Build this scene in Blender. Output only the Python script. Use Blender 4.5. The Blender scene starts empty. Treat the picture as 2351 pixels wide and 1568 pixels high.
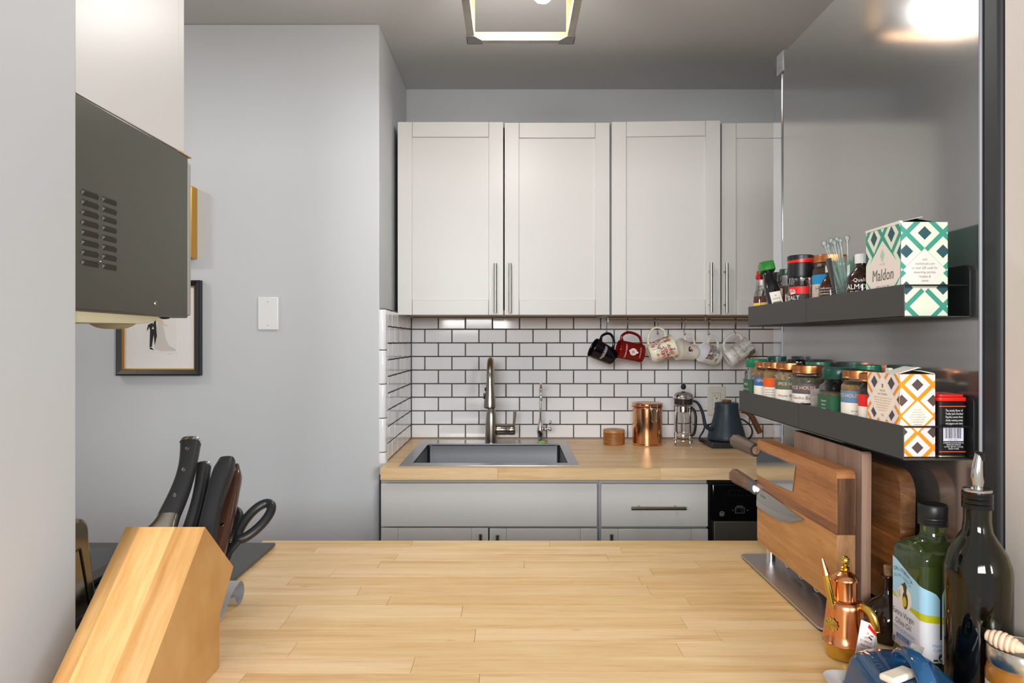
import bpy, bmesh, math, random
from mathutils import Vector, Matrix, Euler
random.seed(11)
R = math.radians
PI = math.pi
scene = bpy.context.scene
col = scene.collection

# ------------------------------------------------------------------ camera, world, lamps, exposure
CAM_Z = 1.333
FOC = 2351 * 24.0 / 36.0          # 24 mm lens on a 36 mm sensor, in pixels of the 2351 px wide frame
cam_d = bpy.data.cameras.new('camera')
cam_d.lens = 24.0
cam_d.sensor_width = 36.0
cam_d.clip_start = 0.02
cam = bpy.data.objects.new('camera', cam_d)
cam.location = (0, 0, CAM_Z)
cam.rotation_euler = (PI / 2, 0, 0)
col.objects.link(cam)
scene.camera = cam

world = bpy.data.worlds.new('room_ambient')
world.use_nodes = True
bg = world.node_tree.nodes['Background']
bg.inputs[0].default_value = (0.96, 0.98, 1.0, 1)
bg.inputs[1].default_value = 0.50
scene.world = world


def lamp(name, kind, loc, energy, color=(1, 1, 1), rot=(0, 0, 0), size=0.1, size_y=None):
    d = bpy.data.lights.new(name, kind)
    d.energy = energy
    d.color = color
    if kind == 'AREA':
        d.size = size
        if size_y:
            d.shape = 'RECTANGLE'
            d.size_y = size_y
    else:
        d.shadow_soft_size = size
    o = bpy.data.objects.new(name, d)
    o.location = loc
    o.rotation_euler = rot
    col.objects.link(o)
    return o


# two unseen fill panels added behind the camera for living-room daylight, the lamp of the hall to the left, the kitchen ceiling fixture
lamp('living_room_fill_light', 'AREA', (-1.0, -3.2, 2.0), 135, (0.98, 0.99, 1.0), (R(90), 0, 0), 2.0, 1.0)
lamp('living_room_fill_light', 'AREA', (2.3, -3.0, 2.0), 135, (0.98, 0.99, 1.0), (R(90), 0, R(32)), 2.0, 1.0)
lamp('hall_ceiling_light', 'POINT', (-2.15, 1.55, 2.33), 11, (1.0, 0.96, 0.92), size=0.07)
lamp('kitchen_bulb_light', 'POINT', (0.025, 1.80, 2.235), 8.5, (1.0, 0.985, 0.955), size=0.07)

scene.cycles.max_bounces = 28          # stacked glassware in front of the mirror-like fridge
scene.cycles.transmission_bounces = 28
scene.cycles.glossy_bounces = 8
scene.view_settings.view_transform = 'Standard'
scene.view_settings.look = 'None'
scene.view_settings.exposure = 0.40
scene.view_settings.gamma = 1.0
scene.view_settings.use_curve_mapping = False


# ------------------------------------------------------------------ small helpers
def W(px, py, y):
    """A point at distance y from the lens, seen at (px, py) of the 2351x1568 photograph."""
    return Vector(((px - 1175.5) * y / FOC, y, CAM_Z + (784 - py) * y / FOC))


def WX(px, y):
    return (px - 1175.5) * y / FOC


def WZ(py, y):
    return CAM_Z + (784 - py) * y / FOC


def lin(c):
    out = []
    for v in c[:3]:
        v = v / 255.0
        out.append(v / 12.92 if v <= 0.04045 else ((v + 0.055) / 1.055) ** 2.4)
    return (out[0], out[1], out[2], 1.0)


_mats = {}


def mat(name, c=(200, 200, 200), rough=0.5, metal=0.0, spec=0.5, noise=None, bump=None, trans=0.0, ior=1.45,
        coat=0.0, emit=None, alpha=1.0, stretch=(1, 1, 1), aniso=0.0, sheen=0.0, rough_noise=None):
    """Principled material; noise=(scale, second colour, amount), bump=(scale, strength), both procedural in object space."""
    if name in _mats:
        return _mats[name]
    m = bpy.data.materials.new(name)
    m.use_nodes = True
    nt = m.node_tree
    b = nt.nodes['Principled BSDF']
    b.inputs['Base Color'].default_value = lin(c)
    b.inputs['Roughness'].default_value = rough
    b.inputs['Metallic'].default_value = metal
    b.inputs['Specular IOR Level'].default_value = spec
    b.inputs['Transmission Weight'].default_value = trans
    b.inputs['IOR'].default_value = ior
    b.inputs['Coat Weight'].default_value = coat
    b.inputs['Coat Roughness'].default_value = 0.08
    b.inputs['Alpha'].default_value = alpha
    b.inputs['Anisotropic'].default_value = aniso
    if emit:
        b.inputs['Emission Color'].default_value = lin(emit[0])
        b.inputs['Emission Strength'].default_value = emit[1]
    if noise or bump or rough_noise:
        tc = nt.nodes.new('ShaderNodeTexCoord')
        mp = nt.nodes.new('ShaderNodeMapping')
        mp.inputs['Scale'].default_value = stretch
        nt.links.new(tc.outputs['Object'], mp.inputs['Vector'])
    if noise:
        n = nt.nodes.new('ShaderNodeTexNoise')
        n.inputs['Scale'].default_value = noise[0]
        n.inputs['Detail'].default_value = 6
        nt.links.new(mp.outputs[0], n.inputs['Vector'])
        rp = nt.nodes.new('ShaderNodeValToRGB')
        rp.color_ramp.elements[0].position = 0.5 - 0.5 / noise[2] * 0.5
        rp.color_ramp.elements[1].position = min(1.0, 0.5 + 0.5 / noise[2] * 0.5)
        rp.color_ramp.elements[0].color = lin(c)
        rp.color_ramp.elements[1].color = lin(noise[1])
        nt.links.new(n.outputs['Fac'], rp.inputs['Fac'])
        nt.links.new(rp.outputs['Color'], b.inputs['Base Color'])
    if rough_noise:
        n = nt.nodes.new('ShaderNodeTexNoise')
        n.inputs['Scale'].default_value = rough_noise[0]
        nt.links.new(mp.outputs[0], n.inputs['Vector'])
        r2 = nt.nodes.new('ShaderNodeMapRange')
        r2.inputs['To Min'].default_value = rough_noise[1]
        r2.inputs['To Max'].default_value = rough_noise[2]
        nt.links.new(n.outputs['Fac'], r2.inputs['Value'])
        nt.links.new(r2.outputs['Result'], b.inputs['Roughness'])
    if bump:
        n = nt.nodes.new('ShaderNodeTexNoise')
        n.inputs['Scale'].default_value = bump[0]
        n.inputs['Detail'].default_value = 4
        nt.links.new(mp.outputs[0], n.inputs['Vector'])
        bp = nt.nodes.new('ShaderNodeBump')
        bp.inputs['Strength'].default_value = bump[1]
        bp.inputs['Distance'].default_value = 0.002 if len(bump) < 3 else bump[2]
        nt.links.new(n.outputs['Fac'], bp.inputs['Height'])
        nt.links.new(bp.outputs['Normal'], b.inputs['Normal'])
    _mats[name] = m
    return m


def wood(name, c0, c1, c2, stretch, rough=0.45, scale=1.0, knots=False, vary=0.0, coat=0.0):
    """Grain: two stretched noises; every object gets its own offset and tone (Object Info random)."""
    if name in _mats:
        return _mats[name]
    m = bpy.data.materials.new(name)
    m.use_nodes = True
    nt = m.node_tree
    N, L = nt.nodes.new, nt.links.new
    b = nt.nodes['Principled BSDF']
    b.inputs['Roughness'].default_value = rough
    b.inputs['Coat Weight'].default_value = coat
    tc = N('ShaderNodeTexCoord')
    oi = N('ShaderNodeObjectInfo')
    sh = N('ShaderNodeVectorMath'); sh.operation = 'SCALE'
    cb = N('ShaderNodeCombineXYZ')
    for i in range(3):
        L(oi.outputs['Random'], cb.inputs[i])
    L(cb.outputs[0], sh.inputs[0]); sh.inputs['Scale'].default_value = 37.0
    ad = N('ShaderNodeVectorMath'); ad.operation = 'ADD'
    L(tc.outputs['Object'], ad.inputs[0]); L(sh.outputs[0], ad.inputs[1])
    mp = N('ShaderNodeMapping'); mp.inputs['Scale'].default_value = stretch
    L(ad.outputs[0], mp.inputs['Vector'])
    n1 = N('ShaderNodeTexNoise'); n1.inputs['Scale'].default_value = 1.0 * scale; n1.inputs['Detail'].default_value = 5; n1.inputs['Distortion'].default_value = 0.6
    n2 = N('ShaderNodeTexNoise'); n2.inputs['Scale'].default_value = 7.0 * scale; n2.inputs['Detail'].default_value = 3
    L(mp.outputs[0], n1.inputs['Vector']); L(mp.outputs[0], n2.inputs['Vector'])
    mx = N('ShaderNodeMath'); mx.operation = 'MULTIPLY_ADD'
    L(n2.outputs['Fac'], mx.inputs[0]); mx.inputs[1].default_value = 0.35
    ml = N('ShaderNodeMath'); ml.operation = 'MULTIPLY'; L(n1.outputs['Fac'], ml.inputs[0]); ml.inputs[1].default_value = 0.75
    L(ml.outputs[0], mx.inputs[2])
    rp = N('ShaderNodeValToRGB')
    e = rp.color_ramp.elements
    e[0].position, e[1].position = 0.36, 0.74
    e[0].color, e[1].color = lin(c0), lin(c2)
    k = e.new(0.54); k.color = lin(c1)
    L(mx.outputs[0], rp.inputs['Fac'])
    hs = N('ShaderNodeHueSaturation')
    L(rp.outputs['Color'], hs.inputs['Color'])
    mr = N('ShaderNodeMapRange'); L(oi.outputs['Random'], mr.inputs['Value'])
    mr.inputs['To Min'].default_value = 1.0 - vary; mr.inputs['To Max'].default_value = 1.0 + vary
    L(mr.outputs['Result'], hs.inputs['Value'])
    m2 = N('ShaderNodeMapRange'); L(oi.outputs['Random'], m2.inputs['Value'])
    m2.inputs['To Min'].default_value = 1.0 + vary * 1.2; m2.inputs['To Max'].default_value = 1.0 - vary * 1.2
    L(m2.outputs['Result'], hs.inputs['Saturation'])
    out = hs.outputs['Color']
    if knots:
        vo = N('ShaderNodeTexVoronoi'); vo.inputs['Scale'].default_value = 5.5
        mp2 = N('ShaderNodeMapping'); mp2.inputs['Scale'].default_value = (1.0, 2.2, 1.0)
        L(ad.outputs[0], mp2.inputs['Vector']); L(mp2.outputs[0], vo.inputs['Vector'])
        r3 = N('ShaderNodeMapRange'); L(vo.outputs['Distance'], r3.inputs['Value'])
        r3.inputs['From Min'].default_value = 0.02; r3.inputs['From Max'].default_value = 0.07
        r3.inputs['To Min'].default_value = 0.45; r3.inputs['To Max'].default_value = 0.0
        mm = N('ShaderNodeMix'); mm.data_type = 'RGBA'
        L(r3.outputs['Result'], mm.inputs[0]); L(out, mm.inputs[6]); mm.inputs[7].default_value = lin((172, 112, 58))
        out = mm.outputs[2]
    L(out, b.inputs['Base Color'])
    bp = N('ShaderNodeBump'); bp.inputs['Strength'].default_value = 0.12; bp.inputs['Distance'].default_value = 0.0006
    L(n2.outputs['Fac'], bp.inputs['Height']); L(bp.outputs[0], b.inputs['Normal'])
    _mats[name] = m
    return m


def tag(o, label=None, cat=None, group=None, kind=None):
    if label: o['label'] = label
    if cat: o['category'] = cat
    if group: o['group'] = group
    if kind: o['kind'] = kind
    return o


def thing(name, label, cat, loc=(0, 0, 0), rot=(0, 0, 0), group=None):
    o = bpy.data.objects.new(name, None)
    o.empty_display_size = 0.02
    col.objects.link(o)
    o.location = loc
    o.rotation_euler = rot
    return tag(o, label, cat, group)


def bevel_box(x0, x1, y0, y1, z0, z1, bev, seg=2):
    bm = bmesh.new()
    vs = [bm.verts.new(p) for p in ((x0, y0, z0), (x1, y0, z0), (x1, y1, z0), (x0, y1, z0), (x0, y0, z1), (x1, y0, z1), (x1, y1, z1), (x0, y1, z1))]
    for f in ((0, 3, 2, 1), (4, 5, 6, 7), (0, 1, 5, 4), (1, 2, 6, 5), (2, 3, 7, 6), (3, 0, 4, 7)):
        bm.faces.new([vs[i] for i in f])
    bmesh.ops.bevel(bm, geom=bm.edges[:], offset=bev, segments=seg, affect='EDGES', profile=0.5, clamp_overlap=True)
    bm.verts.index_update()
    v = [tuple(a.co) for a in bm.verts]
    f = [[a.index for a in p.verts] for p in bm.faces]
    bm.normal_update()
    flat = [max(abs(c) for c in p.normal) > 0.9999 for p in bm.faces]
    bm.free()
    return v, f, flat


class Geo:
    """Collects shapes into ONE mesh object."""
    def __init__(self):
        self.v, self.f, self.m, self.flat = [], [], [], []

    def add(self, v, f, mi=0, M=None, flat=None):
        self.flat += list(flat) if flat else [False] * len(f)
        o = len(self.v)
        if M is not None:
            v = [tuple(M @ Vector(p)) for p in v]
        self.v += [tuple(p) for p in v]
        self.f += [[i + o for i in p] for p in f]
        self.m += [mi] * len(f)
        return self

    def box(self, x0, x1, y0, y1, z0, z1, bev=0.0, seg=2, mi=0, M=None):
        if bev > 0:
            v, f, fl = bevel_box(x0, x1, y0, y1, z0, z1, bev, seg)
            return self.add(v, f, mi, M, fl)
        else:
            v = [(x0, y0, z0), (x1, y0, z0), (x1, y1, z0), (x0, y1, z0), (x0, y0, z1), (x1, y0, z1), (x1, y1, z1), (x0, y1, z1)]
            f = [(0, 3, 2, 1), (4, 5, 6, 7), (0, 1, 5, 4), (1, 2, 6, 5), (2, 3, 7, 6), (3, 0, 4, 7)]
        return self.add(v, f, mi, M)

    def lathe(self, prof, n=32, c=(0, 0, 0), mi=0, M=None, ax=1.0, ay=1.0):
        """prof: (radius, height) points; radius 0 closes the end."""
        v, f, rings = [], [], []
        for r, z in prof:
            if r < 1e-7:
                rings.append([len(v)]); v.append((c[0], c[1], c[2] + z))
            else:
                rings.append(list(range(len(v), len(v) + n)))
                for k in range(n):
                    a = 2 * PI * k / n
                    v.append((c[0] + r * ax * math.cos(a), c[1] + r * ay * math.sin(a), c[2] + z))
        for a, b in zip(rings, rings[1:]):
            if len(a) == 1 and len(b) == 1:
                continue
            for k in range(n):
                k2 = (k + 1) % n
                if len(a) == 1:
                    f.append((a[0], b[k2], b[k]))
                elif len(b) == 1:
                    f.append((a[k], a[k2], b[0]))
                else:
                    f.append((a[k], a[k2], b[k2], b[k]))
        return self.add(v, f, mi, M)

    def sq_lathe(self, prof, n=40, c=(0, 0, 0), mi=0, M=None, p=5.0, ax=1.0, ay=1.0):
        """Like lathe, but each ring a rounded square; prof: (half size, height, squareness 0..1)."""
        v, f, rings = [], [], []
        for r, z, s in prof:
            if r < 1e-7:
                rings.append([len(v)]); v.append((c[0], c[1], c[2] + z)); continue
            rings.append(list(range(len(v), len(v) + n)))
            for k in range(n):
                a = 2 * PI * (k + 0.5) / n
                ca, sa = math.cos(a), math.sin(a)
                q = 1.0 / ((abs(ca) ** p + abs(sa) ** p) ** (1.0 / p))
                rr = r * (q * s + 1.0 * (1 - s))
                v.append((c[0] + rr * ax * ca, c[1] + rr * ay * sa, c[2] + z))
        for a, b in zip(rings, rings[1:]):
            for k in range(n):
                k2 = (k + 1) % n
                if len(a) == 1 and len(b) == 1: break
                if len(a) == 1: f.append((a[0], b[k2], b[k]))
                elif len(b) == 1: f.append((a[k], a[k2], b[0]))
                else: f.append((a[k], a[k2], b[k2], b[k]))
        return self.add(v, f, mi, M)

    def tube(self, path, r, n=10, closed=False, mi=0, M=None, flat=1.0, up=None):
        """A round (or flattened) bar along a path; r a number or one per point."""
        P = [Vector(p) for p in path]
        k = len(P)
        rs = r if isinstance(r, (list, tuple)) else [r] * k
        T = []
        for i in range(k):
            a = P[(i - 1) % k] if closed or i > 0 else P[0]
            b = P[(i + 1) % k] if closed or i < k - 1 else P[-1]
            d = b - a
            T.append(d.normalized() if d.length > 1e-9 else Vector((0, 0, 1)))
        u = Vector(up) if up else (Vector((0, 0, 1)) if abs(T[0].z) < 0.9 else Vector((1, 0, 0)))
        v, f, rings = [], [], []
        for i in range(k):
            u = (u - T[i] * u.dot(T[i]))
            u = u.normalized() if u.length > 1e-6 else T[i].orthogonal().normalized()
            w = T[i].cross(u)
            rings.append(list(range(len(v), len(v) + n)))
            for j in range(n):
                a = 2 * PI * j / n
                v.append(tuple(P[i] + u * math.cos(a) * rs[i] * flat + w * math.sin(a) * rs[i]))
        for i in range(k if closed else k - 1):
            A, B = rings[i], rings[(i + 1) % k]
            for j in range(n):
                f.append((A[j], A[(j + 1) % n], B[(j + 1) % n], B[j]))
        if not closed:
            f.append(tuple(reversed(rings[0]))); f.append(tuple(rings[-1]))
        return self.add(v, f, mi, M)

    def prism(self, poly, h0, h1, mi=0, M=None, axes='xyz', bev=0.0):
        """Extrude a 2D outline; axes 'yzx' puts the outline in (y, z) and extrudes along x."""
        bm = bmesh.new()
        def put(a, b, h):
            d = dict(zip(axes, (a, b, h)))
            return (d['x'], d['y'], d['z'])
        lo = [bm.verts.new(put(a, b, h0)) for a, b in poly]
        hi = [bm.verts.new(put(a, b, h1)) for a, b in poly]
        n = len(poly)
        bm.faces.new(lo[::-1]); bm.faces.new(hi)
        for i in range(n):
            bm.faces.new((lo[i], lo[(i + 1) % n], hi[(i + 1) % n], hi[i]))
        bmesh.ops.recalc_face_normals(bm, faces=bm.faces[:])
        if bev > 0:
            bmesh.ops.bevel(bm, geom=[e for e in bm.edges if e.calc_face_angle(0) > 0.5], offset=bev, segments=2, affect='EDGES', profile=0.5, clamp_overlap=True)
        bm.verts.index_update()
        bm.normal_update()
        big = max(p.calc_area() for p in bm.faces)
        v = [tuple(a.co) for a in bm.verts]
        f = [[a.index for a in p.verts] for p in bm.faces]
        fl = [len(p.verts) > 6 or p.calc_area() > 0.3 * big for p in bm.faces]
        bm.free()
        return self.add(v, f, mi, M, fl)

    def mesh(self, name, mats, angle=38):
        me = bpy.data.meshes.new(name)
        me.from_pydata(self.v, [], self.f)
        me.update()
        for m in (mats if isinstance(mats, (list, tuple)) else [mats]):
            me.materials.append(m)
        me.polygons.foreach_set('material_index', self.m)
        me.polygons.foreach_set('use_smooth', [True] * len(self.f))
        bm = bmesh.new(); bm.from_mesh(me)
        bmesh.ops.recalc_face_normals(bm, faces=bm.faces[:])
        bm.to_mesh(me); bm.free()
        me.set_sharp_from_angle(angle=R(angle))
        me.polygons.foreach_set('use_smooth', [not q for q in self.flat])
        me.update()
        return me

    def build(self, name, mats, parent=None, loc=None, rot=None, label=None, angle=38):
        o = bpy.data.objects.new(name, self.mesh(name, mats, angle))
        col.objects.link(o)
        if parent: o.parent = parent
        if loc: o.location = loc
        if rot: o.rotation_euler = rot
        if label: o['label'] = label
        return o


def copy_tree(o, parent=None):
    c = o.copy()
    col.objects.link(c)
    if parent: c.parent = parent
    for ch in list(o.children):
        copy_tree(ch, c)
    return c


def rings(rad, pts, n=40):
    return [(rad * math.cos(2 * PI * k / n), rad * math.sin(2 * PI * k / n)) for k in range(n)]


def rrect(x0, x1, y0, y1, r, n=6):
    out = []
    for cx, cy, a0 in ((x1 - r, y1 - r, 0), (x0 + r, y1 - r, 90), (x0 + r, y0 + r, 180), (x1 - r, y0 + r, 270)):
        for k in range(n + 1):
            a = R(a0 + 90 * k / n)
            out.append((cx + r * math.cos(a), cy + r * math.sin(a)))
    return out


def arc(cx, cy, r, a0, a1, n=12, ry=None):
    ry = ry or r
    return [(cx + r * math.cos(R(a0 + (a1 - a0) * k / n)), cy + ry * math.sin(R(a0 + (a1 - a0) * k / n))) for k in range(n + 1)]


def smooth_path(pts, n=6):
    """Catmull-Rom through points."""
    P = [Vector(p) for p in pts]
    out = []
    for i in range(len(P) - 1):
        p0, p1, p2, p3 = P[max(i - 1, 0)], P[i], P[i + 1], P[min(i + 2, len(P) - 1)]
        for k in range(n):
            t = k / n
            out.append(0.5 * ((2 * p1) + (p2 - p0) * t + (2 * p0 - 5 * p1 + 4 * p2 - p3) * t * t + (3 * p1 - p0 - 3 * p2 + p3) * t ** 3))
    out.append(P[-1])
    return out


# ------------------------------------------------------------------ flat print: words and patterns laid on real surfaces
_txt = {}


def text_tris(s):
    """Triangles of a word set 1 unit high, starting at x = 0, baseline y = 0; and its width."""
    if s in _txt:
        return _txt[s]
    cu = bpy.data.curves.new('lettering', 'FONT')
    cu.body = s
    cu.size = 1.0
    cu.resolution_u = 2
    o = bpy.data.objects.new('lettering_source', cu)
    col.objects.link(o)
    dg = bpy.context.evaluated_depsgraph_get()
    me = bpy.data.meshes.new_from_object(o.evaluated_get(dg))
    me.calc_loop_triangles()
    vs = [(v.co.x, v.co.y) for v in me.vertices]
    tr = [[vs[i] for i in t.vertices] for t in me.loop_triangles]
    w = max((p[0] for p in vs), default=0.0)
    bpy.data.objects.remove(o); bpy.data.curves.remove(cu); bpy.data.meshes.remove(me)
    _txt[s] = (tr, w)
    return _txt[s]


def clip_half(poly, ax, lim, keep_less):
    out = []
    n = len(poly)
    for i in range(n):
        a, b = poly[i], poly[(i + 1) % n]
        ia = a[ax] <= lim if keep_less else a[ax] >= lim
        ib = b[ax] <= lim if keep_less else b[ax] >= lim
        if ia: out.append(a)
        if ia != ib:
            t = (lim - a[ax]) / (b[ax] - a[ax])
            out.append((a[0] + (b[0] - a[0]) * t, a[1] + (b[1] - a[1]) * t))
    return out


class Print:
    """Coloured polygons in (u, v) metres, clipped to a rectangle and laid on a surface by fn(u, v, height)."""
    def __init__(self, u0=-9, u1=9, v0=-9, v1=9):
        self.rect = (u0, u1, v0, v1)
        self.items, self.mats, self.layer = [], [], 0

    def mi(self, m):
        if m not in self.mats: self.mats.append(m)
        return self.mats.index(m)

    def poly(self, pts, m, up=True):
        if up: self.layer += 1
        self.items.append((list(pts), self.mi(m), self.layer))
        return self

    def rectangle(self, a, b, c, d, m, up=True):
        return self.poly([(a, c), (b, c), (b, d), (a, d)], m, up)

    def diamond(self, u, v, hu, hv, m, up=True):
        return self.poly([(u - hu, v), (u, v - hv), (u + hu, v), (u, v + hv)], m, up)

    def disc(self, u, v, r, m, n=20, ry=None):
        ry = ry or r
        return self.poly([(u + r * math.cos(2 * PI * k / n), v + ry * math.sin(2 * PI * k / n)) for k in range(n)], m)

    def line(self, pts, w, m):
        self.layer += 1
        for a, b in zip(pts, pts[1:]):
            dx, dy = b[0] - a[0], b[1] - a[1]
            L = math.hypot(dx, dy) or 1
            nx, ny = -dy / L * w / 2, dx / L * w / 2
            self.items.append(([(a[0] + nx, a[1] + ny), (a[0] - nx, a[1] - ny), (b[0] - nx, b[1] - ny), (b[0] + nx, b[1] + ny)], self.mi(m), self.layer))
        return self

    def ring(self, u, v, r, w, m, n=24):
        return self.line([(u + r * math.cos(2 * PI * k / n), v + r * math.sin(2 * PI * k / n)) for k in range(n + 1)], w, m)

    def text(self, s, u, v, h, m, align='c', sx=1.0, rot=0.0, shear=0.0, width=None):
        tr, w = text_tris(s)
        if width: sx = width / (w * h)
        self.layer += 1
        off = {'c': -w / 2, 'l': 0, 'r': -w}[align]
        ca, sa = math.cos(rot), math.sin(rot)
        for t in tr:
            pts = []
            for x, y in t:
                a, b = (x + off + shear * y) * h * sx, y * h
                pts.append((u + a * ca - b * sa, v + a * sa + b * ca))
            self.items.append((pts, self.mi(m), self.layer))
        return self

    def arc_text(self, s, u, v, r, h, m, a_mid, step, inward=False):
        """Letters around a circle; a_mid the angle (degrees) of the middle, step degrees per letter."""
        n = len(s)
        for i, ch in enumerate(s):
            if ch == ' ': continue
            k = i - (n - 1) / 2
            a = R(a_mid - k * step) if not inward else R(a_mid + k * step)
            rot = a - PI / 2 if not inward else a + PI / 2
            self.text(ch, u + r * math.cos(a), v + r * math.sin(a), h, m, 'c', 1.0, rot)
            self.layer -= 1
        self.layer += 1
        return self

    def build(self, name, fn, parent=None, step=None, eps=0.00004, label=None, vstep=None):
        g = Geo()
        u0, u1, v0, v1 = self.rect
        for pts, mi, ly in self.items:
            p = pts
            for ax, lim, less in ((0, u0, False), (0, u1, True), (1, v0, False), (1, v1, True)):
                if len(p) >= 3: p = clip_half(p, ax, lim, less)
            if len(p) < 3: continue
            parts = [p]
            if step:
                lo, hi = min(a[0] for a in p), max(a[0] for a in p)
                if hi - lo > step:
                    parts = []
                    k = math.floor(lo / step)
                    while k * step < hi:
                        q = clip_half(clip_half(p, 0, k * step, False), 0, (k + 1) * step, True) if True else p
                        if len(q) >= 3: parts.append(q)
                        k += 1
            if vstep:
                for ps in [parts]:
                    parts = []
                    for q in ps:
                        lo, hi = min(a[1] for a in q), max(a[1] for a in q)
                        if hi - lo <= vstep:
                            parts.append(q); continue
                        k = math.floor(lo / vstep)
                        while k * vstep < hi:
                            q2 = clip_half(clip_half(q, 1, k * vstep, False), 1, (k + 1) * vstep, True)
                            if len(q2) >= 3: parts.append(q2)
                            k += 1
            for q in parts:
                g.add([fn(a, b, ly * eps) for a, b in q], [list(range(len(q)))], mi)
        if not g.f: return None
        me = bpy.data.meshes.new(name)
        me.from_pydata(g.v, [], g.f)
        for m in self.mats: me.materials.append(m)
        me.polygons.foreach_set('material_index', g.m)
        me.update()
        o = bpy.data.objects.new(name, me)
        col.objects.link(o)
        if parent: o.parent = parent
        if label: o['label'] = label
        return o


def on_cyl(rad, z0=0.0, ang0=0.0, cx=0.0, cy=0.0):
    """Label map round a vertical cylinder; angle 0 faces -Y. rad a number or a function of v."""
    rf = rad if callable(rad) else (lambda v: rad)
    r0 = rf(0)
    def fn(u, v, h):
        a = ang0 + u / r0
        r = rf(v) + h
        return (cx + r * math.sin(a), cy - r * math.cos(a), z0 + v)
    return fn


def on_front(y, x0=0.0, z0=0.0):
    return lambda u, v, h: (x0 + u, y - h, z0 + v)


def on_left(x, y0=0.0, z0=0.0):
    """A face looking to -X; u runs towards the viewer (-Y)."""
    return lambda u, v, h: (x - h, y0 - u, z0 + v)


# ------------------------------------------------------------------ materials
WALL = mat('wall_paint_grey', (205, 207, 209), 0.55, bump=(260, 0.10, 0.0008))
WALL_IN = mat('wall_paint_white', (193, 194, 195), 0.5, bump=(240, 0.12, 0.0008))
CEIL = mat('ceiling_paint', (210, 209, 207), 0.8, bump=(180, 0.12, 0.001))
FLOOR = wood('floor_oak', (120, 84, 52), (150, 108, 70), (172, 130, 90), (3, 30, 30), 0.4)
TILE = mat('white_glazed_tile', (243, 243, 245), 0.07, spec=0.5)
GROUT = mat('dark_grout', (84, 80, 76), 0.9, noise=(40, (104, 99, 94), 1.5))
CAB = mat('cabinet_paint', (214, 211, 207), 0.34, bump=(90, 0.02))
CAB_IN = mat('cabinet_carcass_paint', (168, 169, 172), 0.45)
PLY = wood('plywood_underside', (196, 150, 92), (214, 170, 112), (226, 188, 132), (3, 40, 40), 0.5)
STEEL = mat('brushed_steel', (176, 174, 170), 0.28, 1.0, bump=(60, 0.05), stretch=(1, 1, 24))
STEEL_SINK = mat('sink_steel', (170, 172, 176), 0.30, 1.0, bump=(50, 0.06), stretch=(20, 1, 1))
CHROME = mat('chrome', (222, 222, 224), 0.06, 1.0)
NICKEL = mat('brushed_nickel', (172, 166, 156), 0.24, 1.0)
BLACK = mat('black_plastic', (26, 26, 27), 0.38)
BLACK_GLOSS = mat('black_gloss', (12, 12, 13), 0.12)
SHELF = mat('charcoal_powder_coat', (66, 65, 63), 0.55, bump=(900, 0.10, 0.0004))
SHELF_IN = mat('black_powder_coat', (24, 24, 25), 0.5)
FRIDGE = mat('fridge_side_grey', (172, 171, 170), 0.11, 0.85, bump=(2.2, 0.006, 0.01))
FRIDGE_DOOR = mat('fridge_door_edge_steel', (196, 198, 202), 0.05, 1.0, bump=(5, 0.03, 0.004), stretch=(1, 1, 0.6))
FRIDGE_DK = mat('fridge_dark_trim', (58, 58, 60), 0.5, 0.3)
WALL_WARM = mat('wall_paint_warm', (222, 210, 200), 0.5, bump=(240, 0.12, 0.0008))
BLOCK = wood('butcher_block', (216, 170, 108), (235, 196, 140), (243, 212, 162), (2.6, 34, 34), 0.36, 1.0, True, 0.06)
BLOCK_BACK = wood('butcher_block_sink_side', (218, 174, 118), (234, 198, 148), (243, 214, 170), (2.6, 34, 34), 0.4, 1.0, False, 0.05)
KBLOCK = wood('knife_block_wood', (172, 122, 66), (190, 144, 88), (204, 164, 112), (30, 3.0, 3.0), 0.42, 1.0, False, 0.02)
ACACIA = wood('acacia_wood', (128, 74, 34), (166, 104, 52), (196, 134, 74), (40, 4, 60), 0.42, 1.0, False, 0.16)
ACACIA_END = wood('acacia_dark', (58, 36, 24), (84, 54, 34), (120, 82, 52), (40, 40, 3), 0.45, 1.0, False, 0.08)
WALNUT = wood('walnut_pale', (132, 98, 78), (156, 122, 102), (172, 140, 120), (60, 30, 2.0), 0.55, 1.0, False, 0.02)
WALNUT_DK = mat('walnut_dark_edge', (62, 47, 38), 0.6, noise=(60, (44, 34, 28), 1.5), stretch=(1, 0.1, 1))
WOOD_HANDLE = wood('rosewood_handle', (70, 54, 44), (98, 78, 64), (124, 102, 86), (30, 3, 30), 0.45)
WOOD_HANDLE2 = wood('chestnut_handle', (96, 66, 46), (132, 96, 70), (156, 120, 92), (34, 4, 34), 0.5)
TEAK = wood('teak_box', (118, 70, 32), (152, 96, 46), (180, 122, 66), (14, 14, 26), 0.4)
COPPER = mat('copper', (226, 150, 100), 0.2, 1.0, bump=(20, 0.02))
COPPER_BR = mat('copper_brushed', (230, 172, 128), 0.13, 1.0, bump=(60, 0.03), stretch=(30, 30, 0.5))
COPPER_LID = mat('copper_lid', (200, 128, 78), 0.3, 1.0)
BRASS = mat('brass', (214, 176, 84), 0.16, 1.0)
GLASS = mat('clear_glass', (255, 255, 255), 0.0, trans=1.0, ior=1.35)
GLASS_GREEN = mat('pale_green_glass', (251, 254, 252), 0.0, trans=1.0, ior=1.18)


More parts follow.
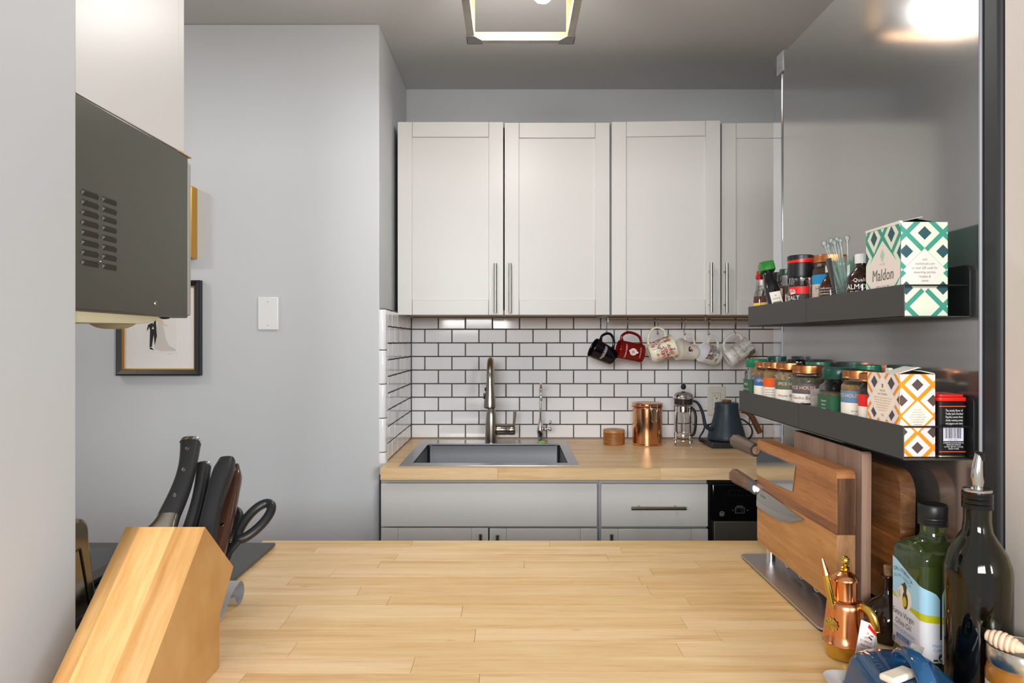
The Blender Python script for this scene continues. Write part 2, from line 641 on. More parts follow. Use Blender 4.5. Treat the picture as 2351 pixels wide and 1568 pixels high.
def thin_glass(name, tint, body=0.05):
    """Thin-walled clear glass: a transparent sheet with a fresnel-weighted gloss and a faint body colour."""
    m = bpy.data.materials.new(name)
    m.use_nodes = True
    nt = m.node_tree
    nt.nodes.remove(nt.nodes['Principled BSDF'])
    out = nt.nodes['Material Output']
    tr = nt.nodes.new('ShaderNodeBsdfTransparent'); tr.inputs[0].default_value = lin(tint)
    df = nt.nodes.new('ShaderNodeBsdfDiffuse'); df.inputs[0].default_value = lin((226, 240, 234))
    gl = nt.nodes.new('ShaderNodeBsdfGlossy'); gl.inputs['Roughness'].default_value = 0.02
    lw = nt.nodes.new('ShaderNodeLayerWeight'); lw.inputs['Blend'].default_value = 0.22
    m1 = nt.nodes.new('ShaderNodeMixShader'); m1.inputs[0].default_value = body
    m2 = nt.nodes.new('ShaderNodeMixShader')
    nt.links.new(tr.outputs[0], m1.inputs[1]); nt.links.new(df.outputs[0], m1.inputs[2])
    nt.links.new(lw.outputs['Fresnel'], m2.inputs[0])
    nt.links.new(m1.outputs[0], m2.inputs[1]); nt.links.new(gl.outputs[0], m2.inputs[2])
    nt.links.new(m2.outputs[0], out.inputs['Surface'])
    return m


TUMBLER = thin_glass('thin_tumbler_glass', (238, 247, 243), 0.06)
STIRRER = thin_glass('stirrer_glass', (250, 252, 251), 0.16)
PAPER = mat('cream_paper', (238, 228, 214), 0.6)
WHITE = mat('white_print', (240, 238, 234), 0.55)
INK = mat('dark_ink', (52, 50, 50), 0.6)
RED = mat('red_plastic', (220, 36, 26), 0.32)
GREEN = mat('green_plastic', (14, 112, 76), 0.3)
GREEN_DK = mat('dark_green_lid', (14, 66, 54), 0.28)
CAP_GREEN = mat('grass_green_cap', (44, 122, 46), 0.35)
WHITE_PLASTIC = mat('white_plastic', (232, 231, 229), 0.35)
PLATE_WHITE = mat('wall_plate_white', (236, 236, 235), 0.3)
GOLD = mat('gold_leaf', (206, 158, 66), 0.32, 0.8)
FRAME_BLACK = mat('frame_black', (30, 31, 36), 0.42)
# ------------------------------------------------------------------ the room
CTOP = 0.911           # worktop height
CEIL_Z = 2.430
YB = 2.970             # painted back wall
YT = 2.962             # face of its tiles
YL = 2.360             # face of the wall with the pictures
XL = -0.459            # its corner, and the side of the sink niche
XTL = -0.437           # tile face on the niche side
YF = 0.835             # kitchen face of the pass-through wall
XJ = -0.5325           # left jamb
XJR = 0.6015           # right jamb


def struct(name, g, m, loc=None):
    return tag(g.build(name, m, None, loc), kind='structure')


struct('floor', Geo().box(-3.2, 1.6, 0.3, 3.2, -0.05, 0.0), FLOOR)
struct('ceiling', Geo().box(-3.2, 1.6, 0.3, 3.2, CEIL_Z, CEIL_Z + 0.06), CEIL)
wall_back = struct('wall_back', Geo().box(-0.4588, 1.5, YB, YB + 0.1, 0, CEIL_Z), WALL)
wall_left = struct('wall_left', Geo().box(-3.2, XL, YL, YB + 0.1, 0, CEIL_Z, 0.004).box(XL - 0.001, -0.4388, YL + 0.001, YB, CTOP - 0.038, CTOP), WALL)
struct('wall_right', Geo().box(1.42, 1.55, 1.0, 3.07, 0, CEIL_Z), WALL)
g = Geo()
g.box(-3.2, XJ, 0.60, YF, 0, CEIL_Z, 0.003)
struct('wall_front_right', Geo().box(XJR, 1.6, 0.60, YF, 0, CEIL_Z, 0.003), WALL_WARM)
g.box(XJ, XJR, 0.60, YF, 0, CTOP - 0.045)
g.box(XJ, XJR, 0.60, YF, 2.15, CEIL_Z)
struct('wall_front', g, WALL_IN)

# tiles: 62 x 31 px on the photograph's back wall; dark joints 5 mm wide, faces proud of the grout and slightly uneven
TW, TH, JT = 0.1174, 0.0590, 0.0048
ROW0 = CTOP + 0.003
grout = Geo().box(-0.459, 1.42, YT + 0.0035, YB + 0.0005, CTOP, CTOP + 9.1 * TH).build('grout_bed', GROUT, wall_back)


def tile_mesh(w, h, d):
    return Geo().box(-w / 2, w / 2, 0, d, -h / 2, h / 2, 0.0016, 2).mesh('tile', TILE)


full, half = tile_mesh(TW - JT, TH - JT, 0.008), tile_mesh(TW / 2 - JT, TH - JT, 0.008)
quart = tile_mesh(TW * 0.72 - JT, TH - JT, 0.008)


def put_tile(me, loc, parent, rz=0.0):
    o = bpy.data.objects.new('tile', me)
    col.objects.link(o)
    o.parent = parent
    o.location = loc
    o.rotation_euler = (random.uniform(-0.008, 0.008), random.uniform(-0.002, 0.002), rz + random.uniform(-0.006, 0.006))


for r in range(9):
    z = ROW0 + (r + 0.5) * TH
    x = XTL
    if r % 2 == 1:
        put_tile(half, (x + TW / 4, YT, z), wall_back)
        x += TW / 2
    while x < 1.40:
        put_tile(full, (x + TW / 2, YT, z), wall_back)
        x += TW

# niche side: five tiles deep, ended by tall bullnose pieces two rows high
Geo().box(XL - 0.0005, XTL - 0.0035, YL + 0.012, YB, CTOP, CTOP + 9.1 * TH).build('grout_bed', GROUT, wall_left)
y_end = YL + 0.046
for r in range(9):
    z = ROW0 + (r + 0.5) * TH
    y = YT - 0.002
    if r % 2 == 1:
        put_tile(half, (XTL, y - TW / 4, z), wall_left, R(90))
        y -= TW / 2
    while y - TW > y_end - 0.01:
        put_tile(full, (XTL, y - TW / 2, z), wall_left, R(90))
        y -= TW
    w = y - y_end
    if w > 0.012:
        put_tile(tile_mesh(w - JT * 0.6, TH - JT, 0.008), (XTL, y - w / 2, z), wall_left, R(90))
prof = [(XL - 0.001, YL - 0.001), (XTL - 0.014, YL - 0.001)] + arc(XTL - 0.014, YL + 0.013, 0.014, -90, 0, 6) + [(XTL, y_end - JT / 2), (XL - 0.001, y_end - JT / 2)]
for k, (z0, z1) in enumerate(((-0.075, 0.6), (0.6, 2.6), (2.6, 4.6), (4.6, 6.6), (6.6, 9.0))):
    g = Geo().prism(prof, ROW0 + z0 * TH + 0.0015, ROW0 + z1 * TH - 0.0015, bev=0.001)
    g.build('bullnose_tile', TILE, wall_left)

# ------------------------------------------------------------------ wall pieces: picture frames and blank plate
def frame_local(w, h, bar, depth, y_back):
    """Four mitred bars in local x, z; the front faces -Y."""
    g = Geo()
    for a, b in (((-w / 2, -h / 2), (w / 2, -h / 2)), ((w / 2, -h / 2), (w / 2, h / 2)), ((w / 2, h / 2), (-w / 2, h / 2)), ((-w / 2, h / 2), (-w / 2, -h / 2))):
        def inn(p): return (p[0] - math.copysign(bar, p[0]), p[1] - math.copysign(bar, p[1]))
        ai, bi = inn(a), inn(b)
        v = []
        for (x, z) in (a, b, bi, ai):
            v.append((x, y_back, z))
        c = 0.003
        def mid(p, q, t): return (p[0] + (q[0] - p[0]) * t, p[1] + (q[1] - p[1]) * t)
        for p, q, t, yy in ((a, ai, 0.1, -depth + c), (b, bi, 0.1, -depth + c), (b, bi, 0.3, -depth), (a, ai, 0.3, -depth), (bi, b, 0.0, -depth * 0.72), (ai, a, 0.0, -depth * 0.72)):
            x, z = mid(p, q, t)
            v.append((x, y_back + yy, z))
        v += [(a[0], y_back - depth + 0.006, a[1]), (b[0], y_back - depth + 0.006, b[1])]
        f = [(0, 1, 2, 3), (0, 10, 11, 1), (10, 4, 5, 11), (4, 7, 6, 5), (7, 9, 8, 6), (9, 3, 2, 8), (0, 3, 9, 7, 4, 10), (1, 11, 5, 6, 8, 2)]
        g.add(v, f)
    return g


pic = thing('framed_print', 'black and gold framed wedding print with white mat on the grey wall', 'picture', ((WX(273, YL) + WX(466, YL)) / 2, YL, (WZ(862, YL) + WZ(644, YL)) / 2))
pw, ph = 0.2885, 0.327
frame_local(pw, ph, 0.019, 0.026, -0.001).build('frame', FRAME_BLACK, pic, angle=20)
frame_local(pw - 0.036, ph - 0.036, 0.006, 0.019, -0.001).build('gold_lip', GOLD, pic, angle=20, label='thin gold inner lip of the black frame')
MATB = mat('mat_board', (232, 229, 224), 0.7)
Geo().box(-pw / 2 + 0.02, pw / 2 - 0.02, -0.010, -0.004, -ph / 2 + 0.02, ph / 2 - 0.02).build('mat_board', MATB, pic)
# the print: groom in a dark suit, bride in a long dress
pr = Print()
SKIN, SUIT, DRESS, DRESS2 = mat('print_skin', (226, 190, 166), 0.7), mat('print_suit', (40, 36, 40), 0.7), mat('print_dress', (206, 202, 192), 0.7), mat('print_dress_shade', (214, 200, 192), 0.7)
px = 1.0 / 664.1 / 14.25


def pp(*pts):
    return [((x - 700) * px, (1300 - y) * px) for x, y in pts]


pr.poly(pp((105, -900), (1250, -900), (1250, 1310), (105, 1310)), mat('print_paper', (229, 226, 220), 0.7))
pr.poly(pp((620, 230), (700, 195), (785, 250), (830, 420), (905, 780), (1000, 1000), (1130, 1060), (1250, 1140), (1150, 1175), (720, 1170), (530, 1090), (545, 960), (610, 720), (600, 480)), DRESS)
pr.poly(pp((545, 1000), (985, 1000), (975, 1165), (720, 1168), (540, 1090)), DRESS2)
pr.poly(pp((320, 320), (375, 320), (320, 500), (285, 470)), SUIT)
pr.poly(pp((330, 310), (470, 250), (590, 150), (580, 260), (600, 470), (375, 470)), SUIT)
pr.poly(pp((385, 460), (590, 460), (612, 690), (535, 1000), (505, 640), (445, 1040), (370, 1040)), SUIT)
pr.poly(pp((385, 1040), (420, 1050), (515, 1135), (490, 1140), (372, 1105)), SUIT)
pr.poly(pp((485, 365), (515, 455), (445, 455)), WHITE)
pr.poly(pp((470, 290), (495, 210), (520, 200), (490, 295)), WHITE)
pr.poly(pp((280, 480), (300, 500), (290, 570), (262, 545)), SKIN)
pr.poly(pp((560, 190), (700, 130), (780, 150), (840, 290), (960, 350), (950, 372), (860, 350), (790, 280), (720, 200), (600, 230)), SKIN)
pr.poly(pp((640, 80), (720, 90), (700, 160), (620, 150)), SKIN)
for k in range(9):
    pr.line(pp((945 + k * 20, 1270 - (k % 3) * 9), (958 + k * 20, 1258 + (k % 2) * 14), (965 + k * 20, 1268)), 0.0003, INK)
pr.build('print', lambda u, v, h: (u + 0.001, -0.0102 - h, v - 0.093), pic)
for (x0, x1, z0, z1) in ((-0.062, 0.062, -0.0945, -0.0925), (-0.0625, -0.0607, -0.0945, 0.1), (0.0607, 0.0625, -0.0945, 0.1)):
    Geo().box(x0, x1, -0.0108, -0.0100, z0, z1).build('mat_bevel', WHITE, pic)

gf = thing('gold_frame', 'thick gold picture frame half hidden by the microwave', 'picture', (-1.2185, YL, 1.7396))
frame_local(0.262, 0.244, 0.022, 0.042, -0.001).build('frame', GOLD, gf, angle=20)
Geo().box(-0.11, 0.11, -0.012, -0.004, -0.101, 0.101).build('mat_board', MATB, gf)

bp = thing('blank_wall_plate', 'white blank cover plate on the grey wall', 'wall plate', ((WX(593, YL) + WX(640, YL)) / 2, YL, (WZ(682, YL) + WZ(758, YL)) / 2))
Geo().box(-0.0355, 0.0355, -0.007, 0.0, -0.057, 0.057, 0.004, 3).build('plate', PLATE_WHITE, bp)
for z in (0.0405, -0.0405):
    sc = Geo().lathe([(0, 0.0012), (0.0022, 0.001), (0.003, 0.0)], 12, M=Matrix.Translation((0, -0.007, z)) @ Matrix.Rotation(R(90), 4, 'X')).build('screw', PLATE_WHITE, bp)
    Geo().box(-0.0022, 0.0022, -0.0085, -0.0080, z - 0.0005, z + 0.0005).build('slot', INK, sc)

# ------------------------------------------------------------------ upper cabinets
YC = 2.620             # front of the doors
CZ0, CZ1 = 1.4350, 2.1760


def bar_handle(parent, x, z, length, horizontal=False, y=-0.02, r=0.0058, stand=0.030):
    g = Geo()
    if horizontal:
        g.tube([(x - length / 2, y - stand, z), (x + length / 2, y - stand, z)], r, 14)
        for s in (-1, 1):
            g.tube([(x + s * length * 0.335, y - stand, z), (x + s * length * 0.335, y + 0.002, z)], r * 0.8, 10)
    else:
        g.tube([(x, y - stand, z - length / 2), (x, y - stand, z + length / 2)], r, 14)
        for s in (-1, 1):
            g.tube([(x, y - stand, z + s * length * 0.335), (x, y + 0.002, z + s * length * 0.335)], r * 0.8, 10)
    return g.build('handle', NICKEL, parent, angle=50)


def shaker_door(w, h, t=0.020, st=0.056, rail=0.058):
    """Origin bottom left, front at y=-t; stiles, rails and a recessed panel with hairline joints."""
    g = Geo()
    j = 0.0004
    g.box(0, st - j, -t, 0, 0, h, 0.0012, 1)
    g.box(w - st + j, w, -t, 0, 0, h, 0.0012, 1)
    g.box(st + j, w - st - j, -t, 0, 0, rail, 0.0012, 1)
    g.box(st + j, w - st - j, -t, 0, h - rail, h, 0.0012, 1)
    g.box(st - 0.004, w - st + 0.004, -t + 0.008, -0.004, rail - 0.004, h - rail + 0.004)
    return g


def door(parent, x0, x1, z0, z1, y, handle_x=None, hz=None, hl=0.188, swing=0.0, hinge_left=True):
    w, h = x1 - x0, z1 - z0
    d = shaker_door(w, h).build('door', CAB, parent)
    d.location = (x0, y, z0)
    d.rotation_euler = (0, 0, swing)
    if handle_x is not None:
        bar_handle(d, handle_x - x0, hz - z0, hl)
    return d


def carcass(g, x0, x1, y0, y1, z0, z1, t=0.016):
    g.box(x0, x0 + t, y0, y1, z0, z1)
    g.box(x1 - t, x1, y0, y1, z0, z1)
    g.box(x0 + t, x1 - t, y0, y1, z1 - t, z1)
    g.box(x0 + t, x1 - t, y1 - 0.006, y1, z0, z1 - t)
    return g


sU = FOC / YC
def ux(p): return (p - 1175.5) / sU
uc = thing('wall_cabinet', 'pale grey shaker wall cabinet over the sink', 'cabinet', (ux(911), YC, CZ0))
x0 = ux(911)
ww = ux(1402) - x0
carcass(Geo(), 0, ww, 0.022, 0.345, 0, CZ1 - CZ0).build('carcass', CAB_IN, uc)
Geo().box(0.016, ww - 0.016, 0.022, 0.33, 0.006, 0.018).build('underside', PLY, uc, label='unpainted plywood underside')
hz = WZ(660, YC - 0.05) - CZ0
door(uc, 0.003, ux(1155.5) - x0, 0.0, CZ1 - CZ0, 0.020, WX(1137, YC - 0.03) - x0, hz)
door(uc, ux(1158.5) - x0, ux(1400) - x0, 0.0, CZ1 - CZ0 - 0.003, 0.020, WX(1171, YC - 0.03) - x0, hz)
uc2 = thing('wall_cabinet', 'pale grey shaker wall cabinet over the mugs, its left door ajar', 'cabinet', (ux(1403), YC, CZ0))
x0 = ux(1403)
ww = 0.86
carcass(Geo(), 0, ww, 0.022, 0.345, 0, CZ1 - CZ0).build('carcass', CAB_IN, uc2)
Geo().box(0.016, ww - 0.016, 0.022, 0.33, 0.006, 0.018).build('underside', PLY, uc2, label='unpainted plywood underside')
door(uc2, ux(1405) - x0, ux(1405) - x0 + 0.412, 0.0, CZ1 - CZ0, 0.020, WX(1637, YC - 0.055) - x0 - 0.001, hz, 0.188, R(-2.6))
door(uc2, ux(1657) - x0, ww - 0.003, 0.0, CZ1 - CZ0 - 0.004, 0.020, WX(1669, YC - 0.03) - x0, hz)

# ------------------------------------------------------------------ sink run: worktop of staves, sink, base cabinets
YCF = 2.273
CX0, CX1 = -0.4385, 1.38
SX0, SX1, SY0, SY1 = -0.378, 0.222, 2.322, 2.900


def stave_obj(parent, x0, x1, y0, y1, z0, z1, m):
    gp = 0.00025
    o = Geo().box(x0 - (x0 + x1) / 2 + gp, x1 - (x0 + x1) / 2 - gp, y0 - (y0 + y1) / 2 + gp, y1 - (y0 + y1) / 2 - gp, z0, z1).build('stave', m, parent)
    o.location = ((x0 + x1) / 2, (y0 + y1) / 2, random.uniform(-0.00012, 0.0))
    return o


def stave_row(parent, x0, x1, y0, y1, z0, z1, m, rng):
    x = x0
    first = True
    while x < x1 - 1e-6:
        L = rng.uniform(0.24, 0.62) * (rng.uniform(0.3, 1) if first else 1)
        e = x + L
        if x1 - e < 0.12: e = x1
        stave_obj(parent, x, e, y0, y1, z0, z1, m)
        x, first = e, False


rng = random.Random(5)
wt = thing('sink_worktop', 'butcher block worktop along the tiled wall holding the sink', 'worktop', (0, 0, CTOP))
rows = [YCF, YCF + 0.049] + [2.322 + 0.0445 * k for k in range(1, 13)] + [2.900, YT + 0.0005]
for a, b in zip(rows, rows[1:]):
    inside = a > SY0 - 0.001 and b < SY1 + 0.001
    if inside:
        stave_obj(wt, CX0, SX0, a, b, -0.039, 0, BLOCK_BACK)
        stave_row(wt, SX1, CX1, a, b, -0.039, 0, BLOCK_BACK, rng)
    else:
        stave_row(wt, CX0, CX1, a, b, -0.039, 0, BLOCK_BACK, rng)
tag(Geo().box(XTL, 1.40, YT - 0.004, YT + 0.004, CTOP, CTOP + 0.004, 0.0015).build('trim_1', mat('caulk', (150, 142, 132), 0.7)), kind='structure')

sk = thing('sink', 'square stainless steel drop-in sink in the wooden worktop', 'sink', (-0.0775, 2.611, CTOP))
g = Geo()
ox, oy = 0.307, 0.300
ix0, ix1, iy0, iy1 = -0.266, 0.271, -0.250, 0.192
outer = [(-ox, -oy), (ox, -oy), (ox, oy), (-ox, oy)]
inner = [(ix0, iy0), (ix1, iy0), (ix1, iy1), (ix0, iy1)]
v = [(x, y, 0.0002) for x, y in outer] + [(x, y, 0.0024) for x, y in [(-ox + .002, -oy + .002), (ox - .002, -oy + .002), (ox - .002, oy - .002), (-ox + .002, oy - .002)]] + [(x, y, 0.0024) for x, y in inner] + [(x, y, -0.006) for x, y in inner]
f = []
for k in range(3):
    for i in range(4):
        f.append((k * 4 + i, k * 4 + (i + 1) % 4, k * 4 + 4 + (i + 1) % 4, k * 4 + 4 + i))
g.add(v, f).build('rim', STEEL_SINK, sk, angle=20)
g = Geo()
levels = [(0.0, -0.003, 0.012), (0.0, -0.165, 0.012), (0.006, -0.180, 0.016), (0.02, -0.186, 0.02)]
loops = [[(x, y, z) for x, y in rrect(ix0 + d, ix1 - d, iy0 + d, iy1 - d, r, 5)] for d, z, r in levels]
n = len(loops[0])
v = [p for lp in loops for p in lp]
f = [(k * n + i, k * n + (i + 1) % n, (k + 1) * n + (i + 1) % n, (k + 1) * n + i) for k in range(3) for i in range(n)]
f.append(list(range(3 * n, 4 * n)))
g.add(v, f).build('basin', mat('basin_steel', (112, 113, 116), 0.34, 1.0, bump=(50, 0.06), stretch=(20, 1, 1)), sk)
Geo().lathe([(0, -0.184), (0.035, -0.184), (0.043, -0.1835), (0.045, -0.186)], 28).build('drain', CHROME, sk)

fa = thing('kitchen_faucet', 'tall brushed nickel pull-down faucet behind the sink', 'faucet', (-0.0865, 2.838, CTOP + 0.0024))
Geo().lathe([(0, 0), (0.0255, 0), (0.0255, 0.02), (0.0245, 0.075), (0.0205, 0.118), (0.0145, 0.143), (0.0135, 0.1445), (0, 0.1445)], 32).build('body', NICKEL, fa)
path = [(0, 0, 0.14), (0, 0, 0.18), (0, 0, 0.245)] + [(0, -0.082 + 0.082 * math.cos(R(a)), 0.262 + 0.082 * math.sin(R(a))) for a in range(0, 181, 12)] + [(0, -0.164, 0.25)]
Geo().tube(path, 0.0132, 18).build('neck', NICKEL, fa, angle=60)
hd = Geo().lathe([(0, 0.100), (0.0135, 0.100), (0.0145, 0.085), (0.022, 0.028), (0.0242, 0.006), (0.0242, 0.0), (0.021, -0.004), (0.019, -0.003), (0, -0.003)], 32, c=(0, -0.168, 0.163)).build('spray_head', NICKEL, fa)
Geo().box(-0.0250, -0.0205, -0.176, -0.160, 0.195, 0.218, 0.002).box(-0.0205, -0.0165, -0.174, -0.162, 0.226, 0.24, 0.0015).build('button', BLACK, hd)
Geo().lathe([(0, -0.0036), (0.0175, -0.0036), (0.0175, -0.0028)], 24, c=(0, -0.168, 0.163)).build('nozzle', BLACK, hd)
Mx = Matrix.Translation((0.0, 0, 0.053)) @ Matrix.Rotation(R(90), 4, 'Y')
Geo().lathe([(0, 0.010), (0.022, 0.024), (0.0222, 0.066), (0.021, 0.068), (0.021, 0.070), (0.0222, 0.072), (0.0222, 0.094), (0.0195, 0.099), (0, 0.100)], 28, M=Mx).tube([(0.094, 0, 0.068), (0.096, 0, 0.09), (0.0985, 0, 0.128)], [0.0048, 0.0056, 0.0072], 14).build('lever', NICKEL, fa)

ff = thing('filter_faucet', 'slim chrome drinking-water faucet beside the tall one', 'faucet', (0.119, 2.862, CTOP + 0.0024))
Geo().lathe([(0, 0), (0.011, 0), (0.0105, 0.004), (0.010, 0.012), (0.0135, 0.034), (0.0155, 0.044), (0.014, 0.054), (0.0085, 0.078), (0.0065, 0.092), (0.005, 0.094), (0, 0.094)], 24).build('body', CHROME, ff)
path = [(0, 0, 0.09), (0, 0, 0.155), (0, 0, 0.205)] + [(0, -0.040 + 0.040 * math.cos(R(a)), 0.205 + 0.040 * math.sin(R(a))) for a in range(0, 181, 15)] + [(0, -0.080, 0.185)]
Geo().tube(path, 0.0042, 12).build('spout', CHROME, ff, angle=60)
Geo().lathe([(0.0048, 0), (0.0052, 0.003), (0.0052, 0.02), (0.0046, 0.022)], 14, c=(0, -0.080, 0.178)).build('tip', CHROME, ff)
Geo().tube(smooth_path([(0.006, 0, 0.058), (0.018, 0, 0.050), (0.026, 0, 0.0525), (0.034, 0, 0.053), (0.040, 0, 0.052)], 4), [0.010] * 4 + [0.0055] * 4 + [0.0044] * 4 + [0.006] * 5, 12).lathe([(0, -0.008), (0.005, -0.0065), (0.0062, 0), (0.005, 0.006), (0.0028, 0.010), (0.0034, 0.020), (0.0056, 0.026), (0.0060, 0.031), (0.004, 0.036), (0, 0.0375)], 16, c=(0.0415, 0, 0.052)).build('lever', CHROME, ff, angle=60)

lf = thing('leaf_scrap', 'crumpled bright green leaf scrap on the sink rim', 'leaf', (0.123, 2.815, CTOP + 0.0026))
LEAF = mat('leaf_green', (132, 200, 92), 0.5)
bm_v = [(-0.026, -0.004, 0.001), (-0.014, -0.012, 0.003), (-0.002, -0.014, 0.001), (0.014, -0.010, 0.003), (0.034, -0.006, 0.0006), (0.018, 0.006, 0.006), (0.006, 0.010, 0.012), (-0.006, 0.004, 0.015), (-0.016, 0.006, 0.009), (0.0, -0.004, 0.008), (0.010, -0.002, 0.013), (-0.012, -0.003, 0.010)]
bm_f = [(0, 1, 11), (1, 2, 9), (1, 9, 11), (2, 3, 9), (3, 10, 9), (3, 4, 5), (3, 5, 10), (5, 6, 10), (6, 7, 10), (7, 9, 10), (7, 11, 9), (7, 8, 11), (8, 0, 11)]
lo = Geo().add([(x * 0.85, y, z * 0.7) for x, y, z in bm_v], bm_f, flat=[True] * len(bm_f)).build('leaf', LEAF, lf, angle=1)
sm = lo.modifiers.new('thickness', 'SOLIDIFY'); sm.thickness = 0.0008

# base cabinets below
YBF = 2.288
sB = FOC / YBF
def bx(p): return (p - 1175.5) / sB
def bz(p): return CAM_Z + (784 - p) / sB
bc = thing('sink_base_cabinet', 'grey base cabinet with false front under the sink', 'cabinet', (bx(872), YBF, 0))
x0 = bx(872)
ww = bx(1376) - x0
g = Geo()
g.box(0, 0.018, 0.022, 0.66, 0.1, CTOP - 0.0395).box(ww - 0.012, ww, 0.022, 0.66, 0.1, CTOP - 0.0395).box(0.018, ww - 0.012, 0.022, 0.03, bz(1112), CTOP - 0.0395).box(0.018, ww - 0.012, 0.022, 0.64, 0.1, 0.118).box(0.018, ww - 0.012, 0.08, 0.09, 0, 0.1)
g.box(0.018, ww - 0.012, 0.022, 0.03, bz(1216), bz(1206))
g.build('carcass', CAB_IN, bc)
Geo().box(bx(874.5) - x0, bx(1371) - x0, 0, 0.019, bz(1209), bz(1110), 0.0015, 2).build('false_front', CAB, bc)
door(bc, bx(875) - x0, bx(1121) - x0, 0.13, bz(1212.5), 0.019, WX(1103, YBF - 0.03) - x0, WZ(1226, YBF - 0.03) - 0.094)
door(bc, bx(1124) - x0, bx(1371) - x0, 0.13, bz(1213.5), 0.019, WX(1142, YBF - 0.03) - x0, WZ(1228, YBF - 0.03) - 0.094)
dc = thing('drawer_cabinet', 'grey base cabinet with a drawer between sink base and dishwasher', 'cabinet', (bx(1376.5), YBF, 0))
x0 = bx(1376.5)
ww = bx(1626.5) - x0
g = Geo()
g.box(0, 0.012, 0.022, 0.66, 0.1, CTOP - 0.0395).box(ww - 0.012, ww, 0.022, 0.66, 0.1, CTOP - 0.0395).box(0.012, ww - 0.012, 0.022, 0.03, bz(1112), CTOP - 0.0395).box(0.012, ww - 0.012, 0.022, 0.64, 0.1, 0.118).box(0.012, ww - 0.012, 0.08, 0.09, 0, 0.1)
g.box(0.012, ww - 0.012, 0.022, 0.03, bz(1216), bz(1206))
g.build('carcass', CAB_IN, dc)
dr = Geo().box(bx(1380.5) - x0, bx(1625.5) - x0, 0, 0.019, bz(1209), bz(1111.5), 0.0015, 2).build('drawer', CAB, dc)
bar_handle(dr, (bx(1508) - x0), WZ(1167.5, YBF - 0.03), 0.1815, True, 0.0)
door(dc, bx(1380.5) - x0, bx(1625.5) - x0, 0.13, bz(1214.5), 0.019, WX(1404, YBF - 0.03) - x0, WZ(1227, YBF - 0.03) - 0.094)

# dishwasher
dw = thing('dishwasher', 'black and stainless dishwasher under the worktop', 'dishwasher', (bx(1628), YBF + 0.004, 0))
x0 = bx(1628)
Geo().box(0.002, 0.598, 0.03, 0.62, 0.1, CTOP - 0.040).box(0.02, 0.58, 0.06, 0.6, 0.0, 0.1).build('cabinet', BLACK, dw)
pnl = Geo().box(bx(1636) - x0, 0.596, -0.004, 0.028, bz(1196), bz(1112), 0.003).build('control_panel', BLACK_GLOSS, dw)
Geo().box(bx(1640) - x0, 0.594, 0.0, 0.028, 0.12, bz(1197.5), 0.003).build('door', mat('black_stainless', (98, 93, 84), 0.5, 0.5), dw)
g = Geo()
xs = [bx(1672), bx(1726)]
zc = bz(1132)
g.tube([(x - x0, -0.0045, z) for x, z in rrect(xs[0], xs[1], zc - 0.0095, zc + 0.0095, 0.009, 5)], 0.0010, 6, True)
g.build('vent', BLACK, dw)
g = Geo()
for k in range(6):
    x = bx(1679 + k * 8.8) - x0
    g.box(x - 0.0004, x + 0.0004, -0.0050, -0.0036, zc - 0.008, zc + 0.008)
g.build('vent_bar', BLACK, dw)
sw = Geo().box(bx(1689) - x0, bx(1709) - x0, -0.0065, -0.003, bz(1177) , bz(1165.5), 0.001).build('rocker_switch', BLACK, dw)
Geo().box(bx(1691) - x0, bx(1699.5) - x0, -0.0085, -0.006, bz(1175.5), bz(1167), 0.001, M=None).build('rocker', BLACK_GLOSS, sw)
p = Print()
GREYP = mat('grey_print', (196, 196, 192), 0.5)
p.ring(0, 0, 0.0080, 0.0007, GREYP)
p.text('G', -0.0022, -0.0038, 0.0105, GREYP, 'c', 0.75, 0.25, 0.15)
p.text('E', 0.0026, -0.0034, 0.0095, GREYP, 'c', 0.8, 0.25, 0.15)
for a in (45, 135, 225, 315):
    p.line([(0.0066 * math.cos(R(a - 22)), 0.0066 * math.sin(R(a - 22))), (0.0052 * math.cos(R(a)), 0.0052 * math.sin(R(a))), (0.0066 * math.cos(R(a + 22)), 0.0066 * math.sin(R(a + 22)))], 0.0005, GREYP)
p.build('emblem', on_front(-0.0041, bx(1657.5) - x0, bz(1179.5)), dw)
p = Print()
p.text('HEATED DRY', bx(1698.5) - x0, bz(1162.8), 0.0036, GREYP, 'c')
p.text('ON', bx(1682.5) - x0, bz(1172.3), 0.0036, GREYP, 'c')
p.text('OFF', bx(1716.5) - x0, bz(1172.3), 0.0036, GREYP, 'c')
zf = [bz(1165), bz(1178)]
p.line([(bx(1688) - x0, zf[1]), (bx(1688) - x0, zf[0]), (bx(1709.5) - x0, zf[0]), (bx(1709.5) - x0, zf[1]), (bx(1688) - x0, zf[1])], 0.0005, GREYP)
p.build('lettering', on_front(-0.0041), dw)
# ------------------------------------------------------------------ mug rail, hooks and mugs
YR = 2.780
rail_z = WZ(735.5, YR)
rl = thing('mug_rail', 'thin steel rail under the wall cabinet carrying the mugs', 'rail', (WX(1394, YR), YR, rail_z))
Geo().tube([(0.0, 0, 0), (0.80, 0, 0)], 0.0048, 14).build('rod', STEEL, rl)
for x in (0.003, 0.40, 0.79):
    Geo().box(x - 0.003, x + 0.003, -0.006, 0.006, -0.008, CZ0 + 0.006 - rail_z, 0.001).build('bracket', STEEL, rl)

HOOK = mat('hook_steel', (150, 142, 130), 0.22, 1.0)


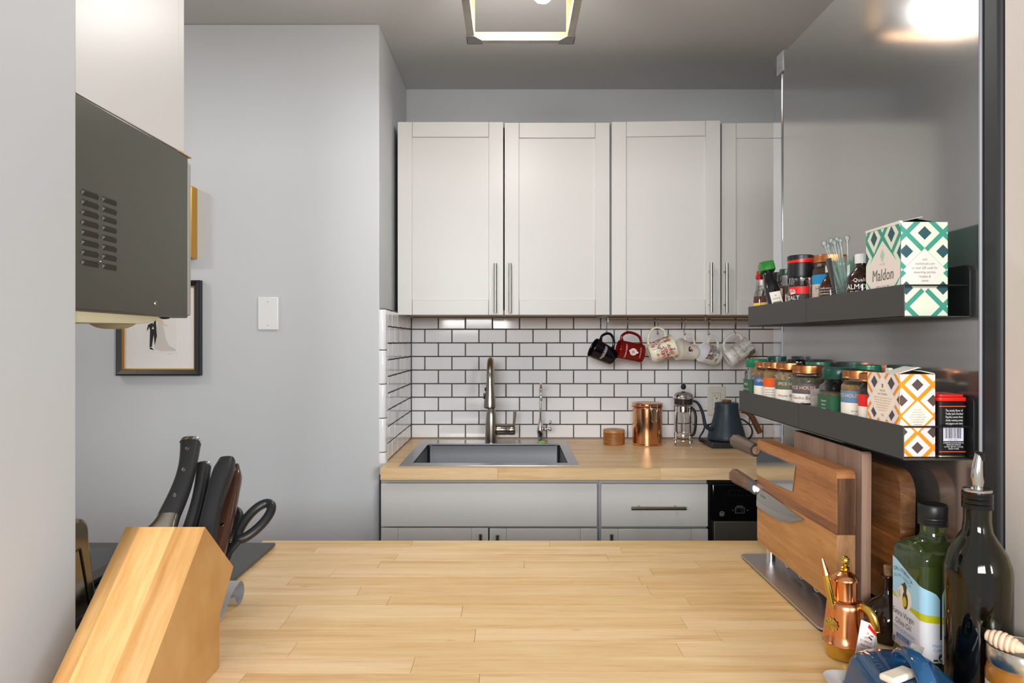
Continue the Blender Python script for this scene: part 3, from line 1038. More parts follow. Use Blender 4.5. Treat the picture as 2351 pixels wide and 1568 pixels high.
def mug(name, label, rim_px, base_px, r_rim, r_base, mats, prof=None, handle=None, flip=False, yaw=0.0, th=0.0032, extra=None, y=YR, round_base=0.008, hr=0.0055):
    """Hung by its handle: rim and base centres where the photograph shows them, the axis nearly level."""
    P, Q = W(*rim_px, y), W(*base_px, y)
    d = (P - Q)
    L = d.length
    z = d.normalized()
    yv = Vector((0, 1, 0))
    x = yv.cross(z) if not flip else z.cross(yv)
    x.normalize()
    if x.z < 0: x = -x
    yy = z.cross(x)
    Mr = Matrix((x, yy, z)).transposed()
    Mr = Matrix.Rotation(yaw, 3, 'Z') @ Mr
    t = thing(name, label, 'mug', Q, Mr.to_euler(), 'mugs on the rail under the cabinet')
    rf = lambda v: r_base + (r_rim - r_base) * max(0, min(1, v / L)) if prof is None else prof(max(0, min(1, v / L)))
    n = 30
    out = [(0, 0.0015), (r_base - round_base - 0.002, 0.0015), (r_base - round_base, 0.0)] + [(rf(0) - round_base + round_base * math.sin(R(a)), round_base - round_base * math.cos(R(a))) for a in (20, 45, 70)]
    for k in range(1, n + 1):
        v_ = round_base + (L - 0.002 - round_base) * k / n
        out.append((rf(v_), v_))
    out += [(rf(L) - th * 0.3, L), (rf(L) - th * 0.8, L - 0.0006)]
    for k in range(n, 0, -1):
        v_ = 0.006 + (L - 0.004 - 0.006) * k / n
        out.append((rf(v_) - th, v_))
    out += [(rf(0) - th - 0.006, 0.0055), (0, 0.005)]
    Geo().lathe(out, 44).build('body', mats[0], t, angle=55)
    hz1, hz0, hout = handle or (L * 0.86, L * 0.24, 0.034)
    ra, rb = rf(hz1), rf(hz0)
    hp = smooth_path([(ra - 0.003, 0, hz1), (ra + hout * 0.45, 0, hz1 + 0.004), (ra + hout * 0.92, 0, hz1 - (hz1 - hz0) * 0.18), (ra + hout, 0, hz1 - (hz1 - hz0) * 0.48), (rb + hout * 0.82, 0, hz0 + (hz1 - hz0) * 0.2), (rb + hout * 0.35, 0, hz0 + 0.001), (rb - 0.003, 0, hz0 - 0.002)], 5)
    nn = len(hp)
    rs = [hr * (1.55 if i in (0, nn - 1) else 1.25 if i in (1, 2, nn - 2, nn - 3) else 1.0) for i in range(nn)]
    Geo().tube(hp, rs, 12, flat=1.0).build('handle', mats[1] if len(mats) > 1 else mats[0], t, angle=60)
    if extra:
        extra(t, rf, L, PI if flip else 0.0)
    return t


MUG_BLACK = mat('mug_black_glaze', (14, 14, 20), 0.07)
MUG_NAVY = mat('mug_navy_glaze', (16, 20, 44), 0.07)
MUG_RED = mat('mug_maroon_glaze', (118, 16, 14), 0.08)
MUG_CREAM = mat('mug_cream_glaze', (240, 238, 212), 0.12)
MUG_IVORY = mat('mug_ivory_glaze', (240, 232, 218), 0.1)
MUG_WHITE = mat('mug_white_glaze', (240, 240, 240), 0.1)


def deco_black(t, rf, L, a0):
    p = Print()
    p.text('BLOCK ISLAND', 0, L * 0.56, 0.0078, WHITE, 'c', width=0.050)
    p.rectangle(-0.024, 0.024, L * 0.56 - 0.0028, L * 0.56 - 0.0016, WHITE)
    p.text('NEW SHOREHAM', 0.002, L * 0.56 - 0.0068, 0.0036, WHITE, 'c', width=0.034)
    p.build('lettering', on_cyl(lambda q: rf(q) + 0.00025, 0, a0 - 0.05), t, 0.004, vstep=0.01)


def deco_red(t, rf, L, a0):
    p = Print()
    c = (0.004, L * 0.49)
    p.text('FORDHAM UNIVERSITY', 0.002, L * 0.74, 0.0078, WHITE, 'c', width=0.064)
    p.disc(c[0], c[1], 0.0148, WHITE, 28)
    p.poly([(c[0] - 0.005, c[1] - 0.0138), (c[0] + 0.005, c[1] - 0.0138), (c[0] + 0.002, c[1] - 0.0205), (c[0] - 0.002, c[1] - 0.0205)], WHITE)
    p.disc(c[0] + 0.002, c[1] + 0.0145, 0.0036, WHITE, 12)
    p.ring(c[0], c[1], 0.0128, 0.0005, MUG_RED)
    p.ring(c[0], c[1], 0.0082, 0.0006, MUG_RED)
    p.arc_text('SIGILLVM VNIVERSITATIS', c[0], c[1], 0.0094, 0.0028, MUG_RED, 90, 15.5)
    p.poly([(c[0] - 0.005, c[1] + 0.005), (c[0] + 0.005, c[1] + 0.005), (c[0] + 0.0045, c[1] - 0.002), (c[0], c[1] - 0.007), (c[0] - 0.0045, c[1] - 0.002)], MUG_RED)
    p.poly([(c[0] - 0.0032, c[1] + 0.0028), (c[0] + 0.0032, c[1] + 0.0028), (c[0] + 0.003, c[1] - 0.0012), (c[0], c[1] - 0.0048), (c[0] - 0.003, c[1] - 0.0012)], WHITE)
    p.line([(c[0] - 0.002, c[1]), (c[0] + 0.002, c[1])], 0.0012, MUG_RED).line([(c[0], c[1] + 0.002), (c[0], c[1] - 0.003)], 0.001, MUG_RED)
    p.text('SCHOOL OF LAW', 0.006, L * 0.19, 0.0062, WHITE, 'c', width=0.044)
    p.build('lettering', on_cyl(lambda q: rf(q) + 0.00025, 0, a0 - 0.12), t, 0.004)


FL_RED, FL_PUR, FL_ORA, FL_GRN, FL_PNK = mat('flower_red', (196, 52, 36), .4), mat('flower_purple', (112, 84, 128), .4), mat('flower_orange', (206, 128, 46), .4), mat('flower_stem', (70, 84, 92), .4), mat('flower_pink', (200, 130, 140), .4)


def deco_floral(t, rf, L, a0):
    p = Print()
    rg = random.Random(4)
    # stems run along the mug's height, blossoms at their upper ends
    for k in range(24):
        u = -0.062 + 0.0052 * k + rg.uniform(-0.002, 0.002)
        v0 = L * rg.uniform(0.10, 0.42)
        v1 = v0 + L * rg.uniform(0.22, 0.40)
        p.line([(u, v0), (u + 0.002, (v0 + v1) / 2), (u + 0.001, v1)], 0.0011, rg.choice([FL_GRN, FL_ORA, FL_PUR]))
        kind = k % 3
        if kind == 0:
            p.disc(u + 0.001, v1, 0.0062, FL_RED, 14).ring(u + 0.001, v1, 0.0038, 0.0010, MUG_CREAM, 12).disc(u + 0.001, v1, 0.0012, MUG_CREAM, 8)
        elif kind == 1:
            p.poly([(u - 0.0052, v1), (u + 0.0058, v1), (u + 0.002, v1 + 0.0140)], FL_PUR).poly([(u - 0.001, v1), (u + 0.0048, v1), (u + 0.002, v1 + 0.007)], FL_ORA)
        else:
            for j in (-1, 0, 1):
                p.line([(u, v1 - 0.004), (u + 0.004 * j, v1 + 0.004)], 0.0012, FL_PNK)
            p.poly([(u - 0.003, v1 - 0.006), (u + 0.003, v1 - 0.006), (u, v1 - 0.001)], FL_PUR)
    for k in range(26):
        u, v = rg.uniform(-0.065, 0.06), L * rg.uniform(0.12, 0.9)
        (p.disc(u, v, 0.0046, FL_RED, 12).disc(u, v, 0.0022, MUG_CREAM, 8) if k % 3 else p.poly([(u - 0.003, v), (u + 0.001, v - 0.002), (u + 0.004, v + 0.005), (u, v + 0.003)], FL_PUR))
    p.build('flower_print', on_cyl(lambda q: rf(q) + 0.00025, 0, a0), t, 0.004, vstep=0.01)


def deco_bird(t, rf, L, a0):
    p = Print()
    c = (0.003, L * 0.66)
    ORG, SL = mat('emblem_orange', (226, 84, 34), .4), mat('emblem_slate', (44, 48, 56), .4)
    p.disc(c[0], c[1], 0.0168, MUG_WHITE, 28)
    p.arc_text('OLD SALT', c[0], c[1], 0.0134, 0.0042, mat('faded_print', (150, 152, 158), .5), 50, 17)
    p.arc_text('BALD KNOBS', c[0], c[1], 0.0168, 0.0044, SL, 205, 15, True)
    p.disc(c[0] + 0.001, c[1] + 0.003, 0.0085, SL, 20)
    p.poly([(c[0] - 0.006, c[1] - 0.003), (c[0] + 0.002, c[1] - 0.004), (c[0] + 0.0035, c[1] - 0.010), (c[0] + 0.001, c[1] - 0.0145), (c[0] - 0.006, c[1] - 0.010)], ORG)
    p.disc(c[0] + 0.003, c[1] + 0.0008, 0.0028, WHITE, 12, 0.0034)
    p.disc(c[0] + 0.0065, c[1] - 0.0015, 0.0014, WHITE, 10)
    p.build('emblem', on_cyl(lambda q: rf(q) + 0.00025, 0, a0), t, 0.004, vstep=0.004)


def deco_patch(t, rf, L, a0):
    p = Print()
    rg = random.Random(9)
    cols = [mat('patch_%s' % n, c, .45) for n, c in (('violet', (96, 84, 150)), ('brown', (74, 52, 40)), ('charcoal', (40, 36, 36)), ('gold', (222, 170, 54)), ('blue', (92, 112, 176)), ('cream', (226, 214, 190)), ('rust', (150, 84, 44)))]
    for i in range(240):
        u = rg.uniform(-0.026, 0.032)
        lo = 0.20 + 0.10 * max(0, -u / 0.034)
        v = L * (rg.uniform(lo, 0.82) * 0.75 + 0.40)
        a = rg.uniform(-0.4, 0.3) - 0.35
        l, w = rg.uniform(0.003, 0.0085), rg.uniform(0.0010, 0.0022)
        low = u < -0.012
        m = rg.choice([cols[1], cols[2], cols[2], cols[6], cols[5], cols[3]] if low else [cols[0], cols[4], cols[2], cols[5], cols[0], cols[3]])
        if u > 0.012 and v > L * 0.6: m = rg.choice([cols[3], cols[3], cols[0], cols[5]])
        du, dv = l * math.sin(a), l * math.cos(a)
        p.line([(u - du / 2, v - dv / 2), (u + du / 2, v + dv / 2)], w, m)
    GR = mat('patch_grass', (150, 176, 92), .45)
    p.line([(-0.034, L * 0.43), (-0.016, L * 0.40), (0.004, L * 0.39), (0.022, L * 0.40)], 0.0030, GR)
    for u in (-0.022, -0.017, 0.004, 0.009):
        p.line([(u, L * 0.40), (u + 0.001, L * 0.52)], 0.0026, cols[6])
    p.build('painted_print', on_cyl(lambda q: rf(q) + 0.00025, 0, a0 + 0.1), t, 0.004, 0.00002, vstep=0.008)


def deco_map(t, rf, L, a0):
    p = Print(-0.05, 0.045, L * 0.17, L * 0.985)
    rg = random.Random(2)
    LAND, LINE, TEALL, MRED, OL = mat('map_paper', (226, 226, 218), .45), mat('map_line', (84, 86, 82), .45), mat('map_teal', (96, 134, 140), .45), mat('map_red', (196, 66, 52), .45), mat('map_olive', (140, 128, 100), .45)
    p.rectangle(-0.05, 0.045, L * 0.17, L * 0.985, LAND)
    p.poly([(0.045, L * 0.5), (0.030, L * 0.55), (0.020, L * 0.7), (0.012, L * 0.8), (0.010, L), (0.045, L)], OL)
    for k in range(80):
        u, v = rg.uniform(-0.05, 0.045), L * rg.uniform(0.15, 0.98)
        l = rg.uniform(0.006, 0.030)
        if rg.random() < 0.5: p.line([(u, v), (u + l, v + l * 0.08)], 0.00075, LINE)
        else: p.line([(u, v), (u - l * 0.08, v + l)], 0.00075, LINE)
    p.line([(0.03, L * 0.16), (0.026, L * 0.5), (0.031, L * 0.72), (0.029, L * 0.98)], 0.0012, MRED)
    p.line([(-0.045, L * 0.36), (0.036, L * 0.30)], 0.0013, MRED)
    p.line([(-0.006, L * 0.98), (-0.01, L * 0.75), (0.004, L * 0.6), (0.0, L * 0.48)], 0.0016, TEALL)
    p.line([(0.034, L * 0.75), (0.040, L * 0.80), (0.040, L * 0.86), (0.033, L * 0.85), (0.034, L * 0.75)], 0.0010, MRED)
    p.poly([(-0.002, L * 0.42), (0.012, L * 0.40), (0.014, L * 0.56), (0.002, L * 0.60)], MUG_WHITE)
    for k in range(6):
        p.line([(-0.018 + 0.003 * k, L * 0.42), (-0.006 + 0.002 * k, L * 0.44)], 0.0007, MUG_WHITE)
    p.build('map_print', on_cyl(lambda q: rf(q) + 0.00025, 0, a0 + 0.15), t, 0.004, 0.00002)


m1 = mug('mug', 'black mug with white lettering, first on the rail', (1359, 797), (1410, 823), 0.0415, 0.030, [MUG_BLACK, MUG_NAVY], lambda s: 0.030 + 0.0115 * (s ** 0.6), (0.083, 0.026, 0.040), yaw=R(8), extra=deco_black)
m2 = mug('mug', 'dark red university mug with a white seal', (1417, 801.5), (1476, 812.5), 0.0385, 0.0385, [MUG_RED], None, (0.096, 0.017, 0.037), yaw=R(7), extra=deco_red, y=2.776)
m3 = mug('mug', 'cream mug printed with red and purple wildflowers', (1547, 793), (1490, 813), 0.0475, 0.037, [MUG_CREAM], lambda s: 0.037 + 0.0105 * s ** 0.7, (0.086, 0.014, 0.046), True, R(-1), extra=deco_floral, y=2.766, round_base=0.016, hr=0.0048)
m4 = mug('mug', 'ivory flared mug with a round bird emblem', (1553, 801), (1601, 811), 0.0455, 0.028, [MUG_IVORY], lambda s: 0.0300 + 0.0165 * s * s, (0.066, 0.022, 0.030), yaw=R(18), extra=deco_bird, y=2.792, round_base=0.018, hr=0.0045)
m5 = mug('mug', 'white mug with a colourful brush-stroke animal', (1606, 807), (1650, 822), 0.0420, 0.034, [MUG_WHITE], lambda s: 0.0325 + 0.010 * s ** 0.8, (0.068, 0.020, 0.034), yaw=R(21), extra=deco_patch, round_base=0.014, hr=0.0048)
m6 = mug('mug', 'white mug wrapped in a street map, last on the rail', (1721, 791.5), (1669, 825), 0.0385, 0.037, [MUG_WHITE], None, (0.094, 0.016, 0.036), True, R(-2), extra=deco_map, hr=0.0058)

hk = [(1393, 766, 'over the black mug'), (1440, 766, 'over the dark red mug'), (1510, 767, 'over the wildflower mug'), (1573, 768, 'over the bird emblem mug'), (1629, 768, 'over the brush-stroke mug'), (1687, 768, 'over the map mug')]
for i, (px_, py_, where) in enumerate(hk):
    zb = WZ(py_, YR) - rail_z
    lean = (0.0, 0.0, 0.0, 0.003, 0.004, 0.0)[i]
    t = thing('mug_hook', 'steel S-hook on the rail ' + where, 'hook', (WX(px_, YR), YR, rail_z), (0, 0, 0.35 if i in (3, 4) else 0.12), 'S-hooks on the mug rail')
    r1 = 0.0066
    path = [(0, r1 * math.cos(R(a)), r1 * math.sin(R(a))) for a in range(-40, 181, 20)]
    path += [(0, -r1, -0.006), (-lean, 0.001, zb * 0.55), (-lean, 0.0045, zb + 0.008)]
    path += [(-lean, -0.001 + 0.0058 * math.cos(R(a)), zb + 0.004 + 0.0058 * math.sin(R(a))) for a in range(0, -181, -20)] + [(-lean, -0.0068, zb + 0.012)]
    Geo().tube(path, 0.0016, 8).build('hook', HOOK, t, angle=60)

# ------------------------------------------------------------------ on the sink worktop
Z0 = CTOP + 0.0004
t = thing('salt_box', 'small round wooden salt box beside the copper canister', 'box', (WX(1409.5, 2.81), 2.81, Z0))
Geo().lathe([(0, 0), (0.0425, 0), (0.0438, 0.0015), (0.0438, 0.0470), (0.043, 0.0478), (0, 0.0478)], 48).build('base', TEAK, t)
Geo().lathe([(0, 0.0482), (0.0430, 0.0482), (0.0438, 0.0490), (0.0438, 0.0585), (0.0425, 0.0602), (0, 0.0606)], 48).build('lid', wood('teak_lid', (150, 96, 46), (184, 124, 64), (200, 144, 84), (14, 30, 14), 0.4), t)

t = thing('copper_canister', 'tall copper canister with a wire clasp', 'canister', (WX(1486, 2.80), 2.80, Z0))
Geo().lathe([(0, 0), (0.0625, 0), (0.0635, 0.002), (0.0630, 0.005), (0.0605, 0.007), (0.0605, 0.150), (0.0625, 0.152), (0.0632, 0.1535), (0.0625, 0.155), (0.061, 0.156), (0.058, 0.156)], 64).build('body', COPPER_BR, t)
Geo().lathe([(0.060, 0.1575), (0.0638, 0.158), (0.0645, 0.160), (0.0638, 0.162), (0.0620, 0.163), (0.0620, 0.167), (0.0632, 0.168), (0.0635, 0.1695), (0.0625, 0.171), (0.055, 0.1715), (0.053, 0.1700), (0, 0.1700)], 64).build('lid', COPPER_BR, t)
g = Geo()
yc = -0.0665
def cl(pts, r=0.0011): g.tube([(x, yc + d, z) for x, d, z in pts], r, 8)
cx = 0.014
cl([(cx - 0.013, 0.003, 0.168), (cx - 0.014, 0.0, 0.160), (cx - 0.013, -0.002, 0.146), (cx - 0.010, -0.002, 0.140)])
cl([(cx + 0.013, 0.003, 0.168), (cx + 0.014, 0.0, 0.160), (cx + 0.013, -0.002, 0.146), (cx + 0.010, -0.002, 0.140)])
cl([(cx - 0.013, 0.003, 0.168), (cx + 0.013, 0.003, 0.168)])
cl([(cx - 0.014, 0.002, 0.153), (cx - 0.006, -0.001, 0.151), (cx + 0.006, -0.001, 0.151), (cx + 0.014, 0.002, 0.153)], 0.0014)
cl([(cx - 0.0095, -0.001, 0.150), (cx - 0.0100, -0.002, 0.138), (cx - 0.0065, -0.003, 0.118), (cx - 0.0085, -0.003, 0.106), (cx - 0.005, -0.004, 0.0985), (cx + 0.001, -0.004, 0.0965), (cx + 0.007, -0.004, 0.0985), (cx + 0.0085, -0.003, 0.106), (cx + 0.0085, -0.003, 0.118), (cx + 0.0105, -0.002, 0.138), (cx + 0.0095, -0.001, 0.150)], 0.0013)
g.build('clasp', CHROME, t, angle=60)

# French press
t = thing('french_press', 'glass and chrome French press beside the blue kettle', 'coffee press', (WX(1569, 2.775), 2.775, Z0))
s = 2.775 / FOC
Geo().lathe([(0, 0.026), (0.030, 0.026), (0.0355, 0.030), (0.0365, 0.036), (0.0365, 0.168), (0.0375, 0.171), (0.0365, 0.1718), (0.0352, 0.168), (0.0352, 0.037), (0.0340, 0.032), (0.029, 0.0285), (0, 0.0285)], 40).build('beaker', GLASS, t)
g = Geo()
g.lathe([(0.0372, 0.138), (0.0385, 0.138), (0.0385, 0.160), (0.0372, 0.160), (0.0372, 0.138)], 40)
g.lathe([(0.0372, 0.040), (0.0382, 0.040), (0.0382, 0.048), (0.0372, 0.048), (0.0372, 0.040)], 40)
for a in (-150, -62, 28, 118):
    c_, s_ = math.cos(R(a)), math.sin(R(a))
    rr = [(0.0385, 0.160), (0.0390, 0.120), (0.0390, 0.050), (0.0395, 0.030), (0.0405, 0.015), (0.0445, 0.005), (0.0485, 0.0022)]
    g.tube([(q * c_, q * s_, z) for q, z in rr], 0.0022, 8, flat=1.5)
    g.lathe([(0, 0), (0.005, 0), (0.005, 0.003), (0.0035, 0.0045), (0, 0.0048)], 12, c=(0.0478 * c_, 0.0478 * s_, 0))
g.lathe([(0.034, 0.021), (0.040, 0.0205), (0.040, 0.023), (0.034, 0.0235), (0.034, 0.021)], 40)
g.build('frame', CHROME, t)
Geo().lathe([(0.030, 0.166), (0.0365, 0.1665), (0.0372, 0.188), (0.030, 0.188)], 40).build('strainer_ring', mat('smoked_plastic', (52, 46, 42), 0.2), t)
Geo().lathe([(0.036, 0.1885), (0.0435, 0.1895), (0.0442, 0.1910), (0.0425, 0.1925), (0.0418, 0.1965), (0.038, 0.2065), (0.029, 0.214), (0.017, 0.2182), (0.008, 0.2192), (0.0068, 0.2215), (0, 0.2215)], 48).build('lid', CHROME, t)
Geo().tube([(0, 0, 0.221), (0, 0, 0.232)], 0.0024, 10).build('stem', CHROME, t)
Geo().lathe([(0, 0.2265), (0.005, 0.227), (0.0095, 0.2315), (0.0107, 0.237), (0.0109, 0.2378), (0.0107, 0.2386), (0.0095, 0.244), (0.005, 0.2482), (0, 0.2492)], 24).build('knob', BLACK, t)
g = Geo()
g.tube([(0, 0, 0.045), (0, 0, 0.215)], 0.0017, 8)
g.lathe([(0, 0.044), (0.034, 0.044), (0.034, 0.047), (0, 0.047)], 32)
g.build('plunger', CHROME, t)
a = R(-58)
ca, sa = math.cos(a), math.sin(a)
hp = smooth_path([(0.038 * ca, 0.038 * sa, 0.152), (0.049 * ca, 0.049 * sa, 0.153), (0.060 * ca, 0.060 * sa, 0.143), (0.066 * ca, 0.066 * sa, 0.115), (0.064 * ca, 0.064 * sa, 0.080), (0.057 * ca, 0.057 * sa, 0.054), (0.048 * ca, 0.048 * sa, 0.046), (0.0385 * ca, 0.0385 * sa, 0.046)], 5)
Geo().tube(hp, 0.0062, 12, flat=0.75).build('handle', BLACK, t, angle=60)
p = Print()
for k in range(14):
    p.rectangle(-0.004, 0.002 if k % 4 else 0.005, 0.006 * k, 0.006 * k + 0.0012, INK, False)
p.build('scale', on_cyl(0.0368, 0.062, R(-4)), t, 0.004)

# gooseneck kettle on its base
KBLUE = mat('kettle_matte_blue', (40, 54, 66), 0.42, bump=(700, 0.05, 0.0003))
KBASE = mat('kettle_base_black', (40, 44, 46), 0.42)
kb = thing('kettle_base', 'square black heating base under the blue kettle', 'kettle base', (WX(1668, 2.765), 2.765, Z0), (0, 0, 0))
s = FOC / 2.69
Geo().box(-0.083, 0.083, -0.080, 0.080, 0.002, 0.0225, 0.003).build('body', KBASE, kb)
Geo().lathe([(0, 0.0225), (0.055, 0.0225), (0.0555, 0.0245), (0.052, 0.025), (0, 0.025)], 40).build('heating_plate', BLACK, kb)
cord = smooth_path([(-0.080, 0.055, 0.010), (-0.094, 0.050, 0.012), (-0.096, 0.042, 0.030), (-0.080, 0.050, 0.052), (-0.060, 0.085, 0.066), (0.0, 0.12, 0.085), (0.06, 0.13, 0.098), (0.11, 0.13, 0.090), (0.140, 0.12, 0.062), (0.138, 0.10, 0.032), (0.115, 0.09, 0.010), (0.085, 0.07, 0.008)], 6)
Geo().tube(cord, 0.0034, 10).build('power_cord', mat('navy_cord', (26, 30, 46), 0.45), kb, angle=60)
kt = thing('gooseneck_kettle', 'matte dark blue gooseneck kettle with wooden handle', 'kettle', (WX(1670, 2.755), 2.765, Z0 + 0.0252))
sy = 2.755 / FOC
H = 0.151
prof = [(0, 0), (0.066, 0), (0.0735, 0.0015), (0.0755, 0.006), (0.0735, 0.016), (0.0665, 0.042), (0.0580, 0.070), (0.0520, 0.092), (0.0475, 0.112), (0.0462, 0.126), (0.0462, 0.146), (0.0452, 0.1478), (0.0440, 0.1480), (0.0440, 0.1465), (0, 0.1465)]
Geo().lathe(prof, 64).build('body', KBLUE, kt)
ld = Geo().lathe([(0, 0.1468), (0.0432, 0.1468), (0.0436, 0.1485), (0.0425, 0.1495), (0, 0.1500)], 48).build('lid', KBLUE, kt)
Geo().lathe([(0, 0.150), (0.0155, 0.150), (0.0185, 0.154), (0.0185, 0.1585), (0.0165, 0.1605), (0, 0.161)], 28).build('knob', wood('knob_walnut', (96, 62, 40), (124, 86, 58), (148, 108, 78), (20, 6, 40), 0.45), ld)
sp = smooth_path([(-0.058, -0.02, 0.048), (-0.076, -0.026, 0.046), (-0.094, -0.032, 0.058), (-0.101, -0.035, 0.082), (-0.108, -0.037, 0.112), (-0.122, -0.042, 0.142), (-0.136, -0.047, 0.156), (-0.150, -0.052, 0.160)], 6)
n = len(sp)
Geo().tube(sp, [0.0085 - 0.0040 * i / (n - 1) for i in range(n)], 14).build('spout', KBLUE, kt, angle=60)
hx = 0.0455
hd = Geo().tube([(hx - 0.003, 0, 0.117), (hx + 0.014, 0, 0.116)], [0.0088, 0.0080], 16).build('ferrule', CHROME, kt, angle=50)
KW = wood('kettle_walnut', (92, 58, 34), (124, 82, 50), (150, 104, 66), (20, 20, 6), 0.42)
path = smooth_path([(hx + 0.013, 0, 0.116), (hx + 0.030, 0, 0.113), (hx + 0.048, 0, 0.103), (hx + 0.060, 0, 0.086), (hx + 0.072, 0, 0.062), (hx + 0.090, 0, 0.027)], 6)
n = len(path)
Geo().tube(path, [0.0082 + 0.0028 * min(1, i / (n * 0.55)) for i in range(n)], 14, flat=1.05).build('handle', KW, kt, angle=55)

# outlet with the kettle's plug
s = FOC / YT
ox = (1345 - 1175.5) / s
oz = CAM_Z - (920 - 784) / s
t = thing('wall_outlet', 'white power outlet on the tiles behind the kettle', 'outlet', (WX(1644, YT), YT, WZ(920, YT)))
Geo().box(-0.0395, 0.0395, -0.008, -0.0015, -0.0625, 0.0625, 0.004, 3).build('plate', mat('outlet_almond', (226, 222, 212), 0.35), t)
rc = Geo().box(-0.0165, 0.0165, -0.0100, -0.006, -0.034, 0.034, 0.002).build('receptacle', mat('outlet_face', (230, 226, 216), 0.32), t)
p = Print()
p.line([(-0.0168, -0.0345), (0.0168, -0.0345), (0.0168, 0.0345), (-0.0168, 0.0345), (-0.0168, -0.0345)], 0.0007, INK)
for dz in (0.017, -0.017):
    p.rectangle(-0.0075, -0.0062, dz + 0.001, dz + 0.010, INK, False)
    p.rectangle(-0.0115, -0.0062, dz + 0.005, dz + 0.0064, INK, False)
    p.rectangle(0.0058, 0.0072, dz + 0.002, dz + 0.0095, INK, False)
    p.poly([(q[0], q[1] + dz - 0.006) for q in rings(0.0030, None, 14)], INK, False)
p.build('slot', on_front(-0.0101), t)
for z in (0.048, -0.048):
    Geo().lathe([(0, 0.001), (0.002, 0.0008), (0.0026, 0)], 10, M=Matrix.Translation((0, -0.008, z)) @ Matrix.Rotation(R(90), 4, 'X')).build('screw', PLATE_WHITE, t)
pg = thing('power_plug', 'dark round plug in the wall outlet', 'plug', (WX(1643, YT) + 0.006, YT - 0.0105, WZ(938, YT)))
Geo().lathe([(0, 0), (0.015, 0), (0.016, 0.004), (0.015, 0.014), (0.011, 0.019), (0, 0.020)], 24, M=Matrix.Rotation(R(90), 4, 'X')).box(-0.004, 0.012, -0.016, -0.004, -0.040, -0.004, 0.003).build('plug', mat('navy_plug', (30, 30, 44), 0.4), pg)
# ------------------------------------------------------------------ near worktop
NX0, NX1, NY0, NY1 = -0.527, 0.594, 0.470, 1.447
nw = thing('pass_through_worktop', 'wide butcher block worktop in the foreground', 'worktop', (0, 0, CTOP))
rng = random.Random(8)
y = NY1
while y > NY0 + 0.01:
    y2 = max(NY0, y - 0.0445)
    stave_row(nw, NX0, NX1, y2, y, -0.042, 0, BLOCK, rng)
    y = y2

# ------------------------------------------------------------------ range, left of the worktop
RANGE_DK = mat('range_dark_trim', (86, 88, 88), 0.55, 0.2)
rgx = thing('range', 'black range with dark trim left of the worktop', 'range', (-0.865, 1.12, 0))
Geo().box(-0.375, 0.336, -0.26, 0.26, 0.04, 0.905, 0.004).box(-0.35, 0.32, -0.24, 0.22, 0, 0.04).build('body', BLACK, rgx)
ct = Geo().box(-0.377, 0.379, -0.265, 0.283, 0.913, 0.920, 0.0015).build('cooktop', RANGE_DK, rgx)
Geo().box(-0.345, 0.300, -0.235, 0.245, 0.9195, 0.9215, 0.0008).build('glass', BLACK_GLOSS, ct)
Geo().box(0.13, 0.16, 0.02, 0.20, 0.9216, 0.9300, 0.002).build('vent_cover', BLACK, rgx)

# toaster on the range, its right end showing past the jamb
ts = thing('toaster', 'polished steel toaster with a rounded top behind the left jamb', 'toaster', (-0.745, 0.914, 0.9375))
g = Geo()
hw0, hw1, hh = 0.076, 0.054, 0.150
prof = [(-hw0, 0.008), (hw0, 0.008), (hw1 + 0.003, hh - 0.035)] + arc(hw1 - 0.022, hh - 0.025, 0.025, 8, 90, 7) + arc(-hw1 + 0.022, hh - 0.025, 0.025, 90, 172, 7) + [(-hw1 - 0.003, hh - 0.035)]
g.prism(prof, -0.145, 0.145, axes='yzx', bev=0.005)
g.build('body', mat('polished_steel', (132, 122, 104), 0.12, 1.0), ts)
Geo().prism([(-hw0 - 0.002, 0), (hw0 + 0.002, 0), (hw0 + 0.001, 0.014), (-hw0 - 0.001, 0.014)], -0.147, 0.147, axes='yzx', bev=0.002).build('foot_rim', BLACK, ts)
g = Geo()
g.tube([(0.1455, hw1 - 0.020, hh - 0.042), (0.1455, hw0 - 0.020, 0.02)], 0.0016, 6)
g.tube([(0.1455, hw1 - 0.020, hh - 0.042), (0.1455, -0.01, hh - 0.050)], 0.0010, 6)
g.build('groove', BLACK, ts)
for y in (-0.019, 0.019):
    Geo().box(-0.105, 0.105, y - 0.011, y + 0.011, hh - 0.004, hh + 0.0006, 0.001).build('slot', BLACK, ts)

# ------------------------------------------------------------------ knife block and knives
KX0, KX1 = -0.4765, -0.379
kb_pts = [(0.640, CTOP + 0.0006), (0.8835, CTOP + 0.0006), (0.886, 0.979), (0.929, 1.0265), (0.843, 1.104), (0.6385, 0.9165)]
kn = thing('knife_block', 'slanted honey-coloured wooden knife block full of knives', 'knife block', (0, 0, 0))
cuts = [KX0, KX0 + 0.017, KX0 + 0.060, KX1]
KB2 = wood('knife_block_pale', (188, 136, 78), (206, 160, 100), (220, 182, 126), (30, 3.0, 3.0), 0.42)
for i, (a, b) in enumerate(zip(cuts, cuts[1:])):
    Geo().prism(kb_pts, a, b, axes='yzx', bev=0.0).build('lamination', KBLOCK if i != 1 else KB2, kn)
RD = Vector((0, 0.7375, 0.6753))      # direction the knives point
SD = Vector((0, 0.6753, -0.7375))     # down the slot face
B0 = Vector((0, 0.843, 1.104))


def on_face(x, s, t=0.0):
    p = B0 + SD * (s * 0.1155) + RD * t
    return Vector((x, p.y, p.z))


def face_matrix(x, s, x_top, t_top):
    """Local z along the knife (slightly tilted), local x across the blade."""
    a, b = on_face(x, s), on_face(x_top, s, t_top)
    z = (b - a).normalized()
    xx = Vector((1, 0, 0)); xx = (xx - z * xx.dot(z)).normalized()
    yy = z.cross(xx)
    M = Matrix((xx, yy, z)).transposed().to_4x4()
    M.translation = a
    return M


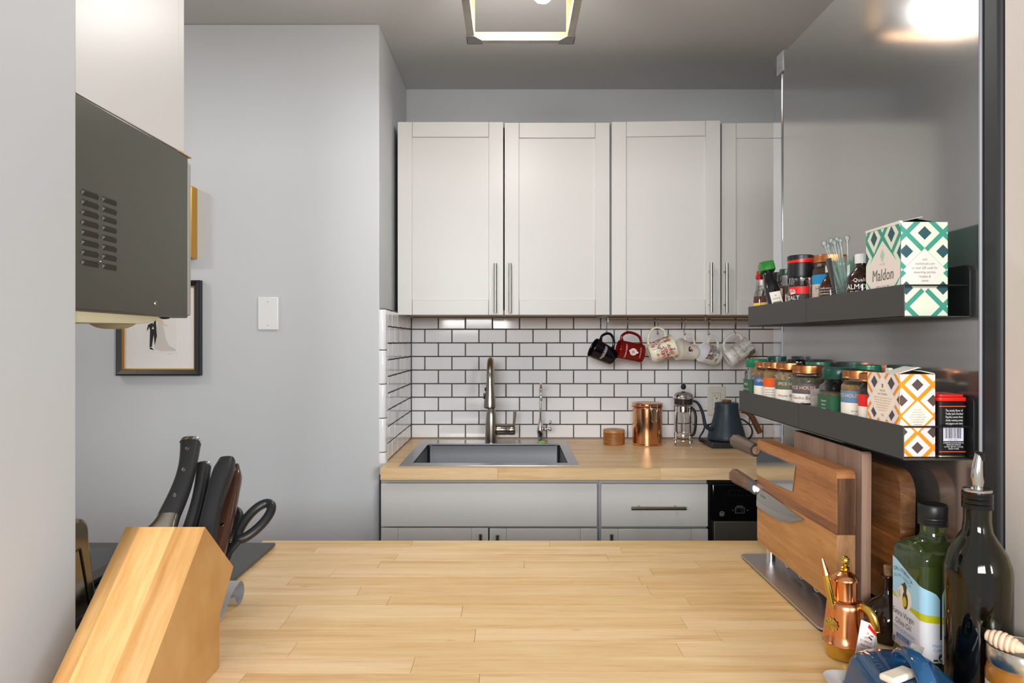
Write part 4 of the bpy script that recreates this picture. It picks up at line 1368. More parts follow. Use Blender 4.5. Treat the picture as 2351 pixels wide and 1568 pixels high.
HAND_BLACK = mat('knife_handle_black', (34, 34, 35), 0.4, bump=(500, 0.05, 0.0003))
KN_STEEL = mat('bolster_steel', (190, 182, 172), 0.2, 1.0)


def knife(name, label, x, s, xt, length, wid, thick, m, bolster=0.0, rivets=(), cap=False, bend=0.0, belly=0.0, pommel=None):
    M = face_matrix(x, s, xt, length)
    t = thing(name, label, 'knife', (0, 0, 0), group='knives in the wooden block')
    t.location = M.translation
    t.rotation_euler = M.to_euler()
    Geo().box(-wid * 0.26, wid * 0.26, -0.0011, 0.0011, -0.014, 0.004).build('blade', KN_STEEL, t)
    n = 16
    def centre(u): return bend * math.sin(u * PI) - bend * 0.7 * u
    def halfw(u): return wid / 2 * (1 - 0.16 * math.sin(u * PI) + belly * math.sin(u * 2 * PI))
    v, f = [], []
    k = 18
    z0 = bolster
    for i in range(n + 1):
        u = i / n
        z = z0 + (length - z0) * u
        sh = 1.0 if pommel is None or u < 0.86 else 1.0 - (u - 0.86) / 0.14 * pommel
        for j in range(k):
            a = 2 * PI * j / k
            ca, sa = math.cos(a), math.sin(a)
            e = 0.62
            v.append((centre(u) + halfw(u) * sh * math.copysign(abs(ca) ** e, ca), thick / 2 * sh * math.copysign(abs(sa) ** e, sa), z))
    for i in range(n):
        for j in range(k):
            f.append((i * k + j, i * k + (j + 1) % k, (i + 1) * k + (j + 1) % k, (i + 1) * k + j))
    f.append(tuple(range(k))[::-1]); f.append(tuple(range(n * k, (n + 1) * k)))
    hd = Geo().add(v, f).build('handle', m, t, angle=50)
    if bolster:
        bo = []
        fo = []
        for i, (z, w) in enumerate(((0.0, 1.5), (bolster * 0.45, 1.16), (bolster * 0.8, 1.02), (bolster, 1.0))):
            for j in range(k):
                a = 2 * PI * j / k
                ca, sa = math.cos(a), math.sin(a)
                bo.append((halfw(0) * w * math.copysign(abs(ca) ** .62, ca) - (w - 1) * wid * 0.4, thick / 2 * 1.01 * math.copysign(abs(sa) ** .62, sa), z))
        for i in range(3):
            for j in range(k):
                fo.append((i * k + j, i * k + (j + 1) % k, (i + 1) * k + (j + 1) % k, (i + 1) * k + j))
        fo.append(tuple(range(k))[::-1]); fo.append(tuple(range(3 * k, 4 * k)))
        Geo().add(bo, fo).build('bolster', KN_STEEL, t, angle=50)
    for u in rivets:
        z = z0 + (length - z0) * u
        for sg in (-1, 1):
            Mr = Matrix.Translation((centre(u), sg * thick / 2, z)) @ Matrix.Rotation(R(90) * sg * -1, 4, 'X')
            Geo().lathe([(0, 0.0006), (0.0026, 0.0005), (0.0030, -0.0005)], 14, M=Mr).build('rivet', CHROME, hd)
    if cap:
        u = 1.0
        vv = []
        for z, w in ((length - 0.001, 1.04), (length + 0.004, 1.04), (length + 0.0052, 0.96)):
            for j in range(k):
                a = 2 * PI * j / k
                ca, sa = math.cos(a), math.sin(a)
                vv.append((centre(u) + halfw(u) * w * math.copysign(abs(ca) ** .62, ca), thick / 2 * w * math.copysign(abs(sa) ** .62, sa), z))
        ff_ = [(i * k + j, i * k + (j + 1) % k, (i + 1) * k + (j + 1) % k, (i + 1) * k + j) for i in range(2) for j in range(k)] + [tuple(range(2 * k, 3 * k))]
        Geo().add(vv, ff_).build('end_cap', CHROME, t, angle=50)
    return t


BROWN_H = mat('knife_handle_brown', (52, 34, 28), 0.16, noise=(26, (78, 50, 38), 1.6), stretch=(1, 1, 0.2))
knife('kitchen_knife', 'largest black knife with three rivets and steel cap, leftmost in the block', -0.4345, 0.10, -0.4455, 0.142, 0.0265, 0.019, HAND_BLACK, 0.022, (0.22, 0.56, 0.86), True, 0.006, 0.03)
knife('kitchen_knife', 'smaller black knife with a steel cap behind the largest one', -0.4175, 0.40, -0.4340, 0.128, 0.019, 0.014, HAND_BLACK, 0.02, (), True, 0.004)
knife('kitchen_knife', 'thin steel-edged steak knife squeezed between black handles', -0.4140, 0.255, -0.4300, 0.120, 0.013, 0.009, HAND_BLACK, 0.01, (), False, 0.003)
knife('kitchen_knife', 'thick matte black rubber-handled knife in the middle', -0.3935, 0.40, -0.4090, 0.139, 0.0275, 0.025, HAND_BLACK, 0.0, (), False, -0.003, -0.06, pommel=0.25)
knife('kitchen_knife', 'glossy dark brown knife handle with two pale rivets', -0.3900, 0.66, -0.4035, 0.154, 0.022, 0.019, BROWN_H, 0.0, (0.30, 0.90), False, 0.004, 0.08, pommel=0.7)
M = face_matrix(-0.3925, 0.90, -0.3815, 0.10)
sc = thing('kitchen_scissors', 'black-handled kitchen scissors at the right of the knife block', 'scissors', M.translation, M.to_euler(), 'knives in the wooden block')


def loop(cx, cz, rx, rz, tilt, nn=28):
    out = []
    for k in range(nn):
        a = 2 * PI * k / nn
        x, z = rx * math.cos(a), rz * math.sin(a)
        x *= 1 + 0.16 * math.sin(a)
        out.append((cx + x * math.cos(tilt) + z * math.sin(tilt), 0, cz - x * math.sin(tilt) + z * math.cos(tilt)))
    return out


h1 = Geo().tube(loop(0.0185, 0.078, 0.0130, 0.0320, 0.34), [0.0066] * 28, 10, True).tube(smooth_path([(-0.004, 0.0, -0.006), (-0.002, 0, 0.0), (0.002, 0, 0.026), (0.010, 0, 0.052)], 5), [0.0085] * 5 + [0.0085] * 5 + [0.0065] * 5 + [0.006], 10, flat=0.55, up=(0, 1, 0)).build('handle', BLACK, sc, angle=60)
h2 = Geo().tube(loop(-0.013, 0.066, 0.0112, 0.0260, -0.16), [0.0060] * 28, 10, True).tube(smooth_path([(0.004, 0.004, -0.006), (0.003, 0.004, 0.0), (-0.003, 0.003, 0.022), (-0.009, 0.001, 0.043)], 5), [0.008] * 5 + [0.007] * 5 + [0.006] * 6, 10, flat=0.55, up=(0, 1, 0)).build('handle', BLACK, sc, angle=60)
Geo().lathe([(0, -0.005), (0.006, -0.005), (0.006, 0.007), (0.0045, 0.0085), (0, 0.009)], 18, M=Matrix.Translation((0.001, 0, 0.008)) @ Matrix.Rotation(R(90), 4, 'X')).build('pivot', CHROME, sc)
g = Geo()
for k in range(9):
    g.box(-0.0022, 0.0006, -0.003, 0.001, 0.040 + 0.0030 * k, 0.0418 + 0.0030 * k, 0.0003, 1)
g.build('bottle_grip', CHROME, sc, label='small steel teeth between the handles')

# curled steel rest beside the block
cr = thing('spoon_rest', 'curled brushed-steel spoon rest right of the knife block', 'spoon rest', (-0.478, 1.08, CTOP + 0.0004))
pth = [(-0.066, 0.0135), (-0.063, 0.0055), (-0.055, 0.0025), (-0.046, 0.006), (-0.036, 0.0135), (-0.022, 0.0240), (-0.004, 0.0325)] + [(0.0160 + 0.0180 * math.sin(R(a)), 0.0182 + 0.0178 * math.cos(R(a))) for a in range(-30, 271, 20)]
th_ = 0.0009
g = Geo()
v, f = [], []
for i, (yy, zz) in enumerate(pth):
    a, b = pth[max(i - 1, 0)], pth[min(i + 1, len(pth) - 1)]
    dy, dz = b[0] - a[0], b[1] - a[1]
    l = math.hypot(dy, dz)
    ny, nz = -dz / l * th_, dy / l * th_
    for x in (-0.045, 0.041):
        v.append((x, yy, zz)); v.append((x, yy + ny, zz + nz))
for i in range(len(pth) - 1):
    o = i * 4
    f += [(o, o + 4, o + 6, o + 2), (o + 1, o + 3, o + 7, o + 5), (o, o + 1, o + 5, o + 4), (o + 2, o + 6, o + 7, o + 3)]
g.add(v, f).build('sheet', mat('satin_steel', (196, 196, 198), 0.36, 0.7), cr, angle=50)

# ------------------------------------------------------------------ microwave hood and the cabinet above it
MX = -0.5355
mwv = thing('microwave_hood', 'dark grey over-range microwave with vent slots in its side', 'microwave', (MX - 0.38, 0.98, 1.3715))
MWS = mat('microwave_dark_steel', (104, 103, 94), 0.36, 0.75, bump=(420, 0.06, 0.0004))
MH = 0.267
Geo().box(-0.378, 0.380, -0.145, 0.1490, 0.0, MH, 0.0025).build('shell', MWS, mwv)
Geo().box(-0.378, 0.3795, 0.1500, 0.1620, 0.004, MH - 0.008, 0.004, 3).build('door', mat('microwave_door_steel', (172, 170, 164), 0.5, 0.4), mwv)
for cxx in (0.62, 1.62):
    for k in range(8):
        yv = (-0.131, -0.0965) if cxx < 1 else (-0.088, -0.0565)
        zt = 0.1500 - 0.0125 * k
        g = Geo()
        y0_, y1_ = yv
        # a pressed louvre: a hood that stands proud over a dark gap
        g.add([(0.3800, y0_, zt - 0.006), (0.3800, y1_, zt - 0.006), (0.3828, y1_ - 0.0025, zt - 0.0012), (0.3828, y0_ + 0.0025, zt - 0.0012), (0.3800, y0_, zt), (0.3800, y1_, zt)],
              [(0, 1, 2, 3), (0, 3, 4), (1, 5, 2)])
        lv = g.build('louver', mat('louver_dark_steel', (78, 75, 69), 0.5, 0.6), mwv)
        Geo().box(0.3796, 0.3802, y0_ + 0.001, y1_ - 0.001, zt - 0.0030, zt + 0.0016).build('gap', BLACK, lv)
for yv, zv, r_ in ((0.0455, 0.0185, 0.0042), (-0.0915, 0.0655, 0.0024)):
    s1 = Geo().lathe([(0, 0.0020), (r_ * 0.7, 0.0018), (r_, 0.0004), (r_ * 1.02, 0)], 18, M=Matrix.Translation((0.380, yv, zv)) @ Matrix.Rotation(R(90), 4, 'Y')).build('screw', NICKEL, mwv)
    Geo().box(0.3815, 0.3822, yv - r_ * 0.5, yv + r_ * 0.5, zv - 0.0004, zv + 0.0004).box(0.3815, 0.3822, yv - 0.0004, yv + 0.0004, zv - r_ * 0.5, zv + r_ * 0.5).build('slot', BLACK, s1)
HOODP = mat('hood_underside_beige', (196, 188, 156), 0.45)
Geo().prism([(-0.143, 0.0), (0.07, 0.0), (0.06, -0.006), (0.044, -0.0105), (0.02, -0.0125), (-0.143, -0.0150)], -0.36, 0.374, axes='yzx', bev=0.001).build('bottom_pan', HOODP, mwv)
Geo().lathe([(0, -0.0175), (0.012, -0.0172), (0.020, -0.0155), (0.027, -0.012), (0.030, -0.0095)], 24, c=(0.335, 0.012, -0.003)).build('lamp_lens', HOODP, mwv)
Geo().lathe([(0, -0.003), (0.006, -0.0022), (0.008, 0.0)], 14, c=(0.36, 0.112, 0.0)).build('foot_button', BLACK, mwv)

hc = thing('wall_cabinet', 'pale grey wall cabinet above the microwave', 'cabinet', (MX - 0.38, 0.98, 1.3715 + MH + 0.0008))
hh_ = CEIL_Z - 0.02 - (1.3715 + MH)
Geo().box(-0.378, 0.380, -0.145, 0.1165, 0, hh_, 0.001, 1).build('carcass', CAB, hc)
d = shaker_door(0.377, hh_ - 0.004).build('door', CAB, hc)
d.location = (0.3785, 0.1185, 0.002); d.rotation_euler = (0, 0, PI)
d2 = d.copy(); col.objects.link(d2); d2.location = (-0.0005, 0.1185, 0.002)
Geo().box(0.345, 0.3800, 0.1166, 0.162, -0.0004, 0.0012).build('shim', mat('cardboard', (196, 166, 104), 0.8), hc, label='scrap of tan shim showing at the corner')

# ------------------------------------------------------------------ ceiling fixture
FBAR = wood('fixture_grey_wood', (168, 160, 150), (188, 180, 170), (202, 194, 184), (30, 30, 30), 0.6)
fx = thing('ceiling_light', 'square wood and grey metal lantern light on the ceiling', 'ceiling light', (0.0246, 1.812, CEIL_Z))
FWOOD = wood('fixture_wood', (150, 112, 70), (172, 134, 90), (190, 152, 108), (30, 30, 30), 0.6)
FGREY = mat('fixture_grey_metal', (128, 126, 124), 0.45, 0.4)
ha = 0.1515
zb_, zt_ = 2.190 - CEIL_Z, 2.335 - CEIL_Z
bw = 0.021


def fixture_frame(z, nm):
    for sx, sy, L in ((1, 0, ha), (-1, 0, ha), (0, 1, ha), (0, -1, ha)):
        g = Geo()
        if sx:
            g.box(sx * ha - (bw if sx > 0 else 0), sx * ha + (0 if sx > 0 else bw), -ha + bw, ha - bw, z, z + 0.024, 0.001)
            m_in = (sx * (ha - bw) - 0.0006, sx * (ha - bw) + 0.0006, -ha + bw, ha - bw, z + 0.0012, z + 0.0235)
        else:
            g.box(-ha, ha, sy * ha - (bw if sy > 0 else 0), sy * ha + (0 if sy > 0 else bw), z, z + 0.024, 0.001)
            m_in = (-ha + bw, ha - bw, sy * (ha - bw) - 0.0006, sy * (ha - bw) + 0.0006, z + 0.0012, z + 0.0235)
        br = g.build(nm, FBAR, fx)
        Geo().box(*m_in).build('wood_face', FWOOD, br)


fixture_frame(zb_, 'lower_bar')
fixture_frame(zt_, 'upper_bar')
for sx in (-1, 1):
    for sy in (-1, 1):
        pst = Geo().box(min(sx * ha, sx * (ha - bw)) + 0.0004, max(sx * ha, sx * (ha - bw)) - 0.0004, min(sy * ha, sy * (ha - bw)) + 0.0004, max(sy * ha, sy * (ha - bw)) - 0.0004, zb_ + 0.0242, zt_ - 0.0002, 0.001).build('post', FWOOD, fx)
        for z, up in ((zb_, 1), (zt_ + 0.024, -1)):
            g = Geo()
            e = 0.0016
            for face in (0, 1):
                if face == 0:   # on the side that looks along y
                    pts = [(sx * (ha + e), z - up * e), (sx * (ha - 0.043), z - up * e), (sx * (ha - 0.043), z + up * 0.010), (sx * (ha - bw), z + up * 0.026), (sx * (ha + e), z + up * 0.026)]
                    for yy in (sy * ha, ):
                        g.prism(pts, yy - 0.0 if sy > 0 else yy - e, yy + e if sy > 0 else yy, axes='xzy')
                else:
                    pts = [(sy * (ha + e), z - up * e), (sy * (ha - 0.043), z - up * e), (sy * (ha - 0.043), z + up * 0.010), (sy * (ha - bw), z + up * 0.026), (sy * (ha + e), z + up * 0.026)]
                    g.prism(pts, sx * ha if sx > 0 else sx * ha - e, sx * ha + e if sx > 0 else sx * ha, axes='yzx')
            g.prism([(sx * (ha + e), sy * (ha + e)), (sx * (ha - 0.043), sy * (ha + e)), (sx * (ha - 0.043), sy * (ha - bw)), (sx * (ha - bw), sy * (ha - 0.050)), (sx * (ha + e), sy * (ha - 0.050))], min(z - up * e, z), max(z - up * e, z), axes='xyz')
            g.build('corner_bracket', FGREY, fx)
Geo().lathe([(0, -0.012), (0.100, -0.012), (0.105, -0.008), (0.105, 0.0)], 40).build('canopy', FGREY, fx)
g = Geo()
for sx in (-1, 1):
    g.box(sx * 0.09 - 0.008, sx * 0.09 + 0.008, -ha + bw, ha - bw, zt_ + 0.010, zt_ + 0.016)
    g.tube([(sx * 0.09, 0, zt_ + 0.014), (sx * 0.09, 0, -0.010)], 0.006, 10)
g.build('strap', FGREY, fx)
BULB = mat('frosted_bulb', (255, 252, 244), 0.3, emit=((255, 244, 226), 9.0))
for x, tl in ((0.010, R(-34)), (-0.030, R(34))):
    Mb = Matrix.Translation((x, 0.0, -0.100)) @ Matrix.Rotation(tl, 4, 'Y') @ Matrix.Rotation(PI, 4, 'X')
    if tl > 0:
        Mb = Matrix.Translation((0, -0.075, 0)) @ Mb
    so = Geo().lathe([(0, -0.03), (0.016, -0.03), (0.018, 0.0), (0.015, 0.018), (0, 0.018)], 20, M=Mb).build('socket', FGREY, fx)
    Geo().lathe([(0.014, 0.019), (0.016, 0.032), (0.026, 0.058), (0.030, 0.078), (0.027, 0.096), (0.015, 0.109), (0, 0.113)], 28, M=Mb).build('bulb', BULB, so)
# ------------------------------------------------------------------ fridge at the right end of the worktop
FX = 0.598
FY0, FY1 = 0.872, 1.508
FH = 1.970
fr = thing('fridge', 'tall grey refrigerator at the right end of the worktop', 'refrigerator', (FX + 0.30, 1.19, 0))
Geo().box(-0.2985, 0.300, FY0 - 1.19, FY1 - 1.19, 0.04, FH, 0.0015, 1).build('body', FRIDGE, fr)
Geo().box(-0.298, 0.296, FY1 - 1.19 + 0.006, FY1 - 1.19 + 0.066, 0.05, FH - 0.004, 0.007, 3).build('door', FRIDGE_DOOR, fr)
Geo().box(-0.290, 0.290, FY1 - 1.19, FY1 - 1.19 + 0.007, 0.06, FH - 0.03).build('gasket', BLACK, fr)
g = Geo().box(-0.301, -0.245, FY1 - 1.19 - 0.004, FY1 - 1.19 + 0.034, FH - 0.040, FH + 0.006, 0.002)
g.box(-0.3018, -0.25, FY1 - 1.19 + 0.004, FY1 - 1.19 + 0.022, FH - 0.028, FH - 0.012, 0.0005)
g.build('hinge_cover', mat('hinge_grey', (110, 110, 112), 0.4), fr)
Geo().box(-0.2985, 0.300, 0.8385 - 1.19, FY0 - 1.19 - 0.001, 0.02, FH - 0.01, 0.006, 3).build('rear_frame', FRIDGE_DK, fr)
Geo().tube([(-0.2985, FY0 - 1.19 + 0.0015, 0.06), (-0.2985, FY0 - 1.19 + 0.0015, FH - 0.02)], 0.0022, 8).build('edge_seam', mat('seam_grey', (150, 151, 158), 0.5, 0.2), fr)
for x in (-0.26, 0.26):
    for y in (-0.28, 0.28):
        Geo().lathe([(0, 0), (0.02, 0), (0.02, 0.012), (0.012, 0.042), (0, 0.042)], 16, c=(x, y, 0)).build('foot', BLACK, fr)

# ------------------------------------------------------------------ magnetic shelves on the fridge
SXF, SXB = 0.508, 0.5972
U = dict(z0=1.366, zt=1.4085, xf=0.508, y0=0.884, ym=1.180, y1=1.469, plate=1.4345)
L_ = dict(z0=1.1815, zt=1.2255, xf=0.5030, y0=0.8765, ym=1.199, y1=1.512, plate=1.264)


def shelf(label, S, ya, yb, inner):
    """A bent steel tray: floor, front lip, upright back plate, wire across the ends."""
    t = thing('magnetic_shelf', label, 'shelf', (SXB, (ya + yb) / 2, S['z0'] - 0.0012), group='magnetic shelves on the fridge')
    d = S['xf'] - SXB
    h = (yb - ya) / 2 - 0.0012
    zz = S['zt'] - S['z0']
    g = Geo().box(d, -0.0042, -h, h, 0, 0.0012)
    g.build('tray', SHELF, t)
    Geo().box(d, d + 0.0014, -h, h, 0.0, zz, 0.0003, 1).build('front_lip', SHELF, t)
    poly = [(-h, 0.0), (h, 0.0)] + [(a, b) for a, b in arc(h - 0.010, S['plate'] - S['z0'] - 0.010, 0.010, 0, 90, 5)] + [(a, b) for a, b in arc(-h + 0.010, S['plate'] - S['z0'] - 0.010, 0.010, 90, 180, 5)]
    Geo().prism(poly, -0.0040, 0, axes='yzx', bev=0.0006).build('back_plate', SHELF_IN, t)
    for s in (-1, 1):
        Geo().tube([(d + 0.0015, s * (h - 0.004), zz - 0.002), (d + 0.003, s * (h - 0.0022), zz - 0.0012), (-0.006, s * (h - 0.0022), zz - 0.0012), (-0.0035, s * (h - 0.003), zz - 0.0012)], 0.0012, 8).build('end_rail', SHELF_IN, t)
    return t


shelf('upper magnetic shelf, near half holding the green salt box', U, U['y0'], U['ym'], None)
shelf('upper magnetic shelf, far half holding the small bottles', U, U['ym'], U['y1'], None)
shelf('lower magnetic shelf, near half holding the orange salt box', L_, L_['y0'], L_['ym'], None)
shelf('lower magnetic shelf, far half holding copper-lidded jars', L_, L_['ym'], L_['y1'], None)
ZU, ZL = U['z0'] + 0.0004, L_['z0'] + 0.0004


def dmat(n, c, r=0.5, **k): return mat(n, c, r, **k)


# ---- patterned salt boxes
def diamonds(p, cols_, rows_, half_u, half_v, hc_u, hc_v, hd_u, hd_v, cream, dark):
    for u, v in [(u, v) for u in cols_ for v in rows_]:
        p.diamond(u, v, hc_u, hc_v, cream, False)
    p.layer += 1
    for u, v in [(u, v) for u in cols_ for v in rows_]:
        p.diamond(u, v, hd_u, hd_v, dark, False)


def salt_box(name, label, x0, y0, w, d, h, z, base, cream, dark, pale, ink, kind):
    t = thing(name, label, 'box', (x0, y0, z))
    Geo().box(0, w, 0, d, 0, h, 0.0006, 1).build('carton', base, t)
    # near face
    p = Print(0.0004, w - 0.0004, 0.0004, h - 0.0004)
    p.rectangle(0, w, 0, h, base)
    if kind == 'green':
        hs, c, dk = 0.0241, 0.0197, 0.0090
        cu, top = w * 0.505, h - 0.0148
        q = [(cu + i * hs, top - j * hs) for i in (-2, -1, 0, 1, 2) for j in range(-1, 6) if (i + j) % 2 == 0]
    else:
        hs, c, dk = 0.0205, 0.0169, 0.0078
        cu, top = w * 0.50, h - 0.0140
        q = [(cu + i * hs, top - j * hs) for i in (-2, -1, 0, 1, 2) for j in range(-1, 6) if (i + j) % 2 == 0]
    p.layer += 1
    for u, v in q: p.diamond(u, v, c, c, cream, False)
    p.layer += 1
    for u, v in q: p.diamond(u, v, dk, dk, dark, False)
    if kind == 'green':
        p.diamond(cu, top - 2.02 * hs, 0.0285, 0.0285, pale)
        for k, s in enumerate(('visit', 'maldonsalt.com', 'or scan QR code for', 'seasoning secrets,', 'recipes &', 'more')):
            p.text(s, cu, top - 1.50 * hs - 0.0056 * k, 0.0048, ink, 'c', 0.85, 0, 0.2)
        p.diamond(cu, top - 4.02 * hs, c, c, cream)
    else:
        p.diamond(cu, top - 2.0 * hs, 0.0222, 0.0222, base)
        p.diamond(cu, top - 2.0 * hs, 0.0205, 0.0205, pale)
        for k in range(7):
            wd = 0.010 + 0.011 * (1 - abs(k - 3) / 3.4)
            p.text('smoked sea salt flakes made by hand'[k:k + 24], cu, top - 1.62 * hs - 0.0032 * k, 0.0026, ink, 'c', width=wd)
    p.build('printed_front', on_front(-0.0001), t)
    # side face, towards the kitchen: u runs from the far edge to the near edge
    p = Print(0.0004, d - 0.0004, 0.0004, h - 0.0004)
    p.rectangle(0, d, 0, h, base)
    if kind == 'green':
        hu, hv = d / 4.0, 0.0265
        q = [(hu * (2 + i), h - 0.0130 - j * hv) for i in (-3, -2, -1, 0, 1, 2, 3) for j in range(-1, 6) if (i + j) % 2]
        p.layer += 1
        for u, v in q: p.diamond(u, v, hu * 0.80, hv * 0.80, cream, False)
        p.layer += 1
        for u, v in q: p.diamond(u, v, hu * 0.40, hv * 0.42, dark, False)
        cu, cv = d * 0.5, h - 0.0640
        p.diamond(cu, cv, d * 0.58, 0.0455, cream)
        p.diamond(cu, cv, d * 0.54, 0.0420, pale)
        GE = dmat('pale_green_emblem', (176, 206, 180), 0.6)
        p.diamond(cu, cv + h * 0.20, 0.0058, 0.0095, GE)
        p.text('EST. 1882', cu, cv + h * 0.095, 0.0034, dmat('gold_print', (190, 160, 90), 0.5), 'c')
        p.text('Maldon', cu, cv - h * 0.075, 0.0230, ink, 'c', 0.80, 0, 0.08)
        p.text('Maldon', cu + 0.0004, cv - h * 0.075, 0.0230, ink, 'c', 0.80, 0, 0.08)
        p.text('SEA SALT', cu, cv - h * 0.19, 0.0100, dmat('grey_print_dark', (116, 110, 104), 0.6), 'c', 0.78, 0, 0.12)
        p.text('FLAKES', cu, cv - h * 0.27, 0.0072, dmat('grey_print_dark', (116, 110, 104), 0.6), 'c', 0.78, 0, 0.12)
    else:
        hu, hv = d * 0.265, 0.0207
        q = [(d / 2 + sx * hu, h - 0.0132 - 2 * k * hv) for sx in (-1, 1) for k in range(-1, 4)]
        q += [(d / 2 + sx * 2 * hu, h - 0.0132 - (2 * k + 1) * hv) for sx in (-1, 0, 1) for k in range(-1, 3)]
        p.layer += 1
        for u, v in q: p.diamond(u, v, hu * 0.84, hv * 0.84, cream, False)
        p.layer += 1
        for u, v in q: p.diamond(u, v, hu * 0.40, hv * 0.42, dark, False)
        cu, cv = d * 0.5, h - 0.0370
        p.diamond(cu, cv, d * 0.44, 0.0350, cream)
        p.diamond(cu, cv, d * 0.40, 0.0318, pale)
        p.disc(cu, cv + h * 0.185, 0.0022, ink, 10).poly([(cu - 0.0026, cv + h * 0.155), (cu + 0.0026, cv + h * 0.155), (cu, cv + h * 0.18)], ink)
        p.text('MASTER', cu, cv + h * 0.105, 0.0038, ink, 'c')
        p.text('SALT MAKERS', cu, cv + h * 0.062, 0.0038, ink, 'c')
        for k in range(6):
            wd = d * (0.58 - 0.065 * k)
            p.text('smoked over oak the pure flakes are a taste', cu, cv + h * 0.020 - 0.0034 * k, 0.0026, dmat('tan_print', (206, 150, 110), 0.6), 'c', width=wd)
        p.text('125g', cu, cv - h * 0.20, 0.0040, ink, 'c')
        p.rectangle(cu - d * 0.24, cu + d * 0.24, 0.0245, 0.0350, pale)
        p.text('Nutrition Facts', cu, 0.0282, 0.0062, dmat('black_print', (24, 22, 22), 0.6), 'c', width=d * 0.40)
    p.build('printed_side', on_left(-0.0001, d, 0), t)
    # opened flaps on the top
    FL = dmat('carton_inside', (232, 226, 212), 0.7)
    FB = dmat('carton_dark_inside', (44, 42, 42), 0.7)
    g = Geo()
    Geo().box(0.0015, w - 0.0015, 0.0015, d - 0.0015, h - 0.0003, h + 0.0004).build('opening', FB, t)
    if kind == 'green':
        Geo().prism([(0.001, h + 0.0004), (w * 0.45, h + 0.0062), (w - 0.001, h + 0.0004), (w * 0.45, h + 0.0054)], 0.012, 0.05, axes='xzy').build('flap', FB, t)
        Geo().prism([(0.0, h + 0.0002), (0.0008, h + 0.0002), (w * 0.5, h + 0.0070), (w * 0.5, h + 0.0078)], 0.004, 0.046, axes='xzy').build('flap', FL, t)
        Geo().box(-0.0012, 0.003, 0.0, d, h - 0.002, h + 0.0018, 0.0006, 1).build('fold', FL, t)
    else:
        Geo().prism([(-0.001, h), (0.0, h - 0.0008), (w * 0.62, h + 0.0076), (w * 0.70, h + 0.0074), (w * 0.60, h + 0.0088)], 0.006, 0.040, axes='xzy').build('flap', FL, t)
        Geo().prism([(w + 0.0014, h - 0.003), (w + 0.0006, h + 0.0012), (w * 0.62, h + 0.0046), (w * 0.63, h + 0.0036), (w - 0.0004, h - 0.0004)], 0.003, 0.044, axes='xzy').build('flap', FL, t)
        Geo().box(w * 0.30, w * 0.42, 0.050, 0.060, h + 0.0002, h + 0.006, 0.001).build('flap', FL, t)
    return t


salt_box('sea_salt_box', 'teal and cream diamond-patterned sea salt carton on the upper shelf', 0.5108, 0.897, 0.0620, 0.088, 0.1240, ZU, dmat('carton_teal', (64, 152, 130), 0.5), dmat('carton_cream_green', (226, 232, 208), 0.55), dmat('carton_dark_teal', (44, 84, 92), 0.5), dmat('carton_blush', (238, 224, 214), 0.55), dmat('ink_grey_green', (104, 106, 98), 0.6), 'green')
salt_box('sea_salt_box', 'orange and white diamond-patterned smoked salt carton on the lower shelf', 0.5050, 0.890, 0.0470, 0.080, 0.1080, ZL + 0.0006, dmat('carton_orange', (244, 148, 16), 0.5), dmat('carton_offwhite', (232, 226, 224), 0.55), dmat('carton_brown', (88, 70, 66), 0.5), dmat('carton_ivory', (244, 232, 214), 0.55), dmat('ink_brown', (150, 110, 92), 0.6), 'orange')

# ---- black spice tin with red lid
t = thing('spice_tin', 'black smoked paprika tin with a red lid', 'tin', (0.5735, 0.912, ZL))
TINB = dmat('tin_black', (22, 22, 24), 0.22)
Geo().prism(rrect(-0.0185, 0.0185, -0.024, 0.024, 0.005, 4), 0.0025, 0.073).build('can', TINB, t)
Geo().prism(rrect(-0.019, 0.019, -0.0245, 0.0245, 0.005, 4), 0, 0.0028, bev=0.001).build('base_rim', dmat('tin_pale_gold', (206, 198, 160), 0.25, metal=1.0), t)
Geo().prism(rrect(-0.0192, 0.0192, -0.0248, 0.0248, 0.005, 4), 0.0732, 0.0785, bev=0.0012).prism(rrect(-0.0170, 0.0170, -0.0225, 0.0225, 0.005, 4), 0.0785, 0.0822, bev=0.001).build('lid', RED, t)
p = Print(-0.018, 0.018)
SALM = dmat('salmon_line', (232, 96, 62), 0.5)
for v in (0.0662, 0.0072): p.rectangle(-0.0183, 0.0165, v, v + 0.0011, SALM)
for k, s in enumerate(('The smoky flavor of', "Trader Joe's Smoked", 'Paprika comes from', 'slowly roasting sweet', 'red peppers over hard-', 'wood')):
    p.text(s, 0.0015, 0.0600 - 0.0042 * k, 0.0042, WHITE, 'c', width=0.0225)
p.rectangle(-0.0128, 0.0135, 0.0215, 0.0400, dmat('label_lilac', (222, 220, 232), 0.5))
rg = random.Random(3)
u = -0.0108
while u < 0.011:
    wd = rg.choice((0.0003, 0.0005, 0.0008))
    p.rectangle(u, u + wd, 0.0250, 0.0385, INK, False)
    u += wd + rg.choice((0.0004, 0.0006, 0.0009))
p.layer += 1
p.text('0 0071 8254 3', 0.0004, 0.0222, 0.0024, INK, 'c')
for k, (s, wd) in enumerate((('DISTRIBUTED & SOLD EXCLUSIVELY BY', 0.0265), ("TRADER JOE'S, MONROVIA", 0.019), ('CA 91016  NET WT. 2 OZ (57g)', 0.0245), ('PRODUCT OF SPAIN', 0.0135))):
    p.text(s, 0.0005, 0.0185 - 0.0026 * k, 0.0026, WHITE, 'c', width=wd)
p.build('printed_front', on_front(-0.0241), t)


# ---- jars
def contents(name, c, c2, sc_=90): return mat(name, c, 0.8, noise=(sc_, c2, 1.6))


